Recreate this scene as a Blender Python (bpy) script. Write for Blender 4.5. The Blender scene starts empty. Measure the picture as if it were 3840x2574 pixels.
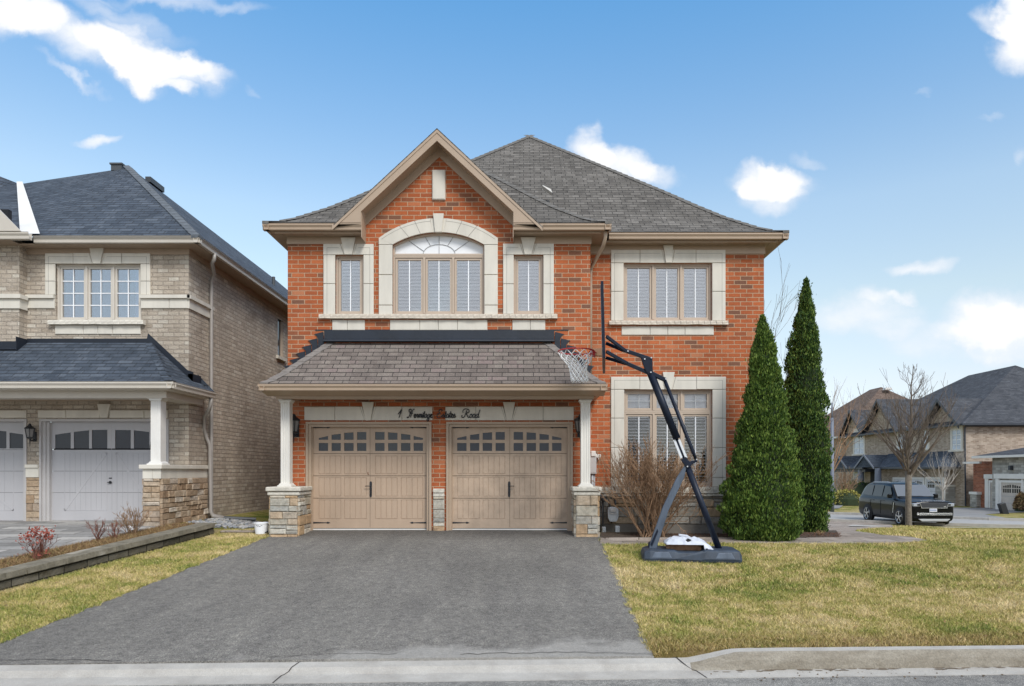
import bpy, bmesh, math, random
import numpy as np
from mathutils import Vector, noise
from mathutils.geometry import tessellate_polygon
R = math.radians
rnd = random.Random(7)
C = bpy.context.scene.collection
SC = bpy.context.scene
# picture units used to read the photograph: focal length, vanishing point and eye height
F, CX, CY, ZC = 1560.0, 1196.0, 1076.0, 1.22
def X(px, Y): return (px - CX) / F * Y
def Z(py, Y): return ZC + (CY - py) / F * Y
def c1(x, y): return x * .34974, 365.5 + y * .34974
def c2(x, y): return x * .34974, 852.8 + y * .34974
def c3(x, y): return 578.7 + .3690 * x, 274.1 + .3690 * y
def c4(x, y): return 578.7 + .3646 * x, 730.9 + .3646 * y
def c5(x, y): return 1279.2 + .27193 * x, 487.3 + .27193 * y
def c6(x, y): return 1279.2 + .31078 * x, 852.8 + .31078 * y

# ------------------------------------------------------------------ objects
def tag(o, label=None, cat=None, group=None, kind=None):
    if label: o['label'] = label
    if cat: o['category'] = cat
    if group: o['group'] = group
    if kind: o['kind'] = kind
    return o
def thing(name, label, cat, loc=(0, 0, 0), group=None):
    o = bpy.data.objects.new(name, None); C.objects.link(o)
    o.location = loc; o.empty_display_size = .2
    return tag(o, label, cat, group)
def worg(o):
    v = Vector((0, 0, 0))
    while o is not None:
        v += Vector(o.location); o = o.parent
    return v
class MB:
    def __init__(s):
        s.v = []; s.f = []; s.uv = []; s.mi = []
    def face(s, pts, uv=None, mi=0):
        n = len(s.v); s.v.extend([tuple(p) for p in pts])
        s.f.append(tuple(range(n, n + len(pts)))); s.uv.append(uv); s.mi.append(mi)
    def poly(s, verts, faces, mi=0, uvs=None):
        n = len(s.v); s.v.extend([tuple(p) for p in verts])
        for i, f in enumerate(faces):
            s.f.append(tuple(n + k for k in f)); s.uv.append(uvs[i] if uvs else None); s.mi.append(mi)
    def box(s, x0, x1, y0, y1, z0, z1, mi=0):
        if x0 > x1: x0, x1 = x1, x0
        if y0 > y1: y0, y1 = y1, y0
        if z0 > z1: z0, z1 = z1, z0
        v = [(x0,y0,z0),(x1,y0,z0),(x1,y1,z0),(x0,y1,z0),(x0,y0,z1),(x1,y0,z1),(x1,y1,z1),(x0,y1,z1)]
        s.poly(v, [(0,3,2,1),(4,5,6,7),(0,1,5,4),(1,2,6,5),(2,3,7,6),(3,0,4,7)], mi)
    def cbox(s, x0, x1, y0, y1, z0, z1, c=.008, mi=0):
        """box with a chamfered front (-y) face"""
        v = [(x0,y0+c,z0),(x1,y0+c,z0),(x1,y0+c,z1),(x0,y0+c,z1),(x0+c,y0,z0+c),(x1-c,y0,z0+c),(x1-c,y0,z1-c),(x0+c,y0,z1-c),
             (x0,y1,z0),(x1,y1,z0),(x1,y1,z1),(x0,y1,z1)]
        s.poly(v, [(4,5,6,7),(0,1,5,4),(1,2,6,5),(2,3,7,6),(3,0,4,7),(0,3,11,8),(1,9,10,2),(3,2,10,11),(0,8,9,1),(8,11,10,9)], mi)
    def prism(s, pts, axis, a, b, mi=0):
        """polygon pts extruded along axis ('x','y','z') from a to b; pts in the two other axes order"""
        def P(p, t):
            return {'x': (t, p[0], p[1]), 'y': (p[0], t, p[1]), 'z': (p[0], p[1], t)}[axis]
        n = len(pts)
        area = sum(pts[i][0]*pts[(i+1)%n][1]-pts[(i+1)%n][0]*pts[i][1] for i in range(n))
        pts = list(pts)
        if area < 0: pts.reverse()
        if axis == 'y': flip = True
        else: flip = False
        if a > b: a, b = b, a
        v = [P(p, a) for p in pts] + [P(p, b) for p in pts]
        tri = tessellate_polygon([[Vector((p[0], p[1], 0)) for p in pts]]) if n > 4 else None
        fs = []
        if tri:
            for t in tri:
                ar = (pts[t[1]][0]-pts[t[0]][0])*(pts[t[2]][1]-pts[t[0]][1])-(pts[t[2]][0]-pts[t[0]][0])*(pts[t[1]][1]-pts[t[0]][1])
                if ar < 0: t = (t[0], t[2], t[1])
                lo = (t[0], t[2], t[1]); hi = (t[0]+n, t[1]+n, t[2]+n)
                fs += [lo, hi]
        else:
            fs += [tuple(reversed(range(n))), tuple(range(n, 2*n))]
        for i in range(n):
            j = (i+1) % n
            fs.append((i, j, j+n, i+n))
        if flip: fs = [tuple(reversed(f)) for f in fs]
        s.poly(v, fs, mi)
    def tube(s, pts, rad, n=8, mi=0, cap=True, flat=1.0):
        pts = [Vector(p) for p in pts]
        if not hasattr(rad, '__len__'): rad = [rad] * len(pts)
        rings = []; up = None
        for i, p in enumerate(pts):
            d = (pts[min(i+1, len(pts)-1)] - pts[max(i-1, 0)])
            if d.length < 1e-9: d = Vector((0, 0, 1))
            d.normalize()
            if up is None:
                up = Vector((0, 0, 1)) if abs(d.z) < .9 else Vector((0, 1, 0))
            a = d.cross(up)
            if a.length < 1e-6: a = d.orthogonal()
            a.normalize(); b = d.cross(a).normalized(); up = -b if b.dot(up) < 0 else b
            rings.append([p + a * (rad[i] * math.cos(2*math.pi*k/n)) + b * (rad[i] * flat * math.sin(2*math.pi*k/n)) for k in range(n)])
        base = len(s.v)
        for r_ in rings: s.v.extend([tuple(q) for q in r_])
        for i in range(len(rings)-1):
            for k in range(n):
                k2 = (k+1) % n
                s.f.append((base+i*n+k, base+(i+1)*n+k, base+(i+1)*n+k2, base+i*n+k2)); s.uv.append(None); s.mi.append(mi)
        if cap and n > 2:
            s.f.append(tuple(base+k for k in range(n))); s.uv.append(None); s.mi.append(mi)
            o = base + (len(rings)-1)*n
            s.f.append(tuple(o+k for k in reversed(range(n)))); s.uv.append(None); s.mi.append(mi)
    def beam(s, a, b, w, h, mi=0, up=(0, 0, 1), w2=None):
        """rectangular bar from a to b; w across, h along up"""
        a, b = Vector(a), Vector(b); d = (b-a).normalized(); u = Vector(up)
        side = d.cross(u)
        if side.length < 1e-6: side = Vector((1, 0, 0))
        side.normalize(); u = side.cross(d).normalized(); w2 = w if w2 is None else w2
        v = []
        for p, ww in ((a, w), (b, w2)):
            for sx, sz in ((-1,-1),(1,-1),(1,1),(-1,1)): v.append(p + side*(sx*ww/2) + u*(sz*h/2))
        s.poly(v, [(0,1,2,3),(7,6,5,4),(0,4,5,1),(1,5,6,2),(2,6,7,3),(3,7,4,0)], mi)
    def lathe(s, prof, c, axis='z', n=20, mi=0):
        """prof: (r, t) along axis from centre c"""
        base = len(s.v)
        for r_, t in prof:
            for k in range(n):
                a = 2*math.pi*k/n; p, q = r_*math.cos(a), r_*math.sin(a)
                s.v.append({'z': (c[0]+p, c[1]+q, c[2]+t), 'x': (c[0]+t, c[1]+p, c[2]+q), 'y': (c[0]+q, c[1]+t, c[2]+p)}[axis])
        for i in range(len(prof)-1):
            for k in range(n):
                k2 = (k+1) % n
                s.f.append((base+i*n+k, base+i*n+k2, base+(i+1)*n+k2, base+(i+1)*n+k)); s.uv.append(None); s.mi.append(mi)
        s.f.append(tuple(base+k for k in reversed(range(n)))); s.uv.append(None); s.mi.append(mi)
        o = base + (len(prof)-1)*n
        s.f.append(tuple(o+k for k in range(n))); s.uv.append(None); s.mi.append(mi)
    def build(s, name, mat, parent=None, smooth=False, bevel=0, kind=None, label=None, subsurf=0):
        o0 = worg(parent) if parent is not None else Vector((0, 0, 0))
        me = bpy.data.meshes.new(name)
        v = [(p[0]-o0.x, p[1]-o0.y, p[2]-o0.z) for p in s.v]
        me.from_pydata(v, [], s.f)
        uvl = me.uv_layers.new(name='UVMap')
        buf = []
        for f, uv in zip(s.f, s.uv):
            if uv is not None:
                for t in uv: buf.extend(t)
                continue
            p = [Vector(s.v[k]) for k in f]
            nrm = Vector((0, 0, 0))
            for i in range(len(p)): nrm += p[i].cross(p[(i+1) % len(p)])
            if nrm.length > 1e-12: nrm.normalize()
            h = Vector((0, 0, 1)).cross(nrm)
            if h.length < .05: h = Vector((1, 0, 0))
            h.normalize(); w = nrm.cross(h)
            for q in p: buf.extend((q.dot(h), q.dot(w)))
        uvl.data.foreach_set('uv', buf)
        mats = mat if isinstance(mat, (list, tuple)) else [mat]
        for m in mats: me.materials.append(m)
        me.polygons.foreach_set('material_index', s.mi)
        if smooth: me.polygons.foreach_set('use_smooth', [True]*len(s.f))
        me.update()
        o = bpy.data.objects.new(name, me); C.objects.link(o)
        if parent is not None: o.parent = parent
        if bevel:
            b = o.modifiers.new('bevel', 'BEVEL'); b.width = bevel; b.segments = 2; b.limit_method = 'ANGLE'
        if subsurf:
            b = o.modifiers.new('sub', 'SUBSURF'); b.levels = b.render_levels = subsurf
        if kind: o['kind'] = kind
        if label: o['label'] = label
        return o
def copy_tree(o, parent=None):
    kids = list(o.children); c = o.copy(); C.objects.link(c)
    if parent is not None: c.parent = parent
    for ch in kids: copy_tree(ch, c)
    return c

# ------------------------------------------------------------------ materials
def srgb(r, g, b):
    f = lambda c: (c/255/12.92) if c/255 <= .04045 else ((c/255+.055)/1.055)**2.4
    return (f(r), f(g), f(b), 1)
class NT:
    def __init__(s, tree): s.t = tree; s.n = tree.nodes; s.l = tree.links
    def node(s, typ, **kw):
        n = s.n.new(typ)
        for k, v in kw.items():
            if k.startswith('i_'):
                key = k[2:]; key = int(key) if key.isdigit() else key.replace('_', ' ')
                if hasattr(v, 'is_linked') or isinstance(v, bpy.types.NodeSocket): s.l.new(v, n.inputs[key])
                else: n.inputs[key].default_value = v
            else: setattr(n, k, v)
        return n
    def math(s, op, a, b=None, c=None, clamp=False):
        n = s.n.new('ShaderNodeMath'); n.operation = op; n.use_clamp = clamp
        for i, x in enumerate((a, b, c)):
            if x is None: continue
            if isinstance(x, bpy.types.NodeSocket): s.l.new(x, n.inputs[i])
            else: n.inputs[i].default_value = x
        return n.outputs[0]
    def mix(s, fac, a, b, blend='MIX'):
        n = s.n.new('ShaderNodeMix'); n.data_type = 'RGBA'; n.blend_type = blend
        for i, x in ((0, fac), (6, a), (7, b)):
            if isinstance(x, bpy.types.NodeSocket): s.l.new(x, n.inputs[i])
            else: n.inputs[i].default_value = x
        return n.outputs[2]
    def ramp(s, fac, stops, interp='LINEAR'):
        n = s.n.new('ShaderNodeValToRGB'); n.color_ramp.interpolation = interp
        e = n.color_ramp.elements
        while len(e) < len(stops): e.new(.5)
        for el, (p, c) in zip(e, stops):
            el.position = p; el.color = c if len(c) == 4 else (*c, 1)
        s.l.new(fac, n.inputs[0]); return n.outputs[0]
    def noise(s, vec, scale, detail=3, rough=.6, dist=0):
        n = s.n.new('ShaderNodeTexNoise'); n.inputs['Scale'].default_value = scale
        n.inputs['Detail'].default_value = detail; n.inputs['Roughness'].default_value = rough
        n.inputs['Distortion'].default_value = dist
        if vec is not None: s.l.new(vec, n.inputs['Vector'])
        return n.outputs[0]
    def vmap(s, vec, scale=(1,1,1), loc=(0,0,0), rot=(0,0,0)):
        n = s.n.new('ShaderNodeMapping'); s.l.new(vec, n.inputs[0])
        n.inputs['Scale'].default_value = scale; n.inputs['Location'].default_value = loc; n.inputs['Rotation'].default_value = rot
        return n.outputs[0]
def newmat(name):
    m = bpy.data.materials.new(name); m.use_nodes = True
    nt = NT(m.node_tree); b = m.node_tree.nodes['Principled BSDF']
    geo = nt.node('ShaderNodeNewGeometry').outputs['Position']
    return m, nt, b, geo
def setb(nt, b, key, v):
    if isinstance(v, bpy.types.NodeSocket): nt.l.new(v, b.inputs[key])
    else: b.inputs[key].default_value = v
def bump(nt, b, height, strength, dist):
    n = nt.node('ShaderNodeBump'); n.inputs['Strength'].default_value = strength; n.inputs['Distance'].default_value = dist
    nt.l.new(height, n.inputs['Height']); nt.l.new(n.outputs[0], b.inputs['Normal'])
def plain(name, col, rough=.6, metal=0, var=.12, scale=3, bmp=0, bscale=60, spec=None, streak=False):
    m, nt, b, geo = newmat(name)
    v = nt.vmap(geo, (1, 1, .25)) if streak else geo
    n = nt.noise(v, scale, 5, .65)
    lo = tuple(c*(1-var) for c in col[:3]) + (1,); hi = tuple(min(1, c*(1+var)) for c in col[:3]) + (1,)
    setb(nt, b, 'Base Color', nt.ramp(n, [(.3, lo), (.7, hi)]))
    b.inputs['Roughness'].default_value = rough; b.inputs['Metallic'].default_value = metal
    if spec is not None: b.inputs['Specular IOR Level'].default_value = spec
    if bmp: bump(nt, b, nt.noise(geo, bscale, 4, .7), .6, bmp)
    return m
def brick(name, stops, mortar, bw, bh, ms, face_bump=.004, rough=.85, groove=.012, stain=None, off=.5, fscale=40, smooth=.15, mvar=.2, sq=1):
    m, nt, b, geo = newmat(name)
    uv = nt.node('ShaderNodeTexCoord').outputs['UV']
    # slightly uneven joints
    wob = nt.node('ShaderNodeTexNoise'); wob.inputs['Scale'].default_value = 5; nt.l.new(uv, wob.inputs['Vector'])
    w2 = nt.node('ShaderNodeVectorMath', operation='SCALE'); nt.l.new(wob.outputs['Color'], w2.inputs[0]); w2.inputs['Scale'].default_value = .006
    w3 = nt.node('ShaderNodeVectorMath', operation='ADD'); nt.l.new(uv, w3.inputs[0]); nt.l.new(w2.outputs[0], w3.inputs[1])
    t = nt.node('ShaderNodeTexBrick'); nt.l.new(w3.outputs[0], t.inputs['Vector'])
    t.offset = off; t.squash = sq
    t.inputs['Color1'].default_value = (0,0,0,1); t.inputs['Color2'].default_value = (1,1,1,1); t.inputs['Mortar'].default_value = (.5,.5,.5,1)
    t.inputs['Scale'].default_value = 1; t.inputs['Mortar Size'].default_value = ms; t.inputs['Mortar Smooth'].default_value = smooth
    t.inputs['Brick Width'].default_value = bw; t.inputs['Row Height'].default_value = bh; t.inputs['Bias'].default_value = 0
    col = nt.ramp(t.outputs['Color'], stops, 'LINEAR')
    n1 = nt.noise(geo, fscale, 4, .7); n2 = nt.noise(geo, 1.1, 3, .6)
    col = nt.mix(1, col, nt.ramp(n1, [(.25, (.80,.80,.80)), (.75, (1.16,1.16,1.16))]), 'MULTIPLY')
    col = nt.mix(1, col, nt.ramp(n2, [(.3, (.88,.88,.88)), (.7, (1.08,1.08,1.08))]), 'MULTIPLY')
    mo = nt.ramp(n1, [(.3, tuple(c*(1-mvar) for c in mortar[:3])), (.7, tuple(min(1,c*(1+mvar)) for c in mortar[:3]))])
    col = nt.mix(t.outputs['Fac'], col, mo)
    n3_ = nt.noise(nt.vmap(geo, (1,1,.13)), 2.6, 4, .6)
    col = nt.mix(1, col, nt.ramp(n3_, [(.3, (.84,.83,.82)), (.65, (1.06,1.06,1.06))]), 'MULTIPLY')
    if stain: col = nt.mix(nt.ramp(nt.noise(geo, stain[1], 4, .7), [(.5,(0,0,0)),(.75,(1,1,1))]), col, nt.mix(1, col, stain[0], 'MULTIPLY'))
    setb(nt, b, 'Base Color', col); b.inputs['Roughness'].default_value = rough
    b.inputs['Specular IOR Level'].default_value = .25
    h = nt.math('MULTIPLY', t.outputs['Fac'], -groove)
    h = nt.math('ADD', h, nt.math('MULTIPLY', n1, face_bump))
    bump(nt, b, h, 1, 1)
    return m
def shingle(name, stops, bh=.14, bw=.32, gap=(.02,.02,.02,1), stain=None, gapw=.007):
    m, nt, b, geo = newmat(name)
    uv = nt.node('ShaderNodeTexCoord').outputs['UV']
    def bt(w, h, seedoff, ms):
        t = nt.node('ShaderNodeTexBrick'); nt.l.new(nt.vmap(uv, (1,1,1), (seedoff, 0, 0)), t.inputs['Vector'])
        t.offset = .37; t.offset_frequency = 2; t.inputs['Color1'].default_value = (0,0,0,1); t.inputs['Color2'].default_value = (1,1,1,1)
        t.inputs['Mortar'].default_value = (.5,.5,.5,1); t.inputs['Scale'].default_value = 1; t.inputs['Mortar Size'].default_value = ms
        t.inputs['Mortar Smooth'].default_value = .1; t.inputs['Brick Width'].default_value = w; t.inputs['Row Height'].default_value = h
        return t
    a = bt(bw, bh, 0, gapw); c = bt(bw*.61, bh, .13, gapw*.5)
    sel = nt.math('MULTIPLY', nt.math('ADD', a.outputs['Color'], c.outputs['Color']), .5)
    col = nt.ramp(sel, stops)
    n1 = nt.noise(geo, 55, 3, .8); n2 = nt.noise(geo, .9, 4, .65)
    col = nt.mix(1, col, nt.ramp(n1, [(.3, (.62,.62,.62)), (.72, (1.38,1.38,1.38))]), 'MULTIPLY')
    col = nt.mix(1, col, nt.ramp(n2, [(.3, (.84,.84,.84)), (.7, (1.12,1.12,1.12))]), 'MULTIPLY')
    # course step: height falls with fract(v/bh); dark slit under each butt edge
    sep = nt.node('ShaderNodeSeparateXYZ'); nt.l.new(uv, sep.inputs[0])
    fr = nt.math('FRACT', nt.math('DIVIDE', sep.outputs[1], bh))
    slit = nt.math('LESS_THAN', nt.math('ADD', fr, nt.math('MULTIPLY', nt.math('GREATER_THAN', sel, .5), -.035)), .085)
    f = nt.math('MAXIMUM', nt.math('MULTIPLY', a.outputs['Fac'], .85), nt.math('MULTIPLY', slit, .75))
    col = nt.mix(f, col, gap)
    setb(nt, b, 'Base Color', col); b.inputs['Roughness'].default_value = .9; b.inputs['Specular IOR Level'].default_value = .2
    h = nt.math('ADD', nt.math('MULTIPLY', fr, -.012), nt.math('MULTIPLY', nt.math('GREATER_THAN', sel, .5), .004))
    h = nt.math('ADD', h, nt.math('MULTIPLY', a.outputs['Fac'], -.006))
    h = nt.math('ADD', h, nt.math('MULTIPLY', n1, .002))
    bump(nt, b, h, .8, 1)
    return m
def stonemat(name, stops, bmp=.012, scale=14):
    m, nt, b, geo = newmat(name)
    isl = nt.node('ShaderNodeNewGeometry').outputs['Random Per Island']
    col = nt.ramp(isl, stops)
    n1 = nt.noise(geo, scale, 6, .7); n2 = nt.noise(nt.vmap(geo, (1,1,5)), 7, 4, .65)
    col = nt.mix(1, col, nt.ramp(n1, [(.3, (.62,.62,.62)), (.7, (1.25,1.25,1.25))]), 'MULTIPLY')
    col = nt.mix(nt.ramp(n2, [(.52, (0,0,0)), (.7, (.55,.55,.55))]), col, (.36, .245, .155, 1))
    setb(nt, b, 'Base Color', col); b.inputs['Roughness'].default_value = .9; b.inputs['Specular IOR Level'].default_value = .25
    bump(nt, b, nt.noise(geo, scale*1.3, 6, .75), 1, bmp)
    return m
def glassmat(name, tint=(1,1,1,1), refl=.22, rough=.02):
    m = bpy.data.materials.new(name); m.use_nodes = True; nt = NT(m.node_tree); nt.n.clear()
    out = nt.node('ShaderNodeOutputMaterial'); tr = nt.node('ShaderNodeBsdfTransparent'); tr.inputs[0].default_value = tint
    gl = nt.node('ShaderNodeBsdfGlossy'); gl.inputs['Roughness'].default_value = rough
    geo = nt.node('ShaderNodeNewGeometry').outputs['Position']
    bp = nt.node('ShaderNodeBump'); bp.inputs['Strength'].default_value = .25; bp.inputs['Distance'].default_value = .004
    nt.l.new(nt.noise(geo, 2.2, 2, .5), bp.inputs['Height']); nt.l.new(bp.outputs[0], gl.inputs['Normal'])
    fr = nt.node('ShaderNodeFresnel'); fr.inputs[0].default_value = 1.5
    fac = nt.math('ADD', nt.math('MULTIPLY', fr.outputs[0], 1.0), refl, clamp=True)
    mx = nt.node('ShaderNodeMixShader'); nt.l.new(fac, mx.inputs[0]); nt.l.new(tr.outputs[0], mx.inputs[1]); nt.l.new(gl.outputs[0], mx.inputs[2])
    nt.l.new(mx.outputs[0], out.inputs[0]); return m

M = {}
M['brick_red'] = brick('red_brick', [(0, (.20,.095,.06)), (.075, (.26,.11,.062)), (.10, (.36,.100,.040)), (.4, (.46,.125,.044)), (.7, (.40,.110,.042)), (.9, (.52,.155,.060)), (1, (.48,.19,.095))],
                       (.50,.33,.215), .262, .0905, .0085, .004, groove=.010)
M['brick_beige'] = brick('beige_rock_brick', [(0, (.43,.36,.285)), (.3, (.59,.51,.415)), (.6, (.53,.45,.36)), (.85, (.61,.54,.445)), (1, (.67,.61,.515))],
                         (.40,.34,.28), .225, .0905, .010, .034, groove=.020, fscale=30, mvar=.3)
M['brick_brown'] = brick('brown_brick', [(0, (.22,.15,.09)), (.5, (.33,.235,.155)), (1, (.42,.31,.215))], (.38,.31,.24), .30, .10, .011, .01)
M['brick_tan_far'] = brick('tan_brick', [(0, (.31,.24,.18)), (.5, (.45,.365,.285)), (1, (.54,.45,.36))], (.48,.41,.34), .30, .10, .011, .01)
M['brick_far_stone'] = brick('pale_stone_courses', [(0, (.28,.27,.24)), (.5, (.42,.40,.36)), (1, (.55,.53,.48))], (.32,.30,.27), .42, .16, .012, .015)
M['roof_grey'] = shingle('weathered_grey_shingle', [(0, (.085,.077,.068)), (.5, (.142,.130,.115)), (1, (.205,.188,.168))], bw=.26)
M['roof_warm'] = shingle('faded_warm_shingle', [(0, (.130,.108,.095)), (.4, (.178,.148,.130)), (.7, (.220,.188,.162)), (1, (.205,.155,.145))], bw=.30)
M['roof_blue'] = shingle('slate_blue_shingle', [(0, (.044,.056,.074)), (.5, (.068,.084,.108)), (1, (.105,.124,.152))], bw=.3)
M['roof_dark'] = shingle('charcoal_shingle', [(0, (.050,.053,.061)), (.5, (.075,.079,.089)), (1, (.105,.110,.121))], bh=.2, bw=.5)
M['roof_red'] = shingle('reddish_brown_shingle', [(0, (.13,.07,.055)), (.5, (.19,.105,.082)), (1, (.25,.15,.12))], bh=.2, bw=.5)
M['roof_red2'] = shingle('brown_shingle', [(0, (.11,.075,.06)), (.5, (.16,.115,.09)), (1, (.21,.155,.125))], bh=.2, bw=.5)
M['cap_grey'] = plain('grey_ridge_cap', (.135,.127,.116,1), .9, var=.3, scale=9, bmp=.004)
M['cap_warm'] = plain('warm_ridge_cap', (.19,.168,.152,1), .9, var=.25, scale=9, bmp=.004)
M['cap_blue'] = plain('blue_ridge_cap', (.11,.125,.142,1), .9, var=.25, scale=9, bmp=.004)
M['tan'] = plain('tan_painted_metal', (.42,.315,.225,1), .45, var=.05, scale=2)
M['tan_soffit'] = plain('tan_soffit', (.36,.27,.195,1), .6, var=.06, scale=3)
M['tan_door'] = plain('tan_door_paint', (.45,.33,.235,1), .5, var=.10, scale=2.2, streak=True)
M['tan_door2'] = plain('faded_tan_door_paint', (.46,.345,.25,1), .55, var=.16, scale=3.2)
M['tan_frame'] = plain('beige_window_frame', (.50,.40,.31,1), .45, var=.04)
M['stone_trim'] = plain('limestone_trim', (.655,.615,.535,1), .8, var=.10, scale=3.2, streak=True, bmp=.001, bscale=90)
M['joint'] = plain('trim_joint', (.30,.28,.25,1), .9)
M['sill'] = plain('rough_sill_stone', (.60,.53,.44,1), .85, var=.16, scale=11, bmp=.012, bscale=26)
M['white'] = plain('white_paint', (.74,.72,.68,1), .45, var=.05, scale=3)
M['white_bright'] = plain('white_shutter_paint', (.93,.94,.96,1), .4, var=.02)
M['cream'] = plain('cream_column_paint', (.72,.69,.63,1), .45, var=.06, scale=4, streak=True)
M['black'] = plain('black_metal', (.018,.02,.024,1), .4, var=.2)
M['flash'] = plain('dark_flashing', (.009,.014,.024,1), .6, var=.3, scale=2, bmp=.01, bscale=6)
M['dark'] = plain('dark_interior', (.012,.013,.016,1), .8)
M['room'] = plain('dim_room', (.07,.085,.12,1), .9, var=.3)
M['grey_door'] = plain('grey_door_paint', (.46,.45,.46,1), .5, var=.05, scale=2, streak=True)
M['glass'] = glassmat('window_glass', refl=.26)
M['glass_low'] = glassmat('shaded_window_glass', refl=.03)
M['glass_dark'] = glassmat('garage_glass', (.35,.4,.45,1), refl=.10)
M['glass_pane'] = plain('dark_glass', (.02,.025,.035,1), .08, var=.2)
M['stone_warm'] = stonemat('mixed_fieldstone', [(0, (.30,.26,.19)), (.2, (.47,.43,.35)), (.4, (.38,.38,.35)), (.6, (.55,.38,.22)), (.75, (.43,.29,.17)), (.9, (.60,.56,.47)), (1, (.33,.31,.27))])
M['stone_grey'] = stonemat('grey_fieldstone', [(0, (.24,.22,.18)), (.3, (.36,.34,.30)), (.5, (.30,.30,.28)), (.7, (.44,.31,.18)), (.85, (.40,.37,.32)), (1, (.27,.25,.22))])
M['stone_brown'] = stonemat('brown_fieldstone', [(0, (.30,.20,.125)), (.25, (.43,.315,.21)), (.5, (.52,.42,.31)), (.7, (.37,.26,.17)), (.85, (.60,.53,.44)), (1, (.29,.20,.13))])
M['mortar'] = plain('grey_mortar', (.16,.145,.12,1), .95, var=.2, scale=10)
M['mortar_light'] = plain('pale_mortar', (.34,.30,.24,1), .95, var=.2, scale=10)
M['capstone'] = plain('pale_cap_stone', (.58,.54,.46,1), .85, var=.22, scale=12, bmp=.016, bscale=20)
M['concrete'] = plain('foundation_concrete', (.20,.18,.155,1), .9, var=.2, scale=4, bmp=.004, bscale=30)
M['metal_grey'] = plain('grey_meter_paint', (.42,.45,.48,1), .45, var=.1)
M['pipe_dark'] = plain('dark_pipe', (.06,.065,.07,1), .5, var=.3)
M['gutter_beige'] = plain('beige_gutter', (.56,.51,.44,1), .4, var=.05, scale=2)
M['spout'] = plain('taupe_downspout', (.36,.335,.31,1), .4, var=.06)
M['frosted'] = plain('frosted_transom', (.80,.81,.82,1), .25, var=.04)
M['grey_bar'] = plain('grey_glazing_bar', (.42,.43,.44,1), .5)
M['rust'] = plain('rusty_plate', (.16,.07,.035,1), .8)
M['meter_box'] = plain('meter_box_grey', (.52,.51,.50,1), .5, var=.05)
M['frame_cream'] = plain('cream_window_frame', (.60,.55,.48,1), .45, var=.04)
M['grey_frame'] = plain('grey_door_frame', (.48,.46,.45,1), .5, var=.05)
M['grey_groove'] = plain('grey_groove', (.36,.36,.37,1), .7)
M['glass_sky'] = glassmat('sky_reflecting_glass', (.75,.82,.95,1), refl=.34)
M['twig_grey'] = plain('grey_brown_twig', (.15,.12,.095,1), .9, var=.3, scale=6)
M['bark_pale'] = plain('pale_branch', (.40,.36,.31,1), .9, var=.2, scale=6)
M['red_leaf'] = plain('withered_red_leaf', (.30,.07,.045,1), .8, var=.5, scale=60)
M['litter2'] = plain('red_brown_leaf_litter', (.16,.075,.045,1), .95, var=.6, scale=50)
M['acrylic'] = plain('smoky_backboard_sheet', (.30,.32,.33,1), .15, var=.05)
M['timber'] = plain('brown_timber', (.27,.155,.085,1), .85, var=.35, scale=14, bmp=.006)
M['bag'] = plain('white_woven_plastic', (.56,.59,.65,1), .45, var=.07, scale=6, bmp=.002)
M['lamp_pole'] = plain('blue_grey_pole', (.17,.19,.235,1), .5, var=.08)
M['dark_trim'] = plain('dark_blue_trim', (.035,.042,.055,1), .5, var=.15)
M['road_far'] = plain('pale_side_road', (.34,.33,.315,1), .9, var=.12, scale=1.2)
M['pavers_far'] = plain('far_driveway_asphalt', (.22,.215,.21,1), .9, var=.15, scale=1.0)
M['far_door'] = plain('far_garage_door', (.55,.50,.44,1), .5)
M['far_white_door'] = plain('white_far_garage_door', (.62,.62,.63,1), .5)
M['far_tan_door'] = plain('pale_tan_garage_door', (.52,.46,.40,1), .5)
M['glass_far'] = plain('pale_far_glass', (.42,.48,.56,1), .12, var=.25)
M['brick_red_far'] = brick('far_red_brick', [(0, (.24,.08,.045)), (.5, (.36,.12,.065)), (1, (.44,.17,.095))], (.35,.24,.18), .30, .10, .011, .01)
M['yellow_leaf'] = plain('yellow_green_leaf', (.30,.27,.06,1), .8, var=.5, scale=8)
M['tyre'] = plain('tyre_rubber', (.012,.012,.013,1), .8, var=.2)
M['alloy'] = plain('bright_alloy', (.62,.63,.65,1), .25, .9, var=.05)
M['alloy_dull'] = plain('dull_silver', (.45,.46,.48,1), .4, .3, var=.05)
M['plate'] = plain('white_plate', (.72,.74,.78,1), .4)
M['plate_blue'] = plain('plate_blue', (.06,.10,.30,1), .5)
M['mesh_black'] = plain('dark_grille_mesh', (.035,.037,.042,1), .5, var=.3, scale=40)
M['lamp_lens'] = plain('clear_lamp_lens', (.42,.45,.50,1), .06, .2, var=.2, scale=20)
M['car_glass'] = plain('tinted_car_glass', (.006,.008,.012,1), .03, var=.2)
m, nt, b, geo = newmat('windshield_glass'); setb(nt, b, 'Base Color', (.07,.09,.115,1)); b.inputs['Roughness'].default_value = .08; b.inputs['Specular IOR Level'].default_value = 1.0; b.inputs['Coat Weight'].default_value = 1.0; M['car_windshield'] = m
m, nt, b, geo = newmat('black_car_paint'); setb(nt, b, 'Base Color', (.003,.0035,.005,1)); b.inputs['Roughness'].default_value = .3; b.inputs['Specular IOR Level'].default_value = .1; b.inputs['Coat Weight'].default_value = .42; b.inputs['Coat Roughness'].default_value = .03; M['car_paint'] = m
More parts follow.
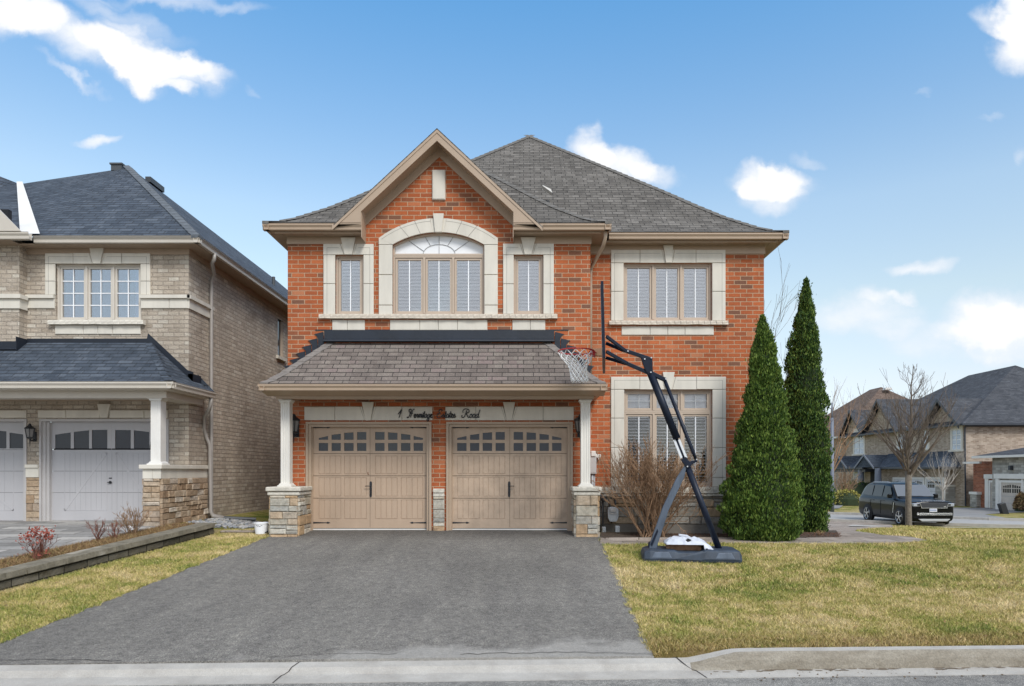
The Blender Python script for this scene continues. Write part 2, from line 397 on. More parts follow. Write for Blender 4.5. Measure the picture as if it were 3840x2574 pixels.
# ------------------------------------------------------------------ building helpers
def wall_front(mb, outer, holes, Y, reveal=.12, mi=0, back=None):
    """wall face in the XZ plane facing -Y with holes and reveals"""
    loops = [outer] + holes
    tri = tessellate_polygon([[Vector((p[0], p[1], 0)) for p in l] for l in loops])
    flat = [p for l in loops for p in l]
    verts = [(p[0], Y, p[1]) for p in flat]; fs = []
    for t in tri:
        a, b_, c_ = (flat[k] for k in t)
        ar = (b_[0]-a[0])*(c_[1]-a[1])-(c_[0]-a[0])*(b_[1]-a[1])
        if abs(ar) < 1e-9: continue
        fs.append(t if ar > 0 else (t[0], t[2], t[1]))
    mb.poly(verts, fs, mi)
    for h in holes:
        n = len(h)
        ar = sum(h[i][0]*h[(i+1)%n][1]-h[(i+1)%n][0]*h[i][1] for i in range(n))
        hh = h if ar > 0 else list(reversed(h))
        for i in range(n):
            a, b_ = hh[i], hh[(i+1) % n]
            mb.face([(a[0],Y,a[1]),(a[0],Y+reveal,a[1]),(b_[0],Y+reveal,b_[1]),(b_[0],Y,b_[1])], mi=mi)
def rect(x0, x1, z0, z1): return [(x0,z0),(x1,z0),(x1,z1),(x0,z1)]
def hip_roof(mb, x0, x1, y0, y1, prof, mi=0, sides='flrb'):
    v = 0
    for (t0, z0), (t1, z1) in zip(prof, prof[1:]):
        L = math.hypot(t1-t0, z1-z0); v1 = v + L
        q = {'f': [(x0+t0,y0+t0,z0),(x1-t0,y0+t0,z0),(x1-t1,y0+t1,z1),(x0+t1,y0+t1,z1)],
             'b': [(x1-t0,y1-t0,z0),(x0+t0,y1-t0,z0),(x0+t1,y1-t1,z1),(x1-t1,y1-t1,z1)],
             'l': [(x0+t0,y1-t0,z0),(x0+t0,y0+t0,z0),(x0+t1,y0+t1,z1),(x0+t1,y1-t1,z1)],
             'r': [(x1-t0,y0+t0,z0),(x1-t0,y1-t0,z0),(x1-t1,y1-t1,z1),(x1-t1,y0+t1,z1)]}
        for k in sides:
            p = q[k]; ax = 0 if k in 'fb' else 1
            mb.face(p, [(p[0][ax], v), (p[1][ax], v), (p[2][ax], v1), (p[3][ax], v1)], mi)
        v = v1
def hip_cap(mb, pts, sx, sy, w=.13, lift=.02):
    """overlapping cap shingles along a hip; sx,sy: signs pointing from the hip into the two planes"""
    P = [Vector(p) for p in pts]; seg = []
    for a, b_ in zip(P, P[1:]):
        n = max(1, int((b_-a).length/.2))
        for i in range(n): seg.append((a.lerp(b_, i/n), a.lerp(b_, (i+1)/n + .02)))
    for i, (a, b_) in enumerate(seg):
        l0 = lift + .016; l1 = lift
        vs = [(a.x,a.y,a.z+l0),(b_.x,b_.y,b_.z+l1),(b_.x+sx*w,b_.y,b_.z+l1-.01),(a.x+sx*w,a.y,a.z+l0-.01),(b_.x,b_.y+sy*w,b_.z+l1-.01),(a.x,a.y+sy*w,a.z+l0-.01),
              (a.x,a.y,a.z-.02),(a.x+sx*w,a.y,a.z-.03),(a.x,a.y+sy*w,a.z-.03)]
        mb.poly(vs, [(0,3,2,1),(0,1,4,5),(0,6,7,3),(0,5,8,6)])
def gutter_x(mb, x0, x1, yf, zt, s=1, h=.125, d=.125, mi=0):
    pr = [(0,0),(.008,-.004),(.008,-.028),(.004,-.034),(.03,-.075),(.034,-h+.008),(.042,-h),(d,-h),(d,-.01),(d-.012,-.01),(d-.012,-.09),(.045,-.09),(.022,-.03),(.016,0)]
    mb.prism([(yf+p[0]*s, zt+p[1]) for p in pr], 'x', x0, x1, mi)
def gutter_y(mb, y0, y1, xf, zt, s=1, h=.125, d=.125, mi=0):
    pr = [(0,0),(.008,-.004),(.008,-.028),(.004,-.034),(.03,-.075),(.034,-h+.008),(.042,-h),(d,-h),(d,-.01),(d-.012,-.01),(d-.012,-.09),(.045,-.09),(.022,-.03),(.016,0)]
    mb.prism([(xf+p[0]*s, zt+p[1]) for p in pr], 'y', y0, y1, mi)
def surround(name, par, ox0, ox1, oz1, ix0, ix1, iz1, z0, Y, key=None, splits=(), jsplits=(), mat='stone_trim', proud=.035):
    """square stone surround: two jambs and a head made of blocks, with keystone"""
    mb = MB(); g = .005; yf = Y-proud; yb = Y+.02
    js = [z0] + sorted(jsplits) + [iz1]
    for a, b_ in zip(js, js[1:]):
        mb.cbox(ox0, ix0, yf, yb, a+g, b_-g); mb.cbox(ix1, ox1, yf, yb, a+g, b_-g)
    if key:
        kt0, kt1, kb0, kb1, kz1 = key
        xs = [ox0] + [s_ for s_ in splits if s_ < kb0-.1]
        for a, b_ in zip(xs, xs[1:]): mb.cbox(a+g*(a != ox0), b_-g, yf, yb, iz1+g, oz1)
        f = min(1, (oz1-iz1)/(kz1-iz1)); kl = kb0 + (kt0-kb0)*f; kr = kb1 + (kt1-kb1)*f
        e = .045
        mb.prism([(xs[-1]+g*(len(xs) > 1), iz1+g), (kb0-g-e*.55, iz1+g), (kl-g-e, oz1), (xs[-1]+g*(len(xs) > 1), oz1)], 'y', yf, yb)
        mb.prism([(kb0-e*.55, iz1+g), (kb0-g, iz1+g), (kl-g, oz1), (kl-e+.004, oz1)], 'y', yf+.006, yb)
        xr = [s_ for s_ in splits if s_ > kb1+.1] + [ox1]
        mb.prism([(kb1+g+e*.55, iz1+g), (xr[0]-g*(len(xr) > 1), iz1+g), (xr[0]-g*(len(xr) > 1), oz1), (kr+g+e, oz1)], 'y', yf, yb)
        mb.prism([(kb1+g, iz1+g), (kb1+e*.55, iz1+g), (kr+e-.004, oz1), (kr+g, oz1)], 'y', yf+.006, yb)
        for a, b_ in zip(xr, xr[1:]): mb.cbox(a+g, b_-g*(b_ != ox1), yf, yb, iz1+g, oz1)
        mb.prism([(kb0, iz1-.0), (kb1, iz1-.0), (kt1, kz1), (kt0, kz1)], 'y', yf-.03, yb)
    else:
        xs = [ox0] + list(splits) + [ox1]
        for a, b_ in zip(xs, xs[1:]): mb.cbox(a+g, b_-g, yf, yb, iz1+g, oz1)
    # inset margin line and a backing that shows as thin joint lines
    e_ = .075; t_ = .0035
    mb.box(ox0+e_-t_, ox0+e_+t_, yf-.001, yf+.004, z0, oz1-e_, 1); mb.box(ox1-e_-t_, ox1-e_+t_, yf-.001, yf+.004, z0, oz1-e_, 1)
    mb.box(ox0+e_, (kl if key else ox1)-e_, yf-.001, yf+.004, oz1-e_-t_, oz1-e_+t_, 1)
    if key: mb.box(kr+e_, ox1-e_, yf-.001, yf+.004, oz1-e_-t_, oz1-e_+t_, 1)
    mb.box(ox0+.01, ix0-.002, yf+.012, yb-.002, z0+.002, oz1-.01, 1); mb.box(ix1+.002, ox1-.01, yf+.012, yb-.002, z0+.002, oz1-.01, 1)
    mb.box(ix0-.002, ix1+.002, yf+.012, yb-.002, iz1+.012, oz1-.01, 1)
    return mb.build(name, [M[mat], M['joint']], par)
def sashes(x0, x1, n, gap=.0):
    w = (x1-x0)/n
    return [(x0+i*w, x0+(i+1)*w) for i in range(n)]
def window(par, x0, x1, z0, z1, Y, cols=3, shutter=True, glass='glass', frame='tan_frame', slat=.066, bars='v', rows=4, dark=False, slat_tilt=.92, muntin='white_bright', label=None, bare=()):
    fr = MB(); fw = .045; yf = Y+.05; yb = Y+.14
    fr.box(x0,x1,yf,yb,z0,z0+fw); fr.box(x0,x1,yf,yb,z1-fw*.8,z1); fr.box(x0,x0+fw,yf,yb,z0+fw,z1-fw*.8); fr.box(x1-fw,x1,yf,yb,z0+fw,z1-fw*.8)
    cs = sashes(x0+fw, x1-fw, cols); pn = []
    for i, (a, b_) in enumerate(cs):
        if i: fr.box(a-.022,a+.022,yf-.006,yb-.01,z0+fw,z1-fw*.8)
        s0 = a+(.022 if i else 0)+.004; s1 = b_-(.022 if i < cols-1 else 0)-.004; sw = .042
        zz0, zz1 = z0+fw+.004, z1-fw*.8-.004
        fr.box(s0,s0+sw,yf+.018,yb-.005,zz0,zz1); fr.box(s1-sw,s1,yf+.018,yb-.005,zz0,zz1)
        fr.box(s0+sw,s1-sw,yf+.018,yb-.005,zz0,zz0+sw); fr.box(s0+sw,s1-sw,yf+.018,yb-.005,zz1-sw,zz1)
        pn.append((s0+sw, s1-sw, zz0+sw, zz1-sw))
    w = fr.build('window', M[frame], par, label=label)
    for i, (a, b_, c, d) in enumerate(pn):
        g = MB(); g.box(a-.005,b_+.005,yf+.045,yf+.051,c-.005,d+.005); g.build('pane', M[glass], w)
        mu = MB(); t = .009
        if 'v' in bars: mu.box((a+b_)/2-t,(a+b_)/2+t,yf+.030,yf+.040,c,d)
        if 'h' in bars:
            for k in range(1, rows): mu.box(a,b_,yf+.028,yf+.038,c+(d-c)*k/rows-t,c+(d-c)*k/rows+t)
        if mu.v: mu.build('muntin', M[muntin], w)
        if shutter and i not in bare:
            s_ = MB(); y0 = yf+.075
            s_.box(a-.02,a+.012,y0,y0+.03,c-.02,d+.02); s_.box(b_-.012,b_+.02,y0,y0+.03,c-.02,d+.02)
            s_.box((a+b_)/2-.012,(a+b_)/2+.012,y0-.004,y0+.028,c,d); s_.box(a,b_,y0,y0+.03,c-.02,c+.03); s_.box(a,b_,y0,y0+.03,d-.03,d+.02)
            n = int((d-c-.06)/slat)
            for k in range(n):
                zc = c+.03+(k+.5)*(d-c-.06)/n; hh = .030; tt = slat_tilt
                dy = hh*math.cos(tt); dz = hh*math.sin(tt)
                for p, q in ((a+.012,(a+b_)/2-.012),((a+b_)/2+.012,b_-.012)):
                    s_.poly([(p,y0+.03-dy,zc-dz-.003),(q,y0+.03-dy,zc-dz-.003),(q,y0+.03+dy,zc+dz-.003),(p,y0+.03+dy,zc+dz-.003),
                             (p,y0+.03-dy,zc-dz+.004),(q,y0+.03-dy,zc-dz+.004),(q,y0+.03+dy,zc+dz+.004),(p,y0+.03+dy,zc+dz+.004)],
                            [(0,3,2,1),(4,5,6,7),(0,1,5,4),(1,2,6,5),(2,3,7,6),(3,0,4,7)])
            s_.build('shutter', M['white_bright'], w)
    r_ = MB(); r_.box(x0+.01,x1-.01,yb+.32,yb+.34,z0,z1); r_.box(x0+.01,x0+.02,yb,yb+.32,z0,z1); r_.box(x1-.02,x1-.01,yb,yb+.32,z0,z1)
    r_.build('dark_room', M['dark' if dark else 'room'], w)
    return w
def sill(name, par, x0, x1, z0, z1, Y, proud=.085, mat='sill'):
    mb = MB(); n = max(4, int((x1-x0)/.12)); pts_t = []; g = []
    rr = random.Random(int(x0*100)+5)
    for i in range(n+1):
        x = x0+(x1-x0)*i/n; d = rr.uniform(-.012, .012)
        g.append((x, Y-proud+d, z0+rr.uniform(0,.008), z1-.0))
    for (a, ya, z0a, z1a), (b_, yb, z0b, z1b) in zip(g, g[1:]):
        mb.poly([(a,ya,z0a),(b_,yb,z0b),(b_,yb+.01,(z0b+z1b)/2),(a,ya-.006,(z0a+z1a)/2),(b_,yb+.008,z1b),(a,ya+.008,z1a),(b_,Y+.02,z1b),(a,Y+.02,z1a),(a,Y+.02,z0),(b_,Y+.02,z0)],
                [(0,1,2,3),(3,2,4,5),(5,4,6,7),(0,8,9,1)])
    mb.face([(g[0][0],g[0][1],z0),(g[0][0],g[0][1],z1),(g[0][0],Y+.02,z1),(g[0][0],Y+.02,z0)])
    mb.face([(g[-1][0],g[-1][1],z0),(g[-1][0],Y+.02,z0),(g[-1][0],Y+.02,z1),(g[-1][0],g[-1][1],z1)])
    return mb.build(name, M[mat], par)
def blocks(name, par, x0, x1, z0, z1, Y, cuts=(), proud=.03, mat='stone_trim', c=.008):
    mb = MB(); xs = [x0]+list(cuts)+[x1]
    for a, b_ in zip(xs, xs[1:]): mb.cbox(a+.004,b_-.004,Y-proud,Y+.02,z0,z1,c)
    mb.box(x0+.01,x1-.01,Y-proud+.014,Y+.018,z0+.01,z1-.01,1)
    return mb.build(name, [M[mat], M['joint']], par)
def stone_face(mb, a, b, z0, z1, nrm, rr, depth=(.03,.07), rows=None, wr=(.14,.42), hr=(.09,.2), inset=.014, g=.008):
    """irregular coursed stones on the vertical plane through a-b (2d points), nrm 2d outward"""
    a, b = Vector(a), Vector(b); L = (b-a).length; d = (b-a)/L; n = Vector(nrm).normalized()
    z = z0
    while z < z1-.03:
        h = min(rr.uniform(*hr), z1-z)
        if z1-(z+h) < .05: h = z1-z
        x = 0
        while x < L-.02:
            w = min(rr.uniform(*wr), L-x)
            if L-(x+w) < .09: w = L-x
            sub = [(z, z+h)]
            if h > .15 and rr.random() < .35: m_ = z+h*rr.uniform(.4,.6); sub = [(z,m_),(m_,z+h)]
            for (p, q) in sub:
                dp = rr.uniform(*depth); i_ = inset*rr.uniform(.7,1.5)
                j = lambda: rr.uniform(-.006,.006)
                o = [(x+g*.5*(x > 0),p+g*.5),(x+w-g*.5*(x+w < L-.01),p+g*.5),(x+w-g*.5*(x+w < L-.01),q-g*.5),(x+g*.5*(x > 0),q-g*.5)]
                mid = ((o[0][0]+o[2][0])/2, (o[0][1]+o[2][1])/2)
                ii = [(o[0][0]+i_+j(),o[0][1]+i_*.7+j()),(o[1][0]-i_+j(),o[1][1]+i_*.7+j()),(o[2][0]-i_+j(),o[2][1]-i_*.7+j()),(o[3][0]+i_+j(),o[3][1]-i_*.7+j())]
                def W(pt, dd): v = a+d*pt[0]+n*dd; return (v.x, v.y, pt[1])
                vs = [W(k, -.005) for k in o]+[W(k, dp*.72) for k in o]+[W(k, dp+rr.uniform(-.008,.008)) for k in ii]
                fs = [(8,9,10,11)]
                for k in range(4):
                    k2 = (k+1) % 4; fs += [(k,k2,k2+4,k+4),(k+4,k2+4,k2+8,k+8)]
                cr = d.x*n.y-d.y*n.x
                if cr > 0: fs = [tuple(reversed(f)) for f in fs]
                mb.poly(vs, fs)
            x += w
        z += h
def downpipe(name, par, pts, mat, w=.075, h=.055):
    mb = MB(); mb.tube(pts, w/2, 8, flat=.8); return mb.build(name, M[mat], par, smooth=True)
def lantern(par, x, z, Y, s=1.0):
    b = MB(); b.box(x-.035*s,x+.035*s,Y-.02,Y,z-.17*s,z+.02*s)
    b.tube([(x,Y-.01,z-.13*s),(x,Y-.10*s,z-.16*s),(x,Y-.14*s,z-.1*s)], .012*s, 6)
    cx, cy = x, Y-.14*s
    b.lathe([(.012*s,.17*s),(.03*s,.15*s),(.035*s,.13*s),(.095*s,.085*s),(.10*s,.07*s),(.085*s,.068*s)], (cx,cy,z), 'z', 6)
    b.lathe([(.035*s,-.12*s),(.06*s,-.10*s),(.055*s,-.09*s)], (cx,cy,z), 'z', 6)
    b.tube([(cx,cy,z-.12*s),(cx,cy,z-.27*s)], [.014*s,.004*s], 6)
    for k in range(6):
        a = math.pi/3*k; ca, sa = math.cos(a), math.sin(a)
        b.tube([(cx+.058*s*ca,cy+.058*s*sa,z-.1*s),(cx+.085*s*ca,cy+.085*s*sa,z+.072*s)], .006*s, 4)
    o = b.build('wall_lantern', M['black'], par)
    g = MB(); g.lathe([(.050*s,-.09*s),(.076*s,.066*s)], (cx,cy,z), 'z', 6); g.build('lantern_glass', M['lamp_glass'], o)
    return o
M['lamp_glass'] = plain('dusty_lamp_glass', (.22,.21,.20,1), .15, var=.2)

# ------------------------------------------------------------------ red brick house
YW, YR, YD = 13.9, 14.43, 14.0          # projecting wall, recessed wall, garage door plane
H = thing('brick_house', 'red brick two storey house with grey shingle roofs and two tan garage doors', 'house', (0, YW, 0))
def w3(x0, x1, y0, y1, Y=YW):            # crop-3 rectangle -> x0,x1,z0,z1 on plane Y
    a = c3(x0, y0); b = c3(x1, y1); return X(a[0],Y), X(b[0],Y), Z(b[1],Y), Z(a[1],Y)
def w5(x0, x1, y0, y1, Y=YR):
    a = c5(x0, y0); b = c5(x1, y1); return X(a[0],Y), X(b[0],Y), Z(b[1],Y), Z(a[1],Y)
def w6(x0, x1, y0, y1, Y=YR):
    a = c6(x0, y0); b = c6(x1, y1); return X(a[0],Y), X(b[0],Y), Z(b[1],Y), Z(a[1],Y)
def w4(x0, x1, y0, y1, Y=YW):
    a = c4(x0, y0); b = c4(x1, y1); return X(a[0],Y), X(b[0],Y), Z(b[1],Y), Z(a[1],Y)
XL, XM, XR = X(657.3, YW), X(1348.5, YW), X(1745, YR)
EAVE = 6.10; WT = 6.02
gx, gz = X(998, 13.5), Z(293, 13.5)      # gable apex at the rake
GSL = 1.88/2.02                          # gable pitch
gxw = X(c3(1147, 215)[0], YW); gzw = Z(c3(1147, 215)[1], YW)
gl = X(830, YW); gr_ = X(1172, YW)
# openings on the projecting wall
UL = w3(508, 683, 838, 1208); UR = w3(1612, 1795, 838, 1206)
CW = w3(862, 1430, 775, 1208)            # centre: straight part
arch_top = Z(c3(0, 697)[1], YW); cxm = (CW[0]+CW[1])/2; hw = (CW[1]-CW[0])/2
def arc(hw_, rise, z0, n=16, cx_=None):
    Rr = (hw_**2+rise**2)/(2*rise); a0 = math.asin(min(1, hw_/Rr)); c = cxm if cx_ is None else cx_
    return [(c+Rr*math.sin(a0-2*a0*i/n), z0+rise-Rr+Rr*math.cos(a0-2*a0*i/n)) for i in range(n+1)]   # right to left
hole_c = [(CW[0], CW[2]), (CW[1], CW[2])] + arc(hw, arch_top-CW[3], CW[3])
G1 = w4(332, 1117, 640, 1320); G2 = w4(1210, 2001, 640, 1320)
base_z = -.25
zg_ = base_z
wall = MB()
outer = [(XL, base_z), (G1[0], base_z), (G1[0], G1[3]), (G1[1], G1[3]), (G1[1], base_z), (G2[0], base_z), (G2[0], G2[3]), (G2[1], G2[3]), (G2[1], base_z), (XM, base_z),
         (XM, WT+.1), (gxw+(gzw-WT-.1)/GSL+.35, WT+.1), (gxw, gzw+.35), (gxw-(gzw-WT-.1)/GSL-.35, WT+.1), (XL, WT+.1)]
wall_front(wall, outer, [rect(*UL), rect(*UR), hole_c], YW, .14)
# garage opening reveals
for g_ in (G1, G2):
    wall.face([(g_[0],YW,base_z),(g_[0],YW+.3,base_z),(g_[0],YW+.3,g_[3]),(g_[0],YW,g_[3])])
    wall.face([(g_[1],YW,base_z),(g_[1],YW,g_[3]),(g_[1],YW+.3,g_[3]),(g_[1],YW+.3,base_z)])
    wall.face([(g_[0],YW,g_[3]),(g_[0],YW+.3,g_[3]),(g_[1],YW+.3,g_[3]),(g_[1],YW,g_[3])])
wall.face([(XM,YW,base_z),(XM,YR+.01,base_z),(XM,YR+.01,WT+.1),(XM,YW,WT+.1)])
wall.face([(XL,26,base_z),(XL,YW,base_z),(XL,YW,WT+.1),(XL,26,WT+.1)])
RU = w5(532, 1275, 422, 907); RL = w6(470, 1118, 122, 835)
wall_front(wall, [(XM, base_z), (XR, base_z), (XR, WT+.1), (XM, WT+.1)], [rect(*RU), rect(*RL)], YR, .14)
wall.face([(XR,YR,base_z),(XR,26,base_z),(XR,26,WT+.1),(XR,YR,WT+.1)])
wall.face([(XR,26,base_z),(XL,26,base_z),(XL,26,WT+.1),(XR,26,WT+.1)])
wall.build('wall', M['brick_red'], H)
# --- upper windows, left block
def uwin(o, r, key, jz, sp=()):
    Yk = YW
    oo = w3(*o); k = [X(c3(v, 0)[0], Yk) for v in key[:4]]; kz = Z(c3(0, key[4])[1], Yk)
    return surround('stone_surround', H, oo[0], oo[1], oo[3], r[0], r[1], r[3], r[2], YW, (k[0],k[1],k[2],k[3],kz), sp, [Z(c3(0, v)[1], Yk) for v in jz])
uwin((436, 746, 772, 1208), UL, (545, 637, 570, 615, 735), (1018,))
uwin((1546, 1860, 770, 1206), UR, (1655, 1748, 1680, 1722, 733), (1019,))
window(H, *UL, YW, 1, label='narrow upper window at the left'); window(H, *UR, YW, 1, slat_tilt=1.12)
# centre arched window
co = w3(778, 1513, 775, 1208); zo = Z(c3(0, 612)[1], YW)
mb = MB(); g = .005; yf = YW-.035; yb = YW+.02
jz = [co[2]] + [Z(c3(0, v)[1], YW) for v in (1150, 962)] + [CW[3]]
for a, b_ in zip(jz, jz[1:]):
    mb.cbox(co[0], CW[0], yf, yb, a+g, b_-g); mb.cbox(CW[1], co[1], yf, yb, a+g, b_-g)
inn = arc(hw, arch_top-CW[3], CW[3], 16)
# outer arch: starts above jamb at spring + shoulder
sh = Z(c3(0, 735)[1], YW)-CW[3]
ho = (co[1]-co[0])/2; outp = arc(ho, zo-CW[3]-sh, CW[3]+sh, 16)
kx0, kx1 = X(c3(1128, 0)[0], YW), X(c3(1168, 0)[0], YW)
seg = [(0, 3), (3, 5), (5, 7), (9, 11), (11, 13), (13, 16)]
for a, b_ in seg:
    pi = inn[a:b_+1]; po = outp[a:b_+1]
    if a == 0: po = [(outp[0][0], CW[3]+.004)] + po; pi = [(inn[0][0], CW[3]+.004)] + pi
    if b_ == 16: po = po + [(outp[-1][0], CW[3]+.004)]; pi = pi + [(inn[-1][0], CW[3]+.004)]
    po = [(p[0]+(.004 if p is po[-1] and b_ != 16 else 0)-(.004 if p is po[0] and a != 0 else 0), p[1]) for p in po]
    for i in range(len(pi)-1):
        q = [pi[i], po[i], po[i+1], pi[i+1]]
        mb.prism(q, 'y', yf, yb)
kp0, kp1 = X(c3(1115, 0)[0], YW), X(c3(1180, 0)[0], YW)
for s0, s1 in ((7, 8), (8, 9)):
    mb.prism([inn[s0], outp[s0], outp[s1], inn[s1]], 'y', yf+.006, yb)
for k_ in (3, 5, 11, 13):
    a_ = Vector((inn[k_][0], yf-.001, inn[k_][1])); b2_ = Vector((outp[k_][0], yf-.001, outp[k_][1])); mb.beam(a_, b2_, .009, .004, 1, up=(0,1,0))
for k_ in range(16):
    q = [(inn[k_ + d_][0]+(outp[k_ + d_][0]-inn[k_ + d_][0])*.80, inn[k_ + d_][1]+(outp[k_ + d_][1]-inn[k_ + d_][1])*.80) for d_ in (0, 1)]
    if k_ not in (7, 8): mb.beam((q[0][0],yf-.001,q[0][1]), (q[1][0],yf-.001,q[1][1]), .006, .003, 1, up=(0,1,0))
mb.prism([(kx0, arch_top-.01), (kx1, arch_top-.01), (kp1, Z(c3(0, 587)[1], YW)), (kp0, Z(c3(0, 587)[1], YW))], 'y', yf-.035, yb)
mb.build('stone_surround', [M['stone_trim'], M['joint']], H)
zbar = Z(c3(0, 838)[1], YW)
window(H, CW[0], CW[1], CW[2], zbar, YW, 3)
fr = MB()   # arched transom frame
ai = arc(hw-.035, arch_top-CW[3]-.035, CW[3]); ao = arc(hw, arch_top-CW[3], CW[3])
for i in range(16): fr.prism([ai[i], ao[i], ao[i+1], ai[i+1]], 'y', YW+.05, YW+.13)
fr.box(CW[0], CW[1], YW+.045, YW+.14, zbar+.001, zbar+.045)
fr.box(CW[0], CW[0]+.035, YW+.05, YW+.13, zbar+.045, CW[3]); fr.box(CW[1]-.035, CW[1], YW+.05, YW+.13, zbar+.045, CW[3])
tw = fr.build('transom_window', M['tan_frame'], H)
pn = MB(); pts = [(CW[0]+.035, zbar+.045), (CW[1]-.035, zbar+.045)] + ai
pn.prism(pts, 'y', YW+.115, YW+.121); pn.build('pane', M['frosted'] if 'frosted' in M else M['white_bright'], tw)
sb = MB(); r0 = .33
hz = zbar+.05
Pf = lambda a, rr_: (cxm+rr_*math.cos(a), YW+.108, hz+rr_*math.sin(a)*.62)
sb.tube([Pf(math.pi*i/12, r0) for i in range(13)], .007, 4)
for a, L_ in ((.35*math.pi/2*.6, 1.35), (.42*math.pi/1.25, .0), (math.pi/2, .75), (math.pi-.33, 1.35)):
    if L_ > 0: sb.tube([Pf(a, r0 if L_ > 1 else 0), (cxm+math.cos(a)*hw*.72 if L_ > 1 else cxm, YW+.108, CW[3]+(.13 if L_ > 1 else arch_top-CW[3]-.04))], .007, 4)
for sx in (-1, 1): sb.tube([Pf(math.pi/2-sx*.55, r0), (cxm+sx*hw*.40, YW+.108, CW[3]+.34)], .007, 4)
sb.build('muntin', M['grey_bar'] if 'grey_bar' in M else M['tan_frame'], tw)
# long sill, panels below
s_ = w3(412, 1882, 1208, 1235); sill('sill', H, s_[0], s_[1], s_[2], s_[3], YW, .09)
for a, b_, cu in ((488, 692, (583,)), (845, 1450, (1030, 1145, 1263)), (1602, 1808, (1714,))):
    r = w3(a, b_, 1240, 1303); blocks('stone_panel', H, r[0], r[1], r[2], r[3], YW, [X(c3(c_, 0)[0], YW) for c_ in cu], .02)
r = w3(1107, 1190, 313, 500); mb = MB(); mb.cbox(r[0], r[1], YW-.05, YW+.02, r[2], r[3], .02); mb.build('stone_plaque', M['stone_trim'], H, bevel=.006)
# --- right block windows
k5 = [X(c5(v, 0)[0], YR) for v in (865, 945, 885, 933)]
o5 = w5(427, 1387, 312, 907)
surround('stone_surround', H, o5[0], o5[1], o5[3], RU[0], RU[1], RU[3], RU[2], YR, (k5[0],k5[1],k5[2],k5[3],Z(c5(0,277)[1],YR)), [X(c5(v,0)[0],YR) for v in (670,1138)], [Z(c5(0,662)[1],YR)])
window(H, *RU, YR, 3)
s_ = w5(410, 1405, 910, 943); sill('sill', H, s_[0], s_[1], s_[2], s_[3], YR, .09)
r = w5(515, 1292, 952, 1025); blocks('stone_panel', H, r[0], r[1], r[2], r[3], YR, [X(c5(v,0)[0],YR) for v in (755,903,1048)], .02)
k6 = [X(c6(v, 0)[0], YR) for v in (752, 838, 775, 815)]
o6 = w6(373, 1217, 28, 835)
surround('stone_surround', H, o6[0], o6[1], o6[3], RL[0], RL[1], RL[3], RL[2], YR, (k6[0],k6[1],k6[2],k6[3],Z(c6(0,-5)[1],YR)), [X(c6(v,0)[0],YR) for v in (585,1000)], [Z(c6(0,v)[1],YR) for v in (333,548,768)])
zt = Z(c6(0, 287)[1], YR)
window(H, RL[0], RL[1], RL[2], zt, YR, 3, glass='glass_low', dark=True, slat=.066, slat_tilt=.25)
tr = window(H, RL[0], RL[1], zt+.002, RL[3], YR, 3, shutter=False, glass='glass_low', bars='vh', rows=2, muntin='grey_bar' if 'grey_bar' in M else 'tan_frame', label='row of pale transom lights over the ground floor window')
bl = MB(); bl.box(RL[0]+.05, RL[1]-.05, YR+.16, YR+.17, zt, RL[3]-.03); bl.build('blind', M['white_bright'], tr)
# --- stone base of recessed wall
rr = random.Random(3)
mb = MB(); zl = Z(c6(0, 900)[1], YR); zc_ = Z(c6(0, 1108)[1], YR)
stone_face(mb, (X(1350,YR), YR), (XR, YR), zc_, zl, (0,-1), rr, (.05,.085), hr=(.13,.22), wr=(.22,.6))
stone_face(mb, (XR, YR), (XR, YR+3), zc_, zl, (1,0), rr, (.05,.085), hr=(.13,.22), wr=(.22,.6))
mb.build('stone_base', M['stone_grey'], H)
mb = MB(); mb.box(X(1350,YR)+.01, XR+.02, YR-.03, YR+.01, zc_, zl); mb.build('mortar_backing', M['mortar'], H)
mb = MB(); mb.box(X(1350,YR), XR+.05, YR-.06, YR+.02, -.6, zc_); mb.build('foundation', M['concrete'], H)
sill('stone_ledge', H, X(1352,YR), XR+.11, zl+.055, Z(c6(0,835)[1],YR), YR, .12, 'capstone')
sill('stone_ledge', H, X(1352,YR), XR+.09, zl-.01, zl+.05, YR, .10, 'capstone')
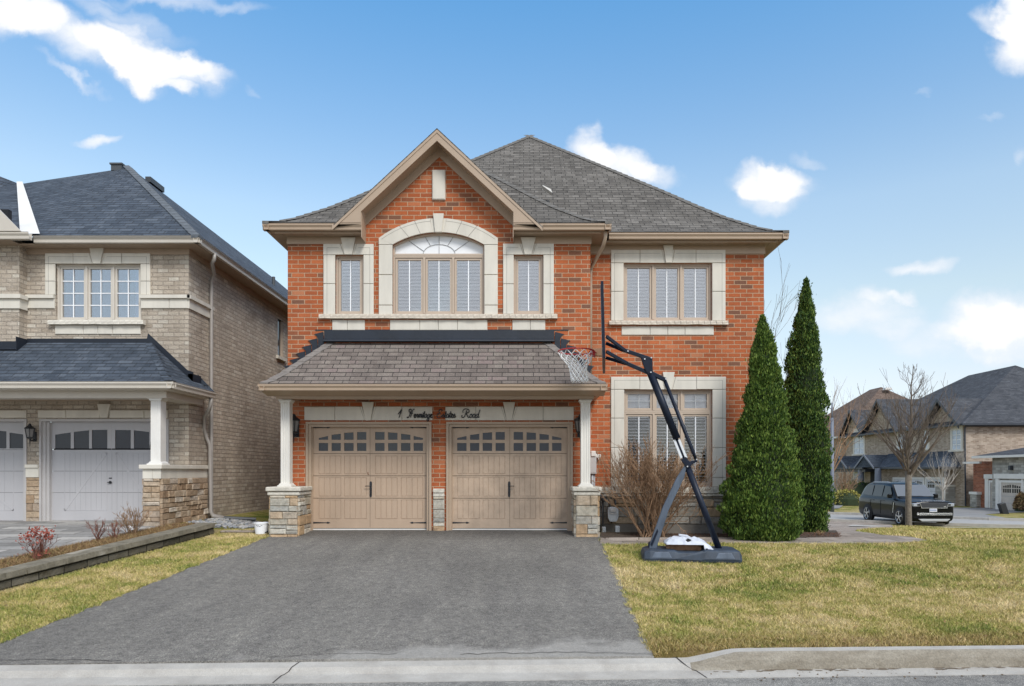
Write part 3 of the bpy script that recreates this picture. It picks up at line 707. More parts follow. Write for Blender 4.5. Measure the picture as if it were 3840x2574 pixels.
# --- garage
def garage_door(par, g, Y, crop_dx, mat, hinge=True):
    """g: clear opening x0,x1,z0,z1 ; built from sections read off the photograph"""
    fx = MB(); x0, x1, z0, z1 = g; t = .10
    # jambs and head trim
    for s, xa in ((1, x0), (-1, x1)):
        fx.box(xa, xa+s*t*.45, YW-.045, Y+.02, 0.0, z1-.001); fx.box(xa+s*t*.45, xa+s*t, YW+.0, Y+.02, 0.0, z1-.04)
        fx.box(xa+s*t, xa+s*(t+.012), YW+.05, Y+.02, 0, z1-.1)
    fx.box(x0+t*.45, x1-t*.45, YW-.045, Y+.02, z1-.045, z1-.001)
    fx.box(x0+t, x1-t, YW+.002, Y+.02, z1-.1, z1-.046)
    fx.build('door_frame', M['tan'], par)
    d0, d1, dz1 = x0+t+.002, x1-t-.002, z1-.09
    def px(v): return X(c4(v+crop_dx, 0)[0], Y)
    def pz(v): return Z(c4(0, v)[1], Y)
    cols = [(409,468),(490,548),(569,628),(650,708),(763,822),(844,903),(925,984),(1004,1063)]
    tops = [(741,728),(721,714),(709,705),(703,703)]; tops = tops + [(b_,a) for a, b_ in reversed(tops)]
    holes = []
    for (a, b_), (ta, tb) in zip(cols, tops):
        holes.append([(px(a),pz(752)),(px(b_),pz(752)),(px(b_),pz(tb)),(px(a),pz(ta))])
        holes.append([(px(a),pz(822)),(px(b_),pz(822)),(px(b_),pz(772)),(px(a),pz(772))])
    mb = MB(); zs = pz(838)
    wall_front(mb, [(d0, zs+.003), (d1, zs+.003), (d1, dz1), (d0, dz1)], holes, Y, .03)
    rows = [(978, 838, 852, 966), (1118, 978, 988, 1106), (1307, 1118, 1128, 1248)]
    for zb, zt_, pa, pb in rows:
        mb.box(d0, d1, Y+.012, Y+.05, pz(zb)+.004, pz(zt_)-.004)
        # rails and stiles stand proud of the recessed boards
        sp = [(409,550),(569,710),(763,903),(925,1063)]
        mb.box(d0, d1, Y, Y+.012, pz(pa), pz(zt_)-.006); mb.box(d0, d1, Y, Y+.012, pz(zb)+.006, pz(pb))
        ed = [d0] + [px(v) for s2 in sp for v in s2] + [d1]
        for i in range(0, 10, 2): mb.box(ed[i], ed[i+1], Y, Y+.012, pz(pb), pz(pa))
        for a, b_ in sp:
            n = 4; w = (px(b_)-px(a)-.012)/n
            for k in range(n):
                xa = px(a)+.006+k*w; mb.cbox(xa+.005, xa+w-.005, Y+.003, Y+.013, pz(pb)+.006, pz(pa)-.006, .003)
    # centre meeting line
    door = mb.build('garage_door', M[mat], par)
    cl = MB(); cl.box((d0+d1)/2-.004, (d0+d1)/2+.004, Y-.0015, Y+.01, pz(1300), dz1); cl.build('centre_seam', M['seam'], door)
    for h_ in holes:
        a = MB(); c_ = [sum(p[0] for p in h_)/4, sum(p[1] for p in h_)/4]
        a.prism([(c_[0]+(p[0]-c_[0])*1.02, c_[1]+(p[1]-c_[1])*1.03) for p in h_], 'y', Y+.018, Y+.024); a.build('pane', M['glass_pane'], door)
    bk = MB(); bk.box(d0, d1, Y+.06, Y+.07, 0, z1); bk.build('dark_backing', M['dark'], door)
    ws = MB(); ws.box(d0, d1, Y-.012, Y+.02, pz(1317), pz(1309)); ws.build('weather_strip', M['white'], door)
    for s, xa in ((1, d0), (-1, d1)):
        for zz in (pz(675), pz(1271)):
            hm = MB(); L = .40 if False else .36
            hm.prism([(xa+s*.004,zz-.016),(xa+s*(L*.8),zz-.005),(xa+s*(L*.8),zz+.005),(xa+s*.004,zz+.016)], 'y', Y-.008, Y)
            hm.prism([(xa+s*L*.8,zz-.016),(xa+s*L*.87,zz-.018),(xa+s*L*1.0,zz),(xa+s*L*.87,zz+.018),(xa+s*L*.8,zz+.016)], 'y', Y-.008, Y)
            hm.build('strap_hinge', M['black'], door)
    return door, d0, d1
def handle(door, x, z, Y, s):
    m_ = MB(); m_.prism([(x-.022,z-.14),(x+.022,z-.14),(x+.024,z+.13),(x+.014,z+.155),(x-.014,z+.155),(x-.024,z+.13)], 'y', Y-.012, Y)
    m_.prism([(x-.014,z-.165),(x+.014,z-.165),(x+.022,z-.14),(x-.022,z-.14)], 'y', Y-.012, Y)
    m_.tube([(x,Y-.01,z+.06),(x,Y-.055,z+.06),(x+s*.045,Y-.06,z+.062),(x+s*.105,Y-.05,z+.058)], .009, 6)
    m_.tube([(x,Y-.015,z+.0),(x,Y-.045,z-.02),(x,Y-.045,z-.10),(x,Y-.012,z-.12)], .008, 6)
    m_.build('handle', M['black'], door)
M['seam'] = plain('door_seam', (.18,.13,.09,1), .8)
d1_, _, _ = garage_door(H, G1, YD, 0, 'tan_door'); d2_, _, _ = garage_door(H, G2, YD, 867.5, 'tan_door2')
hz_ = Z(c4(0, 1060)[1], YD)
handle(d1_, X(c4(736,0)[0],YD), hz_, YD, -1); handle(d2_, X(c4(1603,0)[0],YD), hz_, YD, 1)
mb = MB(); xx, zz = X(c4(718,0)[0],YD), Z(c4(0,963)[1],YD)
mb.box(xx-.008,xx+.008,YD-.006,YD,zz-.02,zz+.03); mb.box(xx,xx+.02,YD-.007,YD-.001,zz-.025,zz-.01); mb.build('lock_plate', M['rust'] if 'rust' in M else M['seam'], d1_)
# lintels
for a, b_, ks, cuts in ((322, 1122, (683, 757, 706, 737), (513, 932)), (1204, 2006, (1565, 1640, 1588, 1618), (1395, 1815))):
    r = w4(a, b_, 546, 630); k = [X(c4(v,0)[0],YW) for v in ks]; kz = Z(c4(0,517)[1],YW)
    mb = MB(); g = .005; yf = YW-.03; e = .05
    cu = [X(c4(v,0)[0],YW) for v in cuts]
    mb.cbox(r[0], cu[0]-g, yf, YW+.02, r[2], r[3], .006); mb.cbox(cu[1]+g, r[1], yf, YW+.02, r[2], r[3], .006)
    mb.prism([(cu[0]+g,r[2]),(k[2]-g-e*.5,r[2]),(k[0]-g-e*.8,r[3]),(cu[0]+g,r[3])], 'y', yf, YW+.02)
    mb.prism([(k[2]-e*.5,r[2]),(k[2]-g,r[2]),(k[0]-g,r[3]),(k[0]-e*.8,r[3])], 'y', yf+.005, YW+.02)
    mb.prism([(k[3]+g+e*.5,r[2]),(cu[1]-g,r[2]),(cu[1]-g,r[3]),(k[1]+g+e*.8,r[3])], 'y', yf, YW+.02)
    mb.prism([(k[3]+g,r[2]),(k[3]+e*.5,r[2]),(k[1]+e*.8,r[3]),(k[1]+g,r[3])], 'y', yf+.005, YW+.02)
    mb.prism([(k[2],r[2]-.004),(k[3],r[2]-.004),(k[1],kz),(k[0],kz)], 'y', yf-.025, YW+.02)
    mb.box(r[0]+.01, r[1]-.01, yf+.012, YW+.015, r[2]+.01, r[3]-.01, 1)
    mb.build('garage_lintel', [M['stone_trim'], M['joint']], H)
# pedestals (stone piers) and columns
YP = 13.2
def pedestal(px0, px1, seed, side=1):
    x0, x1 = X(px0, YP), X(px1, YP); rr = random.Random(seed); mb = MB()
    ztop = Z(1132, YP); z0 = -.16
    stone_face(mb, (x0, YP), (x1, YP), z0, ztop, (0,-1), rr, (.03,.055), wr=(.2,.44), hr=(.11,.21), inset=.018)
    stone_face(mb, (x1, YP), (x1, YW), z0, ztop, (1,0), rr, (.03,.05), wr=(.2,.4), hr=(.11,.21), inset=.018)
    stone_face(mb, (x0, YW), (x0, YP), z0, ztop, (-1,0), rr, (.03,.05), wr=(.2,.4), hr=(.11,.21), inset=.018)
    p = mb.build('stone_pier', M['stone_warm'], H)
    c_ = MB(); c_.box(x0+.02, x1-.02, YP+.02, YW-.001, z0, ztop); c_.build('mortar_core', M['mortar_light'], p)
    for dz, w, h in ((0, .05, .065), (.078, .075, .085)):
        cp = MB(); n = 8; L = x1-x0+2*w; rr2 = random.Random(seed+9)
        zz0 = ztop+dz; zz1 = zz0+h
        cp.box(x0-w, x1+w, YP-w, YW-.002, zz0, zz1)
        o = cp.build('cap_stone', M['capstone'], p, bevel=.018)
    return x0, x1, ztop+.163
def column(px0, px1, zb, YC=13.34):
    x0, x1 = X(px0, YC), X(px1, YC); cx_ = (x0+x1)/2; w = (x1-x0)/2; mb = MB()
    ztp = Z(c4(0, 500)[1], YC)
    y0, y1 = YC, YC+2*w
    # fluted shaft
    pts = []; nf = 3
    fl = []
    for k in range(nf*2+1): fl.append((-w+2*w*k/(nf*2)))
    prof = [(-w,0)]
    for k in range(nf):
        a = -w+.022+(2*w-.044)*(k+.12)/nf; b_ = -w+.022+(2*w-.044)*(k+.88)/nf
        prof += [(a,0),(a+.006,.010),(b_-.006,.010),(b_,0)]
    prof += [(w,0),(w,2*w),(-w,2*w)]
    mb.prism([(cx_+p[0], y0+p[1]) for p in prof], 'z', zb+.06, ztp-.05)
    mb.box(cx_-w-.05, cx_+w+.05, y0-.05, y1+.05, zb, zb+.028)
    mb.prism([(cx_-w-.04,zb+.028),(cx_+w+.04,zb+.028),(cx_+w+.004,zb+.07),(cx_-w-.004,zb+.07)], 'y', y0-.03, y1+.03)
    mb.box(cx_-w-.035, cx_+w+.035, y0-.035, y1+.035, ztp-.022, ztp)
    mb.prism([(cx_-w-.006,ztp-.06),(cx_+w+.006,ztp-.06),(cx_+w+.03,ztp-.022),(cx_-w-.03,ztp-.022)], 'y', y0-.02, y1+.02)
    return mb.build('column', M['cream'], H, bevel=.003)
p1 = pedestal(618, 680, 11); p2 = pedestal(1316, 1365, 12)
column(641, 661.5, p1[2]); column(1327, 1348.5, p2[2])
# stone at the foot of brick piers
def footpier(a, b_, seed):
    x0, x1 = X(c4(a,0)[0],YW), X(c4(b_,0)[0],YW); rr = random.Random(seed); mb = MB(); zt_ = Z(c4(0,1108)[1],YW)
    stone_face(mb, (x0, YW), (x1, YW), -.16, zt_, (0,-1), rr, (.03,.06), wr=(.14,.3), hr=(.1,.24), inset=.015)
    mb.build('stone_pier', M['stone_warm'], H)
    for dz, w, h in ((0,.055,.07),(.078,.07,.085)):
        cp = MB(); cp.box(x0-.002, x1+.002, YW-w, YW, zt_+dz, zt_+dz+h); cp.build('cap_stone', M['capstone'], H, bevel=.012)
footpier(1128, 1198, 21); footpier(285, 326, 22); footpier(2008, 2050, 23)
# porch beam, soffit, skirt roof
YF = 12.78; EX0, EX1 = X(588, YF), X(1388, YF); zgt = Z(877, YF)
mb = MB(); gutter_x(mb, EX0, EX1, YF, zgt, 1); gutter_y(mb, YF+.0, YW, EX0, zgt, 1); gutter_y(mb, YF+.0, YR-.05, EX1, zgt, -1)
mb.build('gutter', M['tan'], H)
xb0, xb1 = X(c4(143,0)[0], 13.22), X(c4(2133,0)[0], 13.22); zb1 = zgt-.125; zb0 = Z(c4(0,488)[1], 13.22)
mb = MB()
mb.prism([(YF+.125, zb1+.004), (13.22, zb1-.06), (13.22, zb1-.04), (YF+.125, zb1+.03)], 'x', EX0+.02, EX1-.02)
mb.box(xb0, xb1, 13.22, 13.24, zb1-.11, zb1-.02)                  # crown
mb.box(xb0+.02, xb1-.02, 13.235, 13.62, zb0, zb1-.02)             # beam
mb.box(xb0+.02, xb0+.25, 13.62, YW, zb0, zb1-.02); mb.box(xb1-.25, xb1-.02, 13.62, YW+.5, zb0, zb1-.02)
mb.build('porch_beam', M['tan'], H)
mb = MB(); n = 44; zs_ = zb0+.03
for i in range(n):
    a = xb0+.25+(xb1-xb0-.5)*i/n; b_ = xb0+.25+(xb1-xb0-.5)*(i+1)/n
    mb.box(a+.006, b_-.006, 13.62, YW, zs_, zs_+.012)
mb.box(xb0+.25, xb1-.25, 13.6, YW, zs_+.008, zs_+.02)
mb.build('porch_soffit', M['tan_soffit'], H)
# skirt roof
tx0, tx1, tz = X(748,YW), X(1258,YW), Z(784,YW)
z0_ = zgt+.005; yf_ = YF+.03; e0, e1 = EX0+.03, EX1-.03
mb = MB(); prof = [(0,0),(.25,.17),(1,1)]
def lp(p, q, t): return tuple(p[i]+(q[i]-p[i])*t for i in range(len(p)))
def sk(t, zf):   # eave to wall interpolation
    return (e0+(tx0-e0)*t, yf_+(YW-yf_)*t, z0_+(tz-z0_)*zf), (e1+(tx1-e1)*t, yf_+(YW-yf_)*t, z0_+(tz-z0_)*zf)
v = 0; pts_l = []; pts_r = []
sec = [(0,0),(.12,.085),(.3,.26),(1,1)]
for (t0, f0), (t1, f1) in zip(sec, sec[1:]):
    A, B = sk(t0, f0); A2, B2 = sk(t1, f1); L = math.hypot((t1-t0)*(YW-yf_), (f1-f0)*(tz-z0_))
    mb.face([A,B,B2,A2], [(A[0],v),(B[0],v),(B2[0],v+L),(A2[0],v+L)])
    mb.face([(A[0],YW,A[2]),A,A2,(A2[0],YW,A2[2])], [(YW,v),(A[1],v),(A2[1],v+L),(YW,v+L)])
    yb_ = YR if B[0] > XM else YW
    mb.face([B,(B[0],YR,B[2]),(B2[0],YR,B2[2]),B2], [(B[1],v),(YR,v),(YR,v+L),(B2[1],v+L)])
    v += L; pts_l += [A] if t0 == 0 else [A]; pts_r += [B]
pts_l.append(A2); pts_r.append(B2)
mb.face([(e0,yf_,z0_-.012),(e0,YW,z0_-.012),(e1,YW,z0_-.012),(e1,yf_,z0_-.012)])
sr = mb.build('porch_roof', M['roof_warm'], H)
for pts_, sx_ in ((pts_l, 1), (pts_r, -1)): mb = MB(); hip_cap(mb, pts_, sx_, 1, .16, .015); mb.build('hip_cap', M['cap_warm'], sr)
mb = MB()
fz0 = Z(c4(0,132)[1], YW-.08); fz1 = Z(c4(0,68)[1], YW)
mb.prism([(YW-.11,fz0-.01),(YW-.10,fz0+.02),(YW-.03,fz0+.05),(YW-.02,fz1),(YW+.01,fz1),(YW+.01,fz0-.02)], 'x', tx0-.06, tx1+.07)
mb.box(tx0-.25, tx1+.36, YW-.012, YW+.01, fz1-.0, fz1+.02)
for side, xs_, xe, sgn in ((0, tx0-.06, XL, -1), (1, tx1+.07, XM, 1)):
    n = 6
    for i in range(n):
        xa = xs_+(xe-xs_)*i/n; xb = xs_+(xe-xs_)*(i+1.0)/n
        ztp = fz1-.03-(fz1-3.28)*(i+.0)/n; zbt = ztp-.42
        mb.prism([(xa,zbt),(xb,zbt),(xb,ztp-.13),(xb+sgn*.05,ztp-.06),(xb+sgn*.08,ztp-.045),(xa+sgn*.02,ztp)], 'y', YW-.022-.002*i, YW+.005)
mb.build('flashing', M['flash'], sr)
# --- main roofs
PROF = [(0,EAVE+.03),(.25,6.235),(.5,6.40),(1,6.79),(1.5,7.24),(2,7.71),(3,8.62),(5.26,10.66)]
LX, RX, YE, YEL = X(598.5,13.5), X(1803,14.03), 14.03, 13.5; MX = X(1397,13.5)
w_ = (RX-LX-.04)/2; xil_, xir_ = X(c3(665,0)[0],13.5), X(c3(1610,0)[0],13.5)
mb = MB(); pf = PROF[:-1]+[(w_, 8.62+(w_-3)*.9026)]
hip_roof(mb, LX+.04, RX, YE, 26.4, pf)
w2_ = (MX-LX)/2; pf2 = PROF[:-1]+[(w2_, 8.62+(w2_-3)*.9026)]
pf3 = [(0,EAVE+.03),(.25,6.235),(.44,6.355)]+pf2[2:]      # a break at the wall line, open over the gable bay
hip_roof(mb, LX, MX, YEL, 20, pf3, sides='lr'); v = 0
for (t0, z0), (t1, z1) in zip(pf3, pf3[1:]):
    L = math.hypot(t1-t0, z1-z0)
    for a0, a1, b0, b1 in (((LX+t0, xil_, LX+t1, xil_), (xir_, MX-t0, xir_, MX-t1)) if t1 < .45 else ((LX+t0, MX-t0, LX+t1, MX-t1),)):
        mb.face([(a0,YEL+t0,z0),(a1,YEL+t0,z0),(b1,YEL+t1,z1),(b0,YEL+t1,z1)], [(a0,v),(a1,v),(b1,v+L),(b0,v+L)])
    v += L
mb.face([(LX+.05,YW+.02,EAVE),(LX+.05,26,EAVE),(XM,26,EAVE),(XM,YW+.02,EAVE)]); mb.face([(XM,YE+.02,EAVE),(XM,26,EAVE),(RX-.02,26,EAVE),(RX-.02,YE+.02,EAVE)])
roof = mb.build('roof', M['roof_grey'], H)
for pts_, sx_ in (([(RX-t,YE+t,z) for t, z in pf], -1), ([(LX+.04+t,YE+t,z) for t, z in pf], 1), ([(MX-t,YEL+t,z) for t, z in pf2], -1), ([(LX+t,YEL+t,z) for t, z in pf2], 1)):
    mb = MB(); hip_cap(mb, pts_, sx_, 1); mb.build('hip_cap', M['cap_grey'], roof)
# gable roof over the centre
def gz_at(x): return gz-abs(x-gx)*GSL
mb = MB(); gy1 = 18.5; xl, xr = X(762,13.5), X(1240,13.5)
for x_, s in ((xl, -1), (xr, 1)):
    L = math.hypot(x_-gx, gz-gz_at(x_))
    p = [(gx,YEL,gz),(gx,gy1,gz),(x_,gy1,gz_at(x_)),(x_,YEL,gz_at(x_))]
    uv_ = [(YEL,L),(gy1,L),(gy1,0),(YEL,0)]
    if s < 0: p.reverse(); uv_.reverse(); p = [p[k] for k in (0,1,2,3)]
    mb.face(p if s < 0 else list(reversed(p)), uv_ if s < 0 else list(reversed(uv_)))
    q = [(a[0],a[1],a[2]-.03) for a in (p if s < 0 else list(reversed(p)))]
    mb.face(list(reversed(q)))
    mb.face([(gx,YEL,gz),(gx,YEL,gz-.03),(x_,YEL,gz_at(x_)-.03),(x_,YEL,gz_at(x_))] if s < 0 else [(gx,YEL,gz),(x_,YEL,gz_at(x_)),(x_,YEL,gz_at(x_)-.03),(gx,YEL,gz-.03)])
mb.build('gable_roof', M['roof_grey'], roof)
# rake boards, gable soffit, boxed returns
mb = MB(); fh = .215
def rake_pts(s, x_end, top_off, bot_off):
    return [(gx, gz-top_off), (x_end, gz_at(x_end)-top_off), (x_end, gz_at(x_end)-bot_off), (gx, gz-bot_off)]
xbl, xbr = X(c3(487,0)[0],13.5), X(c3(1790,0)[0],13.5)
xil, xir = X(c3(665,0)[0],13.5), X(c3(1610,0)[0],13.5)
yk = YEL+.005
for s, xo, xi in ((-1, xbl, xil), (1, xbr, xir)):
    zi_ = gz_at(xi)-.03-fh
    mb.prism([(gx,gz-.03),(xo,gz_at(xo)-.03),(xo,EAVE+.0),(xi,EAVE+.0),(xi,zi_),(gx,gz-.03-fh)], 'y', yk, yk+.03)
    # inner thin shadow bead
    mb.prism([(gx,gz-.03),(xo,gz_at(xo)-.03),(xo,gz_at(xo)-.09),(gx,gz-.09)], 'y', yk-.012, yk)
    # return cheek facing the gable wall
    mb.box(xi-.0 if s < 0 else xi-.012, xi+.012 if s < 0 else xi, yk+.03, YW, EAVE-.25, zi_+.05)
    # soffit under the rake
    th = .012
    zw = lambda x_: gz_at(x_)-.03-fh+.045
    xg = gx
    a_, b2 = (xi, zw(xi)), (xg, zw(xg))
    mb.prism([a_, b2, (b2[0], b2[1]+th), (a_[0], a_[1]+th)], 'y', yk+.03, YW)
    # frieze board on the wall under the soffit
    mb.prism([(xi,zw(xi)),(xg,zw(xg)),(xg,zw(xg)-.2),(xi,zw(xi)-.2)], 'y', YW-.03, YW+.002)
mb.build('rake_board', M['tan'], roof)
# eave gutters, soffits, friezes
mb = MB()
gutter_x(mb, LX, xil+.0, YEL, EAVE+.02); gutter_x(mb, xir-.0, MX, YEL, EAVE+.02); gutter_y(mb, YEL, 26.4, LX, EAVE+.02)
gutter_y(mb, YEL, YE+.05, MX, EAVE+.02, -1); gutter_x(mb, MX+.02, RX, YE, EAVE+.02); gutter_y(mb, YE, 26.4, RX, EAVE+.02, -1)
mb.build('gutter', M['tan'], roof)
mb = MB(); zs2 = EAVE-.11
def soff(x0, x1, y0, y1):
    mb.box(x0, x1, y0, y1, zs2-.012, zs2)
    n = max(1, int((x1-x0)/.2))
    for i in range(n+1):
        xx_ = x0+(x1-x0)*i/n; mb.box(xx_-.006, xx_+.006, y0, y1-.002, zs2-.02, zs2-.012)
soff(LX+.11, xil, YEL+.12, YW); soff(xir, MX-.11, YEL+.12, YW); soff(XM+.0, MX-.11, YW, YR)
soff(MX-.1, RX-.11, YE+.12, YR); mb.box(LX+.11, XL, YW, 26, zs2-.012, zs2); mb.box(XR, RX-.11, YR, 26, zs2-.012, zs2)
mb.build('soffit', M['tan_soffit'], roof)
mb = MB()
mb.box(XL-.01, xil+.0, YW-.025, YW+.002, zs2-.16, zs2-.012); mb.box(xir, XM+.02, YW-.025, YW+.002, zs2-.16, zs2-.012)
mb.box(XM+.0, XM+.024, YW, YR, zs2-.16, zs2-.012); mb.box(XM+.02, XR+.02, YR-.025, YR+.002, zs2-.19, zs2-.012)
mb.box(XR, XR+.024, YR, 26, zs2-.16, zs2-.012); mb.box(XL-.024, XL, YW, 26, zs2-.16, zs2-.012)
# light bead lines on the frieze, as in the photo
mb.box(LX+.2, xil-.02, YEL+.13, YEL+.15, zs2-.03, zs2-.0); mb.box(xir, MX-.2, YEL+.13, YEL+.15, zs2-.03, zs2)
mb.box(MX-.1, RX-.2, YE+.13, YE+.15, zs2-.03, zs2)
mb.build('frieze', M['tan'], roof)
mb = MB(); vx, vY = X(1240, 16.0), 16.0   # roof vent
mb.prism([(-.0,0),(.42,0),(.36,.10),(.05,.03)], 'y', 0, .3)
mb.v = [(p[0]*.55+X(1238,15.6), p[1]*.6+15.5, p[2]*.6+7.70-.40*p[0]) for p in mb.v]
mb.build('roof_vent', M['white'], roof)
# downspouts
downpipe('downspout', H, [(X(1383,13.62),13.62,EAVE-.1),(X(1383,13.62),13.64,EAVE-.22),(X(1378,13.7),13.72,EAVE-.36),(X(1352,14.2),14.3,EAVE-.62),(XM+.045,YR-.12,EAVE-.72),(XM+.045,YR-.12,EAVE-1.0),(XM+.04,YR-.12,3.0)], 'tan')
lantern(H, X(c4(258,0)[0],YW-.14), Z(c4(0,662)[1],YW-.14), YW, 1.35); lantern(H, X(c4(2048,0)[0],YW-.14), Z(c4(0,662)[1],YW-.14), YW, 1.35)
# electric meter
ym = YR-.13; r = w6(226, 268, 590, 740, ym); mb = MB()
mb.box(r[0]-.02, r[1], ym, YR, r[2], r[3]); mb.box(r[0]-.01, r[1]-.01, ym-.006, ym, r[2]+.02, r[3]-.05)
em = mb.build('electric_meter', M['meter_box'] if 'meter_box' in M else M['metal_grey'], H, bevel=.01)
r2 = w6(228, 262, 572, 612, ym); mb = MB(); mb.box(r2[0], r2[1], ym-.03, YR-.05, r2[2], r2[3]); r3 = w6(262, 300, 596, 622, ym)
mb.box(r3[0], r3[1], ym-.01, YR-.05, r3[2], r3[3]); mb.box(r3[0]+.05, r3[1]-.04, ym-.01, YR-.05, r3[2]-.04, r3[2]); mb.build('meter_cap', M['white'], em, bevel=.01)
mb = MB(); xx = X(c6(240,0)[0], ym); mb.tube([(xx,YR-.07,r[2]+.01),(xx,YR-.07,.55)], .028, 8); xx = X(c6(256,0)[0], ym); mb.tube([(xx,YR-.07,r[2]+.01),(xx,YR-.07,.55)], .012, 6)
mb.build('conduit', M['metal_grey'], em, smooth=True)
# gas meter
yg = YR-.3; r = w6(350, 432, 985, 1092, yg); mb = MB(); cx_ = (r[0]+r[1])/2; hw_ = (r[1]-r[0])/2; zz0, zz1 = r[2], r[3]; hh = zz1-zz0
mb.prism([(cx_-hw_*.6,zz0),(cx_+hw_*.6,zz0),(cx_+hw_*.95,zz0+hh*.25),(cx_+hw_,zz0+hh*.65),(cx_+hw_*.9,zz0+hh*.95),(cx_+hw_*.5,zz1),(cx_-hw_*.5,zz1),(cx_-hw_*.9,zz0+hh*.95),(cx_-hw_,zz0+hh*.65),(cx_-hw_*.95,zz0+hh*.25)], 'y', yg, yg+.2)
gm = mb.build('gas_meter', M['metal_grey'], H, bevel=.015)
mb = MB(); mb.box(cx_-.07,cx_+.05,yg-.03,yg+.01,zz0+hh*.68,zz0+hh*.9); mb.box(cx_-.075,cx_+.075,yg-.02,yg,zz0+hh*.55,zz0+hh*.6); mb.build('index_cover', M['meter_box'] if 'meter_box' in M else M['white'], gm, bevel=.006)
mb = MB(); pz_ = lambda v: Z(c6(0,v)[1], yg); px_ = lambda v: X(c6(v,0)[0], yg)
mb.tube([(px_(372),yg+.1,zz1-.02),(px_(370),yg+.1,pz_(948)),(px_(345),yg+.1,pz_(940)),(px_(318),yg+.1,pz_(930)),(px_(318),yg+.1,-.2)], .022, 8)
mb.tube([(px_(296),yg+.12,pz_(890)),(px_(296),yg+.12,-.2)], .02, 8); mb.lathe([(.02,-.05),(.05,-.04),(.06,0),(.05,.04),(.02,.05)], (px_(300),yg+.08,pz_(905)), 'y', 10)
mb.lathe([(.02,-.06),(.06,-.05),(.065,0),(.03,.06)], (px_(322),yg+.06,pz_(925)), 'y', 10)
mb.tube([(px_(410),yg+.1,zz1-.02),(px_(412),yg+.1,pz_(940)),(px_(412),YR,pz_(935))], .02, 8)
mb.build('gas_pipe', M['pipe_dark'], gm, smooth=True)
mb = MB(); mb.box(px_(405),px_(440),yg,yg+.12,pz_(1182),pz_(1122)); mb.box(px_(308),px_(338),yg,yg+.1,pz_(1184),pz_(1130)); mb.build('utility_box', M['metal_grey'], gm, bevel=.02)
# script lettering over the garage: strokes in a 1-unit high hand
S = {
 '1': [[(0,.42),(.28,.72),(.5,1.0)],[(.5,1.0),(.32,.5),(.14,0)]],
 'H': [[(0,.12),(.02,.0),(.2,.02),(.42,.4),(.62,.92),(.5,1.05),(.3,.95),(.3,.72),(.5,.6)],[(1.12,1.02),(.95,1.03),(.8,.85),(.62,.4),(.5,.03)],[(.36,.5),(.62,.55),(.85,.52)]],
 'E': [[(.78,.78),(.86,.92),(.72,1.04),(.5,.96),(.42,.78),(.5,.6),(.66,.54)],[(.66,.54),(.3,.5),(.12,.25),(.2,.03),(.45,-.03),(.72,.15),(.8,.3)]],
 'R': [[(0,.3),(-.02,.1),(.1,0),(.3,.1),(.5,.5),(.64,.92)],[(.16,.6),(.14,.85),(.36,1.05),(.7,1.05),(.92,.9),(.85,.65),(.55,.52),(.68,.3),(.78,.06),(.95,.02),(1.05,.12)]],
 'e': [[(0,.12),(.16,.18),(.3,.3),(.28,.44),(.16,.4),(.08,.2),(.12,.02),(.26,0),(.4,.12)]],
 'r': [[(0,.08),(.12,.3),(.18,.45)],[(.18,.4),(.32,.4),(.26,.15),(.3,0),(.42,.12)]],
 'm': [[(0,.08),(.12,.42),(.04,0)],[(.06,.1),(.22,.42),(.28,.36),(.2,0)],[(.22,.1),(.4,.42),(.46,.34),(.4,.02),(.54,.1)]],
 'i': [[(0,.1),(.12,.42),(.06,.05),(.14,0),(.24,.1)],[(.19,.6),(.2,.63)]],
 't': [[(0,.1),(.2,.5),(.26,.8)],[(.26,.8),(.12,.2),(.14,.0),(.28,.08)],[(.04,.52),(.34,.55)]],
 'a': [[(.36,.36),(.24,.44),(.08,.3),(.04,.08),(.14,0),(.28,.14),(.38,.42)],[(.38,.42),(.3,.1),(.36,0),(.48,.12)]],
 'g': [[(.36,.36),(.24,.44),(.08,.3),(.04,.08),(.14,0),(.28,.14),(.38,.42)],[(.38,.42),(.24,-.2),(.08,-.42),(-.04,-.3),(.1,-.1),(.46,.12)]],
 's': [[(0,.08),(.2,.44),(.24,.36),(.26,.12),(.14,0),(.02,.06)],[(.2,.03),(.4,.12)]],
 'o': [[(.22,.44),(.08,.34),(.03,.12),(.12,0),(.26,.08),(.32,.3),(.22,.44),(.4,.38)]],
 'd': [[(.34,.36),(.22,.44),(.08,.3),(.04,.08),(.14,0),(.28,.14),(.4,.46),(.56,.98)],[(.56,.98),(.4,.46),(.3,.1),(.36,0),(.5,.12)]],
}
ADV = {'1':.5,'H':.95,'E':.82,'R':.98,'e':.34,'r':.36,'m':.50,'i':.19,'t':.24,'a':.42,'g':.42,'s':.34,'o':.36,'d':.5}
def letters(text, x0, x1, z0, hgt, Y):
    adv = sum(ADV[c_] for c_ in text); k = (x1-x0)/(adv+.1); mb = MB(); x = x0
    for c_ in text:
        for st in S[c_]:
            pts = [(x+p[0]*k, Y, z0+p[1]*hgt) for p in st]
            # smooth the stroke
            out = []
            for i in range(len(pts)-1):
                p0 = Vector(pts[max(i-1,0)]); p1_ = Vector(pts[i]); p2_ = Vector(pts[i+1]); p3 = Vector(pts[min(i+2,len(pts)-1)])
                for q in range(4):
                    t = q/4; out.append(.5*((2*p1_)+(-p0+p2_)*t+(2*p0-5*p1_+4*p2_-p3)*t*t+(-p0+3*p1_-3*p2_+p3)*t**3))
            out.append(Vector(pts[-1])); mb.tube(out, .0095, 5)
        x += ADV[c_]*k
    return mb
zb_ = Z(954.5, YW-.05); hg = .165
yl = YW-.048
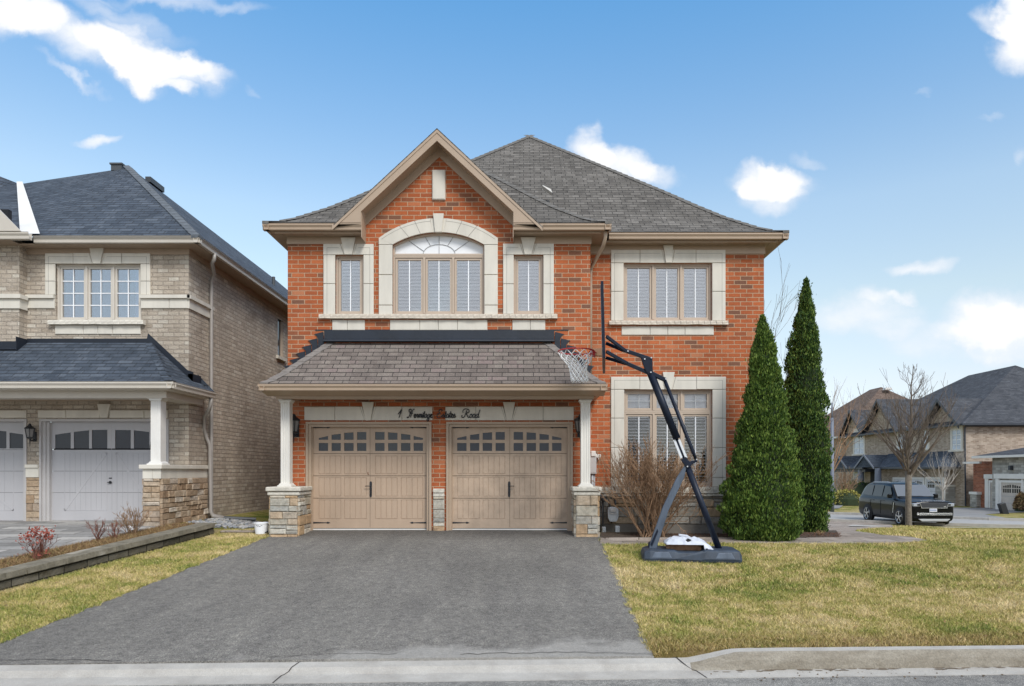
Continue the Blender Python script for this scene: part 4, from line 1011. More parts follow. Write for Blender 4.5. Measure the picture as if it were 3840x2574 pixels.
for tx, a, b_ in (('1', 909, 919), ('Hermitage', 930, 989), ('Estates', 996, 1042), ('Road', 1055, 1097)):
    letters(tx, X(a,yl), X(b_,yl), zb_, hg, yl).build('address_lettering', M['black'], H)
# ------------------------------------------------------------------ terrain
SL = .07
def kerb_y(x): return 6.2+(x+4.76)*.04 if x < 12 else 6.87
def interp(x, xs, ys):
    if x <= xs[0]: return ys[0]
    for i in range(len(xs)-1):
        if x <= xs[i+1]:
            t = (x-xs[i])/(xs[i+1]-xs[i]); return ys[i]+(ys[i+1]-ys[i])*t
    return ys[-1]
def drive_z(y): return -SL*(14-min(y, 14))
DLx = lambda y: -4.95-(13.3-y)*.0432 if y < 13.3 else -4.95
DRx = lambda y: 1.48-(13.3-y)*.037 if y < 13.3 else 1.48
RWx = lambda y: -6.06-(13.4-y)*.158          # right face of the retaining wall
def sm(a, b_, x):
    t = max(0, min(1, (x-a)/(b_-a))); return t*t*(3-2*t)
def G(x, y):
    """ground height"""
    yk = kerb_y(x)
    if y < yk-.05: return -.78
    zd = drive_z(y)
    # lawn on the right
    zr1 = interp(y, [6.2,7,9,11,12.7,14.4,17,20,26,29,31,60], [-.49,-.46,-.385,-.22,-.13,-.12,-.24,-.42,-.78,-1.12,-1.33,-1.36])
    zr2 = interp(y, [6.2,7,9,11,12.7,14.4,17,20,26,29,31,60], [-.49,-.46,-.40,-.28,-.20,-.22,-.38,-.62,-1.02,-1.22,-1.33,-1.36])
    zr = zr1+(zr2-zr1)*sm(6, 17, x)
    zr -= .9*sm(24, 40, x)*0
    zl = zd+.2 if y < 14 else .2
    if y > 26: zl = .2
    if x > DRx(y)-.05:
        z = zd+(zr-zd)*sm(DRx(y)-.02, DRx(y)+.25, x)
    elif x > RWx(y)-.12 or y > 13.6:
        z = zd
        if y > 13.6 and x < -5: z = interp(x, [-7,-6], [.13,.02])
        if y > 14 : z = z+.02
    else:
        z = zd+.19 if y <= 13.6 else .17
        if y < 13.6 and x < -7: z = min(.15, zd+.19)
    # mound at the street tree
    d = math.hypot(x-14.6, y-26)
    if d < 2.2: z += .10*(1-sm(.2, 2.2, d))
    return z
def in_drive(x, y, m_=0): return kerb_y(x)-.05 < y < 14.6 and DLx(y)+m_ < x < DRx(y)-m_
def gp(px, py, y0=5, y1=60):
    """ground point seen at a picture position"""
    lo = y0; st = .05; y = y0
    while y < y1:
        x = (px-CX)/F*y; z = ZC+(CY-py)/F*y
        if z <= G(x, y): return (x, y, G(x, y))
        y += st
    x = (px-CX)/F*y1; return (x, y1, G(x, y1))
def axis(segs):
    out = []
    for a, b_, s_ in segs:
        n = max(1, int(round((b_-a)/s_))); out += [a+(b_-a)*i/n for i in range(n)]
    out.append(segs[-1][1]); return out
xs = axis([(-900,-60,120),(-60,-16,8),(-16,-7.4,.6),(-7.4,-4.6,.1),(-4.6,1.1,.8),(1.1,2.4,.09),(2.4,24,.6),(24,60,6),(60,900,120)])
ys = axis([(-900,-60,120),(-60,4,8),(4,6,.5),(6,7,.09),(7,14.8,.3),(14.8,32,.6),(32,62,3),(62,1100,110)])
vv = []; ff = []
for y in ys:
    for x in xs:
        z = G(x, y)
        if in_drive(x, y, .06): z -= .05
        if 1.6 < x < 24 and 6.9 < y < 30: z += .012*noise.noise(Vector((x*.8, y*.8, 0)))
        vv.append((x, y, z-.0))
nx = len(xs)
for j in range(len(ys)-1):
    for i in range(nx-1): ff.append((j*nx+i, j*nx+i+1, (j+1)*nx+i+1, (j+1)*nx+i))
def lawn_color(nt, geo):
    a = nt.noise(geo, .55, 4, .6); b2 = nt.noise(geo, 2.6, 5, .7); c_ = nt.noise(geo, 26, 4, .8)
    f = nt.math('ADD', nt.math('MULTIPLY', a, .36), nt.math('ADD', nt.math('MULTIPLY', b2, .42), nt.math('MULTIPLY', c_, .42)))
    col = nt.ramp(f, [(.47, (.10,.15,.030)), (.54, (.21,.245,.055)), (.595, (.39,.34,.11)), (.645, (.54,.44,.225)), (.73, (.66,.55,.35))])
    sep = nt.node('ShaderNodeSeparateXYZ'); nt.l.new(geo, sep.inputs[0])
    dk = nt.math('SUBTRACT', sep.outputs[1], nt.math('ADD', 6.39, nt.math('MULTIPLY', sep.outputs[0], .04)))
    fk = nt.math('MULTIPLY', nt.math('SUBTRACT', nt.math('ADD', .30, nt.math('MULTIPLY', b2, .7)), dk), 2.2, clamp=True)
    col = nt.mix(nt.math('MULTIPLY', fk, .62), col, (.26,.165,.075,1))
    return col, c_
m, nt, b, geo = newmat('lawn_soil'); col, fine = lawn_color(nt, geo)
col = nt.mix(1, col, nt.ramp(nt.noise(geo, 70, 3, .8), [(.3, (.45,.42,.38)), (.7, (.95,.95,.9))]), 'MULTIPLY')
setb(nt, b, 'Base Color', col); b.inputs['Roughness'].default_value = .95; b.inputs['Specular IOR Level'].default_value = .1
bump(nt, b, nt.noise(geo, 60, 5, .8), 1, .03); M['lawn'] = m
mb = MB(); mb.poly(vv, ff); mb.build('ground', M['lawn'], smooth=True, kind='structure')
# ------------------------------------------------------------------ asphalt
def asphalt(name, c0, c1, salt=None):
    m, nt, b, geo = newmat(name)
    n1 = nt.noise(geo, 130, 2, .9); n2 = nt.noise(geo, .55, 5, .6); n3 = nt.noise(geo, 45, 3, .8)
    col = nt.ramp(n2, [(.3, c0), (.7, c1)])
    col = nt.mix(1, col, nt.ramp(n1, [(.32, (.30,.30,.31)), (.5, (.9,.9,.9)), (.62, (1.7,1.7,1.68)), (.70, (2.9,2.85,2.75))]), 'MULTIPLY')
    col = nt.mix(1, col, nt.ramp(n3, [(.3, (.62,.62,.62)), (.7, (1.38,1.38,1.38))]), 'MULTIPLY')
    n4 = nt.noise(geo, 11, 4, .75); n5 = nt.noise(nt.vmap(geo, (3,.35,1)), 1.0, 4, .6)
    col = nt.mix(1, col, nt.ramp(n4, [(.3, (.68,.68,.69)), (.7, (1.30,1.30,1.28))]), 'MULTIPLY')
    col = nt.mix(1, col, nt.ramp(n5, [(.3, (.88,.88,.89)), (.7, (1.10,1.10,1.09))]), 'MULTIPLY')
    if salt:
        sep = nt.node('ShaderNodeSeparateXYZ'); nt.l.new(geo, sep.inputs[0])
        d = nt.math('SUBTRACT', sep.outputs[1], nt.math('ADD', 6.4, nt.math('MULTIPLY', sep.outputs[0], .04)))   # distance from kerb
        w = nt.math('MULTIPLY', nt.noise(nt.vmap(geo, (1,1,1)), 1.3, 4, .6), 1.2)
        xm = nt.math('MULTIPLY', nt.math('ADD', sep.outputs[0], 1.6), .22)    # wider band to the right
        wd = nt.math('ADD', nt.math('SUBTRACT', w, .42), nt.math('MINIMUM', xm, .28))
        f = nt.math('MULTIPLY', nt.math('SUBTRACT', wd, d), 5, clamp=True)
        f2 = nt.math('MULTIPLY', f, nt.math('ADD', .15, nt.math('MULTIPLY', nt.noise(geo, 30, 4, .8), .75)), clamp=True)
        col = nt.mix(f2, col, salt)
        # darker ground by the doors
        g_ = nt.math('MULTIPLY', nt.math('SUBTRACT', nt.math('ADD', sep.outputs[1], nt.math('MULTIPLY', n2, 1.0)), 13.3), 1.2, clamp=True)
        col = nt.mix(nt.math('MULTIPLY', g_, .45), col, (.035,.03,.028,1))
    setb(nt, b, 'Base Color', col); b.inputs['Roughness'].default_value = .85; b.inputs['Specular IOR Level'].default_value = .35
    h = nt.math('ADD', nt.math('MULTIPLY', n1, .006), nt.math('MULTIPLY', n3, .006)); bump(nt, b, h, .9, 1)
    return m
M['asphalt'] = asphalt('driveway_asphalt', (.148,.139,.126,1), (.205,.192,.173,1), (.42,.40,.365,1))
M['road'] = asphalt('street_asphalt', (.20,.19,.175,1), (.27,.26,.24,1))
mb = MB(); n = 60; rr = random.Random(2)
rows = []
for i in range(n+1):
    t = i/n
    y = 6.0+(14.35-6.0)*t
    jl, jr = rr.uniform(-.015,.015), rr.uniform(-.02,.02)
    yl_, yr_ = max(y, kerb_y(DLx(y))+.0), max(y, kerb_y(DRx(y))+.0)
    xl_, xr_ = DLx(y)+jl, DRx(y)+jr
    rows.append([(xl_-.0,yl_,drive_z(yl_)-.012), (xl_,yl_,drive_z(yl_)+.004)] + [(xl_+(xr_-xl_)*k/6, yl_+(yr_-yl_)*k/6, drive_z(yl_+(yr_-yl_)*k/6)+.004+.012*math.sin(math.pi*k/6)) for k in range(1,6)] + [(xr_,yr_,drive_z(yr_)+.004), (xr_,yr_,drive_z(yr_)-.03)])
for r0, r1 in zip(rows, rows[1:]):
    if r1[1][1]-r0[1][1] < 1e-4 and r1[-2][1]-r0[-2][1] < 1e-4: continue
    for k in range(len(r0)-1): mb.face([r0[k], r0[k+1], r1[k+1], r1[k]])
fr_ = next(r_ for i_, r_ in enumerate(rows) if rows[i_+1][1][1] > r_[1][1]+1e-4)
for a, b_ in zip(fr_[1:-1], fr_[2:]): mb.face([(a[0],a[1]-.002,a[2]-.06),(b_[0],b_[1]-.002,b_[2]-.06),b_,a])
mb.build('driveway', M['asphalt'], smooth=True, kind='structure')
# street in front
mb = MB(); xs2 = [-300,-40,-12,-8,-4,-1,1,3,6,9,12,40,300]
for a, b_ in zip(xs2, xs2[1:]): mb.face([(a,-8,-.622),(b_,-8,-.622),(b_,kerb_y(b_)-.40,-.622),(a,kerb_y(a)-.40,-.622)])
mb.build('road', M['road'], kind='structure')
# kerb with gutter pan, dropped at the driveway
m, nt, b, geo = newmat('kerb_concrete')
n1 = nt.noise(geo, 3, 5, .65); n2 = nt.noise(geo, 120, 3, .8)
col = nt.ramp(n1, [(.3, (.36,.335,.30)), (.7, (.50,.475,.43))]); col = nt.mix(1, col, nt.ramp(n2, [(.3, (.75,.75,.75)), (.7, (1.15,1.15,1.15))]), 'MULTIPLY')
setb(nt, b, 'Base Color', col); b.inputs['Roughness'].default_value = .9; bump(nt, b, nt.noise(geo, 50, 5, .75), .8, .008); M['kerb'] = m
m, nt, b, geo = newmat('kerb_face_stained')
n1 = nt.noise(nt.vmap(geo, (1,1,3)), 2.5, 5, .7); n2 = nt.noise(geo, 60, 3, .8)
col = nt.ramp(n1, [(.3, (.20,.17,.125)), (.7, (.36,.325,.265))]); col = nt.mix(1, col, nt.ramp(n2, [(.3, (.72,.72,.72)), (.7, (1.2,1.2,1.2))]), 'MULTIPLY')
setb(nt, b, 'Base Color', col); b.inputs['Roughness'].default_value = .9; bump(nt, b, nt.noise(geo, 40, 5, .75), .8, .012); M['kerb_face'] = m
M['crack'] = plain('dark_crack', (.035,.03,.027,1), .95)
M['silt'] = plain('silt', (.16,.12,.08,1), .95, var=.4, scale=20)
low = [(0,-.545,0),(.02,-.541,0),(.13,-.560,0),(.16,-.585,0),(.19,-.605,0),(.21,-.609,0),(.395,-.618,0),(.40,-.66,0)]
high = [(0,-.46,0),(.03,-.452,0),(.135,-.456,0),(.155,-.468,1),(.185,-.52,1),(.21,-.606,0),(.395,-.618,0),(.40,-.66,0)]
def kprof(x):
    t = sm(1.45, 2.05, x)
    return [(a[0]+(b_[0]-a[0])*t, a[1]+(b_[1]-a[1])*t) for a, b_ in zip(low, high)]
kx = axis([(-300,-20,40),(-20,-6,1),(-6,1.3,.25),(1.3,2.2,.06),(2.2,9,.3),(9,30,1.5),(30,300,30)])
mb = MB(); rr = random.Random(4)
jj = {x: [(rr.uniform(-.004,.004), rr.uniform(-.002,.002)) for _ in low] for x in kx}
for a, b_ in zip(kx, kx[1:]):
    pa, pb = kprof(a), kprof(b_)
    for k in range(len(pa)-1):
        q = [(a,kerb_y(a)-pa[k][0]+jj[a][k][0],pa[k][1]+jj[a][k][1]),(a,kerb_y(a)-pa[k+1][0]+jj[a][k+1][0],pa[k+1][1]+jj[a][k+1][1]),(b_,kerb_y(b_)-pb[k+1][0]+jj[b_][k+1][0],pb[k+1][1]+jj[b_][k+1][1]),(b_,kerb_y(b_)-pb[k][0]+jj[b_][k][0],pb[k][1]+jj[b_][k][1])]
        mb.face(q, mi=1 if (k in (2,3,4) and a > 1.5) else 0)
    mb.face([(a,kerb_y(a)-.0,pa[0][1]),(b_,kerb_y(b_),pb[0][1]),(b_,kerb_y(b_)+.01,pb[0][1]-.12),(a,kerb_y(a)+.01,pa[0][1]-.12)])
mb.build('kerb', [M['kerb'], M['kerb_face']], kind='structure')
def crackline(pts, w, off=.003, name='kerb_joint', mat='crack'):
    mb = MB()
    for (a, b_) in zip(pts, pts[1:]):
        d = Vector((b_[0]-a[0], b_[1]-a[1], 0)).normalized(); s_ = Vector((-d.y, d.x, 0))*w/2
        mb.face([(a[0]-s_.x,a[1]-s_.y,a[2]+off),(b_[0]-s_.x,b_[1]-s_.y,b_[2]+off),(b_[0]+s_.x,b_[1]+s_.y,b_[2]+off),(a[0]+s_.x,a[1]+s_.y,a[2]+off)])
    return mb
def across(x0, x1, rr_):
    pr = kprof((x0+x1)/2); n = len(pr)-1; out = []
    for i, (d, z) in enumerate(pr[:-1]):
        t = i/(n-1); x = x0+(x1-x0)*t+rr_.uniform(-.008,.008); out.append((x, kerb_y(x)-d, z))
    return out
rr = random.Random(8); mb = MB()
for x0, x1 in ((-2.05,-2.18),(1.40,1.62),(-5.8,-5.8),(5.9,5.9),(9.5,9.5)):
    c_ = crackline(across(x0, x1, rr), .012); mb.poly(c_.v, c_.f)
mb.build('kerb_joint', M['crack'], kind='structure')
# silt in the gutter pan
mb = MB()
for i in range(70):
    x = 1.75+rr.random()**1.4*4.5; y = kerb_y(x)-.212-rr.random()**2*.05; r_ = rr.uniform(.008,.035)
    k = 6; mb.face([(x+r_*2.4*math.cos(2*math.pi*q/k)*rr.uniform(.6,1), y+r_*.5*math.sin(2*math.pi*q/k), -.6075-(kerb_y(x)-.21-y)*.05+.0035) for q in range(k)])
mb.build('gutter_silt', M['silt'], kind='stuff')
# cracks in the asphalt near the kerb
rr = random.Random(17); mb = MB()
def wob(x0, x1, y0, y1, n):
    return [(x0+(x1-x0)*i/n, y0+(y1-y0)*i/n+rr.uniform(-.02,.02)+ (0.05*math.sin(math.pi*i/n)), 0) for i in range(n+1)]
for a in (wob(-4.95,-3.7,6.27,6.27,14), wob(-2.4,-1.2,6.36,6.46,16), wob(-.6,1.25,6.45,6.47,22)):
    a = [(p[0],p[1],drive_z(p[1])+.006+.012*.6) for p in a]; c_ = crackline(a, .010); mb.poly(c_.v, c_.f)
mb.build('asphalt_crack', M['crack'], kind='structure')
mb = MB()
for i in range(26):
    x = rr.uniform(1.8, 4.9); y = kerb_y(x)-.41-rr.random()**2*.12; r_ = rr.uniform(.005,.011); mb.lathe([(r_*.6,0),(r_,r_*.5),(r_*.5,r_)], (x,y,-.621), 'z', 5)
for i in range(30):
    x = rr.uniform(1.6, 4.9); y = kerb_y(x)-.23-rr.random()*.15; r_ = rr.uniform(.004,.009); mb.lathe([(r_*.6,0),(r_,r_*.5),(r_*.5,r_)], (x,y,-.614), 'z', 5)
mb.build('gravel', M['silt'], kind='stuff')
# ------------------------------------------------------------------ path of stone slabs
M['flag'] = brick('pinkish_flagstone', [(0, (.25,.21,.175)), (.5, (.34,.285,.24)), (1, (.40,.345,.30))], (.15,.125,.10), .62, .38, .012, .006, groove=.012, fscale=18)
def slab_poly(name, pxs, mat, off=.012, kind='structure', res=.35):
    P = [gp(*p) for p in pxs]; pts = [Vector((p[0], p[1], 0)) for p in P]
    tri = tessellate_polygon([pts]); bm = bmesh.new(); vs = [bm.verts.new(p) for p in pts]
    for t in tri:
        try: bm.faces.new([vs[k] for k in t])
        except ValueError: pass
    for _ in range(5):
        ed = [e for e in bm.edges if e.calc_length() > res*1.5]
        if not ed: break
        bmesh.ops.subdivide_edges(bm, edges=ed, cuts=1, use_grid_fill=False)
        bmesh.ops.triangulate(bm, faces=bm.faces[:])
    bm.verts.index_update(); mb = MB()
    V_ = [(v.co.x, v.co.y, G(v.co.x, v.co.y)+off+.008) for v in bm.verts]
    for f in bm.faces:
        q = [V_[v.index] for v in f.verts]
        ar = (q[1][0]-q[0][0])*(q[2][1]-q[0][1])-(q[2][0]-q[0][0])*(q[1][1]-q[0][1])
        if ar < 0: q.reverse()
        mb.face(q, [(p[0], p[1]) for p in q])
    bm.free(); n_ = len(P)
    for i in range(n_):
        a, b_ = P[i], P[(i+1) % n_]
        mb.face([(a[0],a[1],a[2]+off+.008),(a[0],a[1],a[2]-.05),(b_[0],b_[1],b_[2]-.05),(b_[0],b_[1],b_[2]+off+.008)])
    return mb.build(name, M[mat], kind=kind)
slab_poly('path', [(1371,1231),(1371,1243),(1500,1242),(1650,1242),(1705,1242),(1850,1243),(1985,1243),(2065,1242),(2119,1237),(2080,1229),(2010,1224),(1951,1215),(2040,1208),(2037,1200),(1973,1194),(1912,1190),(1880,1196),(1880,1222),(1840,1232),(1705,1230)], 'flag')
# soil bed at the foot of the wall
M['mulch'] = plain('dark_mulch', (.07,.05,.035,1), .95, var=.5, scale=22, bmp=.03, bscale=30)
slab_poly('flower_bed_soil', [(1372,1219),(1372,1231),(1705,1229.5),(1840,1231),(1918,1230),(1910,1214),(1840,1214),(1700,1218)], 'mulch', off=.016, res=.5)
# neighbour's paved driveway
M['pavers'] = brick('grey_paving', [(0, (.21,.205,.195)), (.5, (.32,.31,.295)), (1, (.46,.44,.41))], (.12,.11,.10), .9, .30, .010, .004, groove=.006, fscale=14)
BDx = lambda y: RWx(y)-.30-interp(y, [7,9,11,13.4], [.75,.80,.72,.62])   # left edge of the bed
mb = MB(); n = 16
for i in range(n):
    ya, yb = 6.3+(14.7-6.3)*i/n, 6.3+(14.7-6.3)*(i+1)/n
    za, zb2 = [min(.155, drive_z(q)+.20) for q in (ya, yb)]
    if ya >= 13.4: xa, xb = -7.2, -7.2
    else: xa, xb = BDx(ya), BDx(yb)
    q = [(-15,ya,za),(xa,ya,za),(xb,yb,zb2),(-15,yb,zb2)]; mb.face(q, [(p[0],p[1]) for p in q])
    mb.face([(xa,ya,za),(xa,ya,za-.08),(xb,yb,zb2-.08),(xb,yb,zb2)])
mb.build('neighbour_driveway', M['pavers'], kind='structure')
# gap between the houses: gravel and stepping slab
M['pebble'] = stonemat('river_pebbles', [(0, (.20,.22,.25)), (.4, (.36,.37,.38)), (.7, (.50,.50,.48)), (1, (.14,.15,.17))], .002)
rr = random.Random(12); mb = MB()
for i in range(900):
    x = rr.uniform(-6.95,-5.0); y = 13.95+rr.random()*1.6; r_ = rr.uniform(.02,.045)
    if y < 14.1 and x > -5.7: continue
    z = G(x,y)+.01; mb.lathe([(r_*.7,-.01),(r_,r_*.25),(r_*.6,r_*.6)], (x,y,z), 'z', 5)
mb.build('pebbles', M['pebble'], kind='stuff')
mb = MB(); mb.cbox(-6.0,-5.02,13.5,13.9,-.02,.035); mb.build('stepping_slab', M['flag'], bevel=.01, kind='structure')
# side street
def road_sheet(name, pts, off, mat):
    mb = MB(); tri = tessellate_polygon([[Vector((p[0],p[1],0)) for p in pts]])
    for t in tri:
        q = [(pts[k][0], pts[k][1], off) for k in t]
        if (q[1][0]-q[0][0])*(q[2][1]-q[0][1])-(q[2][0]-q[0][0])*(q[1][1]-q[0][1]) < 0: q.reverse()
        mb.face(q)
    return mb.build(name, M[mat], kind='structure')
# ------------------------------------------------------------------ beige neighbour house
NY = 14.5; NX = X(431, NY)
N = thing('brick_house', 'beige rock-faced brick house with slate blue roofs and pale grey garage doors', 'house', (-10, NY, 0))
def n1(x0, x1, y0, y1, Y=NY):
    a = c1(x0, y0); b = c1(x1, y1); return X(a[0],Y), X(b[0],Y), Z(b[1],Y), Z(a[1],Y)
def n2(x0, x1, y0, y1, Y=NY):
    a = c2(x0, y0); b = c2(x1, y1); return X(a[0],Y), X(b[0],Y), Z(b[1],Y), Z(a[1],Y)
NE = 6.06; NB = 30
wr = n1(365, 922, 682, 1052)
D1 = n2(262, 1104, 300, 968, NY); D1 = (D1[0], D1[1]+.0, D1[2], D1[3]); D0 = (-14.6, X(c2(178,0)[0],NY), 0, D1[3])
bz = -.3; yj = NY-.23; XJ = X(44, yj)
mb = MB()
outer = [(-16,bz),(D0[0],bz),(D0[0],D0[3]),(D0[1],D0[3]),(D0[1],bz),(D1[0],bz),(D1[0],D1[3]),(D1[1],D1[3]),(D1[1],bz),(NX,bz),(NX,NE),(-16,NE)]
wall_front(mb, outer, [rect(*wr)], NY, .14)
for g_ in (D0, D1):
    mb.face([(g_[0],NY,bz),(g_[0],NY+.3,bz),(g_[0],NY+.3,g_[3]),(g_[0],NY,g_[3])])
    mb.face([(g_[1],NY,bz),(g_[1],NY,g_[3]),(g_[1],NY+.3,g_[3]),(g_[1],NY+.3,bz)])
    mb.face([(g_[0],NY,g_[3]),(g_[0],NY+.3,g_[3]),(g_[1],NY+.3,g_[3]),(g_[1],NY,g_[3])])
ys0, ys1 = 20.6, 21.5   # narrow side window
sx = X(0, 1) ; sw_y = [NX/((c1(v,0)[0]-CX)/F) for v in (1812, 1850)]
sz_ = [Z(c1(0,1280)[1], sw_y[0]), Z(c1(0,1035)[1], sw_y[0])]
for (a, b_, z0, z1) in ((NY, sw_y[0], .12, NE), (sw_y[0], sw_y[1], .12, sz_[0]), (sw_y[0], sw_y[1], sz_[1], NE), (sw_y[1], NB, .12, NE)):
    mb.face([(NX,a,z0),(NX,b_,z0),(NX,b_,z1),(NX,a,z1)])
mb.face([(NX,sw_y[0],sz_[0]),(NX-.15,sw_y[0],sz_[0]),(NX-.15,sw_y[0],sz_[1]),(NX,sw_y[0],sz_[1])]); mb.face([(NX,sw_y[1],sz_[0]),(NX,sw_y[1],sz_[1]),(NX-.15,sw_y[1],sz_[1]),(NX-.15,sw_y[1],sz_[0])])
mb.box(-16, XJ, yj, NY+.01, 3.0, NE)        # projecting bay at the far left
mb.face([(NX,NB,0),(-16,NB,0),(-16,NB,NE),(NX,NB,NE)])
mb.build('wall', M['brick_beige'], N)
mb = MB(); mb.box(NX-.3, NX+.03, NY+.9, NB, -.4, .125); mb.build('foundation', M['concrete'], N)
mb = MB(); mb.box(NX-.12, NX-.06, sw_y[0], sw_y[1], sz_[0], sz_[1]); s_w = mb.build('window', M['glass_pane'], N)
mb = MB(); mb.box(NX-.06, NX-.02, sw_y[0], sw_y[0]+.08, sz_[0], sz_[1]); mb.box(NX-.06, NX-.02, sw_y[1]-.08, sw_y[1], sz_[0], sz_[1]); mb.build('window_frame', M['tan_frame'], s_w)
mb = MB(); mb.box(NX-.05, NX+.07, sw_y[0]-.12, sw_y[1]+.12, sz_[0]-.09, sz_[0]); mb.build('sill', M['capstone'], s_w)
# front window with grid bars
w_ = window(N, wr[0], wr[1], wr[2], wr[3], NY, 3, shutter=False, bars='vh', rows=4, frame='frame_cream', glass='glass_sky')
ct = MB(); a0, a1 = X(c1(838,0)[0],NY), X(c1(912,0)[0],NY)
nn = 14
for i in range(nn):
    xa, xb = a0-.02+(a1-a0+.02)*i/nn, a0-.02+(a1-a0+.02)*(i+1)/nn; da = .03*math.sin(i*1.9); db = .03*math.sin((i+1)*1.9)
    sp_ = .10*(i == 0)
    ct.face([(xa-sp_*.0,NY+.26+da,wr[2]+.05),(xb,NY+.26+db,wr[2]+.05),(xb,NY+.26+db,wr[3]-.05),(xa+sp_,NY+.26+da,wr[3]-.05)])
ct.build('curtain', M['white_bright'], w_, smooth=True)
nk = [X(c1(v,0)[0],NY) for v in (595, 688, 618, 665)]
o_ = n1(300, 985, 613, 885)
surround('stone_surround', N, o_[0], o_[1], o_[3], wr[0], wr[1], wr[3], Z(c1(0,885)[1],NY), NY, (nk[0],nk[1],nk[2],nk[3],Z(c1(0,578)[1],NY)), [X(c1(v,0)[0],NY) for v in (484,800)], [Z(c1(0,796)[1],NY)])
# string course
def band(a, b_, cuts=()):
    r = n1(a, b_, 908, 972); blocks('string_course', N, r[0], r[1], r[2], r[3], NY, [X(c1(v,0)[0],NY) for v in cuts], .03)
    q = n1(a, b_, 886, 908); mb = MB(); mb.box(q[0]-.0, q[1]+(.06 if b_ > 1200 else 0), NY-.075, NY+.02, q[2], q[3]); mb.build('course_lip', M['stone_trim'], N)
band(180, 362); band(922, 1232, (1108,))
r = n1(0, 125, 908, 972, yj); mb = MB(); mb.box(-16, XJ+.03, yj-.03, NY-.03, r[2], r[3]); mb.box(-16, XJ+.075, yj-.075, NY-.075, r[3], r[3]+.085); mb.build('string_course', M['stone_trim'], N)
r = n1(922, 1232, 886, 972); mb = MB(); mb.box(NX, NX+.03, NY-.03, NY+1.05, r[2], r[3]-.08); mb.box(NX, NX+.075, NY-.075, NY+1.05, r[3]-.08, r[3]); mb.build('string_course', M['stone_trim'], N)
r = n1(330, 952, 1052, 1080); sill('sill', N, r[0], r[1], r[2], r[3], NY, .1, 'stone_trim')
r = n1(362, 922, 1082, 1140); blocks('stone_panel', N, r[0], r[1], r[2], r[3], NY, [X(c1(v,0)[0],NY) for v in (547,642,738)], .025)
# roofs
NEX = X(455, 14.1); yN = 14.1
A = (-10.07,17.47,8.98); Bk = (-10.07, 27, 8.98); B_ = (-13.5,18.6,9.0)
VB = (X(70,yN),yN,NE); VT = (X(45,18.0),18.0,Z(421,18.0))
mb = MB()
L1 = math.hypot(A[1]-yN, A[2]-NE)
mb.face([VB,(NEX,yN,NE),A,VT], [(VB[0],0),(NEX,0),(A[0],L1),(VT[0],L1*.97)])
mb.face([(NEX,yN,NE),(NEX,31,NE),(A[0],27.6,A[2]),A], [(yN,0),(31,0),(27.6,L1),(A[1],L1)])
mb.face([(-16,13.87,NE),(VB[0],yN-.02,NE),VT,(-16,18.4,9.9)], [(-16,0),(VB[0],0),(VT[0],L1),(-16,L1*1.1)])
mb.face([A,Bk,(-16,27,8.98),VT]); mb.face([(-16,yN,NE-.02),(-16,30,NE-.02),(NEX,30,NE-.02),(NEX,yN,NE-.02)])
nr = mb.build('roof', M['roof_blue'], N)
mb = MB(); hip_cap(mb, [(NEX,yN,NE),A], -1, 1, .17, .03); mb.build('hip_cap', M['cap_blue'], nr)
mb = MB(); v0, v1 = Vector(VB), Vector(VT); d_ = Vector((.17,0,0))
mb.face([v0-d_*1.2+Vector((0,-.02,.05)), v0+d_*1.2+Vector((0,-.02,.05)), v1+d_*.5+Vector((0,-.02,.06)), v1-d_*.4+Vector((0,-.02,.06))]); mb.build('valley_flashing', M['white'], nr)
mb = MB()   # little gable rake board at the far left
g0 = (X(c1(130,0)[0],13.85), 13.85, NE+.03); g1 = (X(c1(0,0)[0],13.85)-.4, 13.85, Z(c1(0,330)[1],13.85)+.4)
mb.prism([(g0[0],g0[2]),(g1[0],g1[2]),(g1[0],g1[2]-.28),(g0[0]-.48,g0[2])], 'y', 13.86, 13.9); mb.build('rake_board', M['gutter_beige'], nr)
mb = MB(); mb.box(-14, g0[0]-.5, 14.2, 14.3, NE, NE+.6); mb.build('gable_vent', M['dark'], nr)
mb = MB(); gutter_x(mb, X(c1(212,0)[0],yN), NEX, yN, NE+.02, 1, .14); gutter_y(mb, yN, 30, NEX, NE+.02, -1, .14); gutter_x(mb, -16, X(c1(175,0)[0],13.87)+.02, 13.87, NE+.02, 1, .14)
mb.build('gutter', M['gutter_beige'], N)
mb = MB(); mb.box(-16, NEX-.1, yN+.1, NY, NE-.13, NE-.115); mb.box(-16, XJ+.05, 13.95, NY, NE-.132, NE-.118); mb.box(NX, NEX-.1, NY, 30, NE-.13, NE-.115)
mb.box(-16, NX+.02, NY-.025, NY, NE-.25, NE-.13); mb.box(NX, NX+.025, NY-.02, 30, NE-.25, NE-.13); mb.build('soffit', M['tan_soffit'], N)
# roof vents and a pipe
def rv(x, y, z, s, label=None):
    mb = MB(); mb.box(x-.22*s, x+.22*s, y-.2*s, y+.2*s, z-.08, z+.07); mb.box(x-.26*s, x+.26*s, y-.24*s, y+.24*s, z+.07, z+.11); mb.build('roof_vent', M['pipe_dark'], nr)
rv(X(272,17.6), 17.6, 8.99, .62)
mb = MB(); mb.v = []; mb.box(-10.0,-9.86, 18.05,18.75, 8.86,9.0); mb.build('roof_vent', M['pipe_dark'], nr)
mb = MB(); yy = 21.5; mb.tube([(X(625,yy),yy,Z(660,yy)),(X(625,yy),yy,Z(633,yy))], .05, 8); mb.build('vent_pipe', M['pipe_dark'], nr)
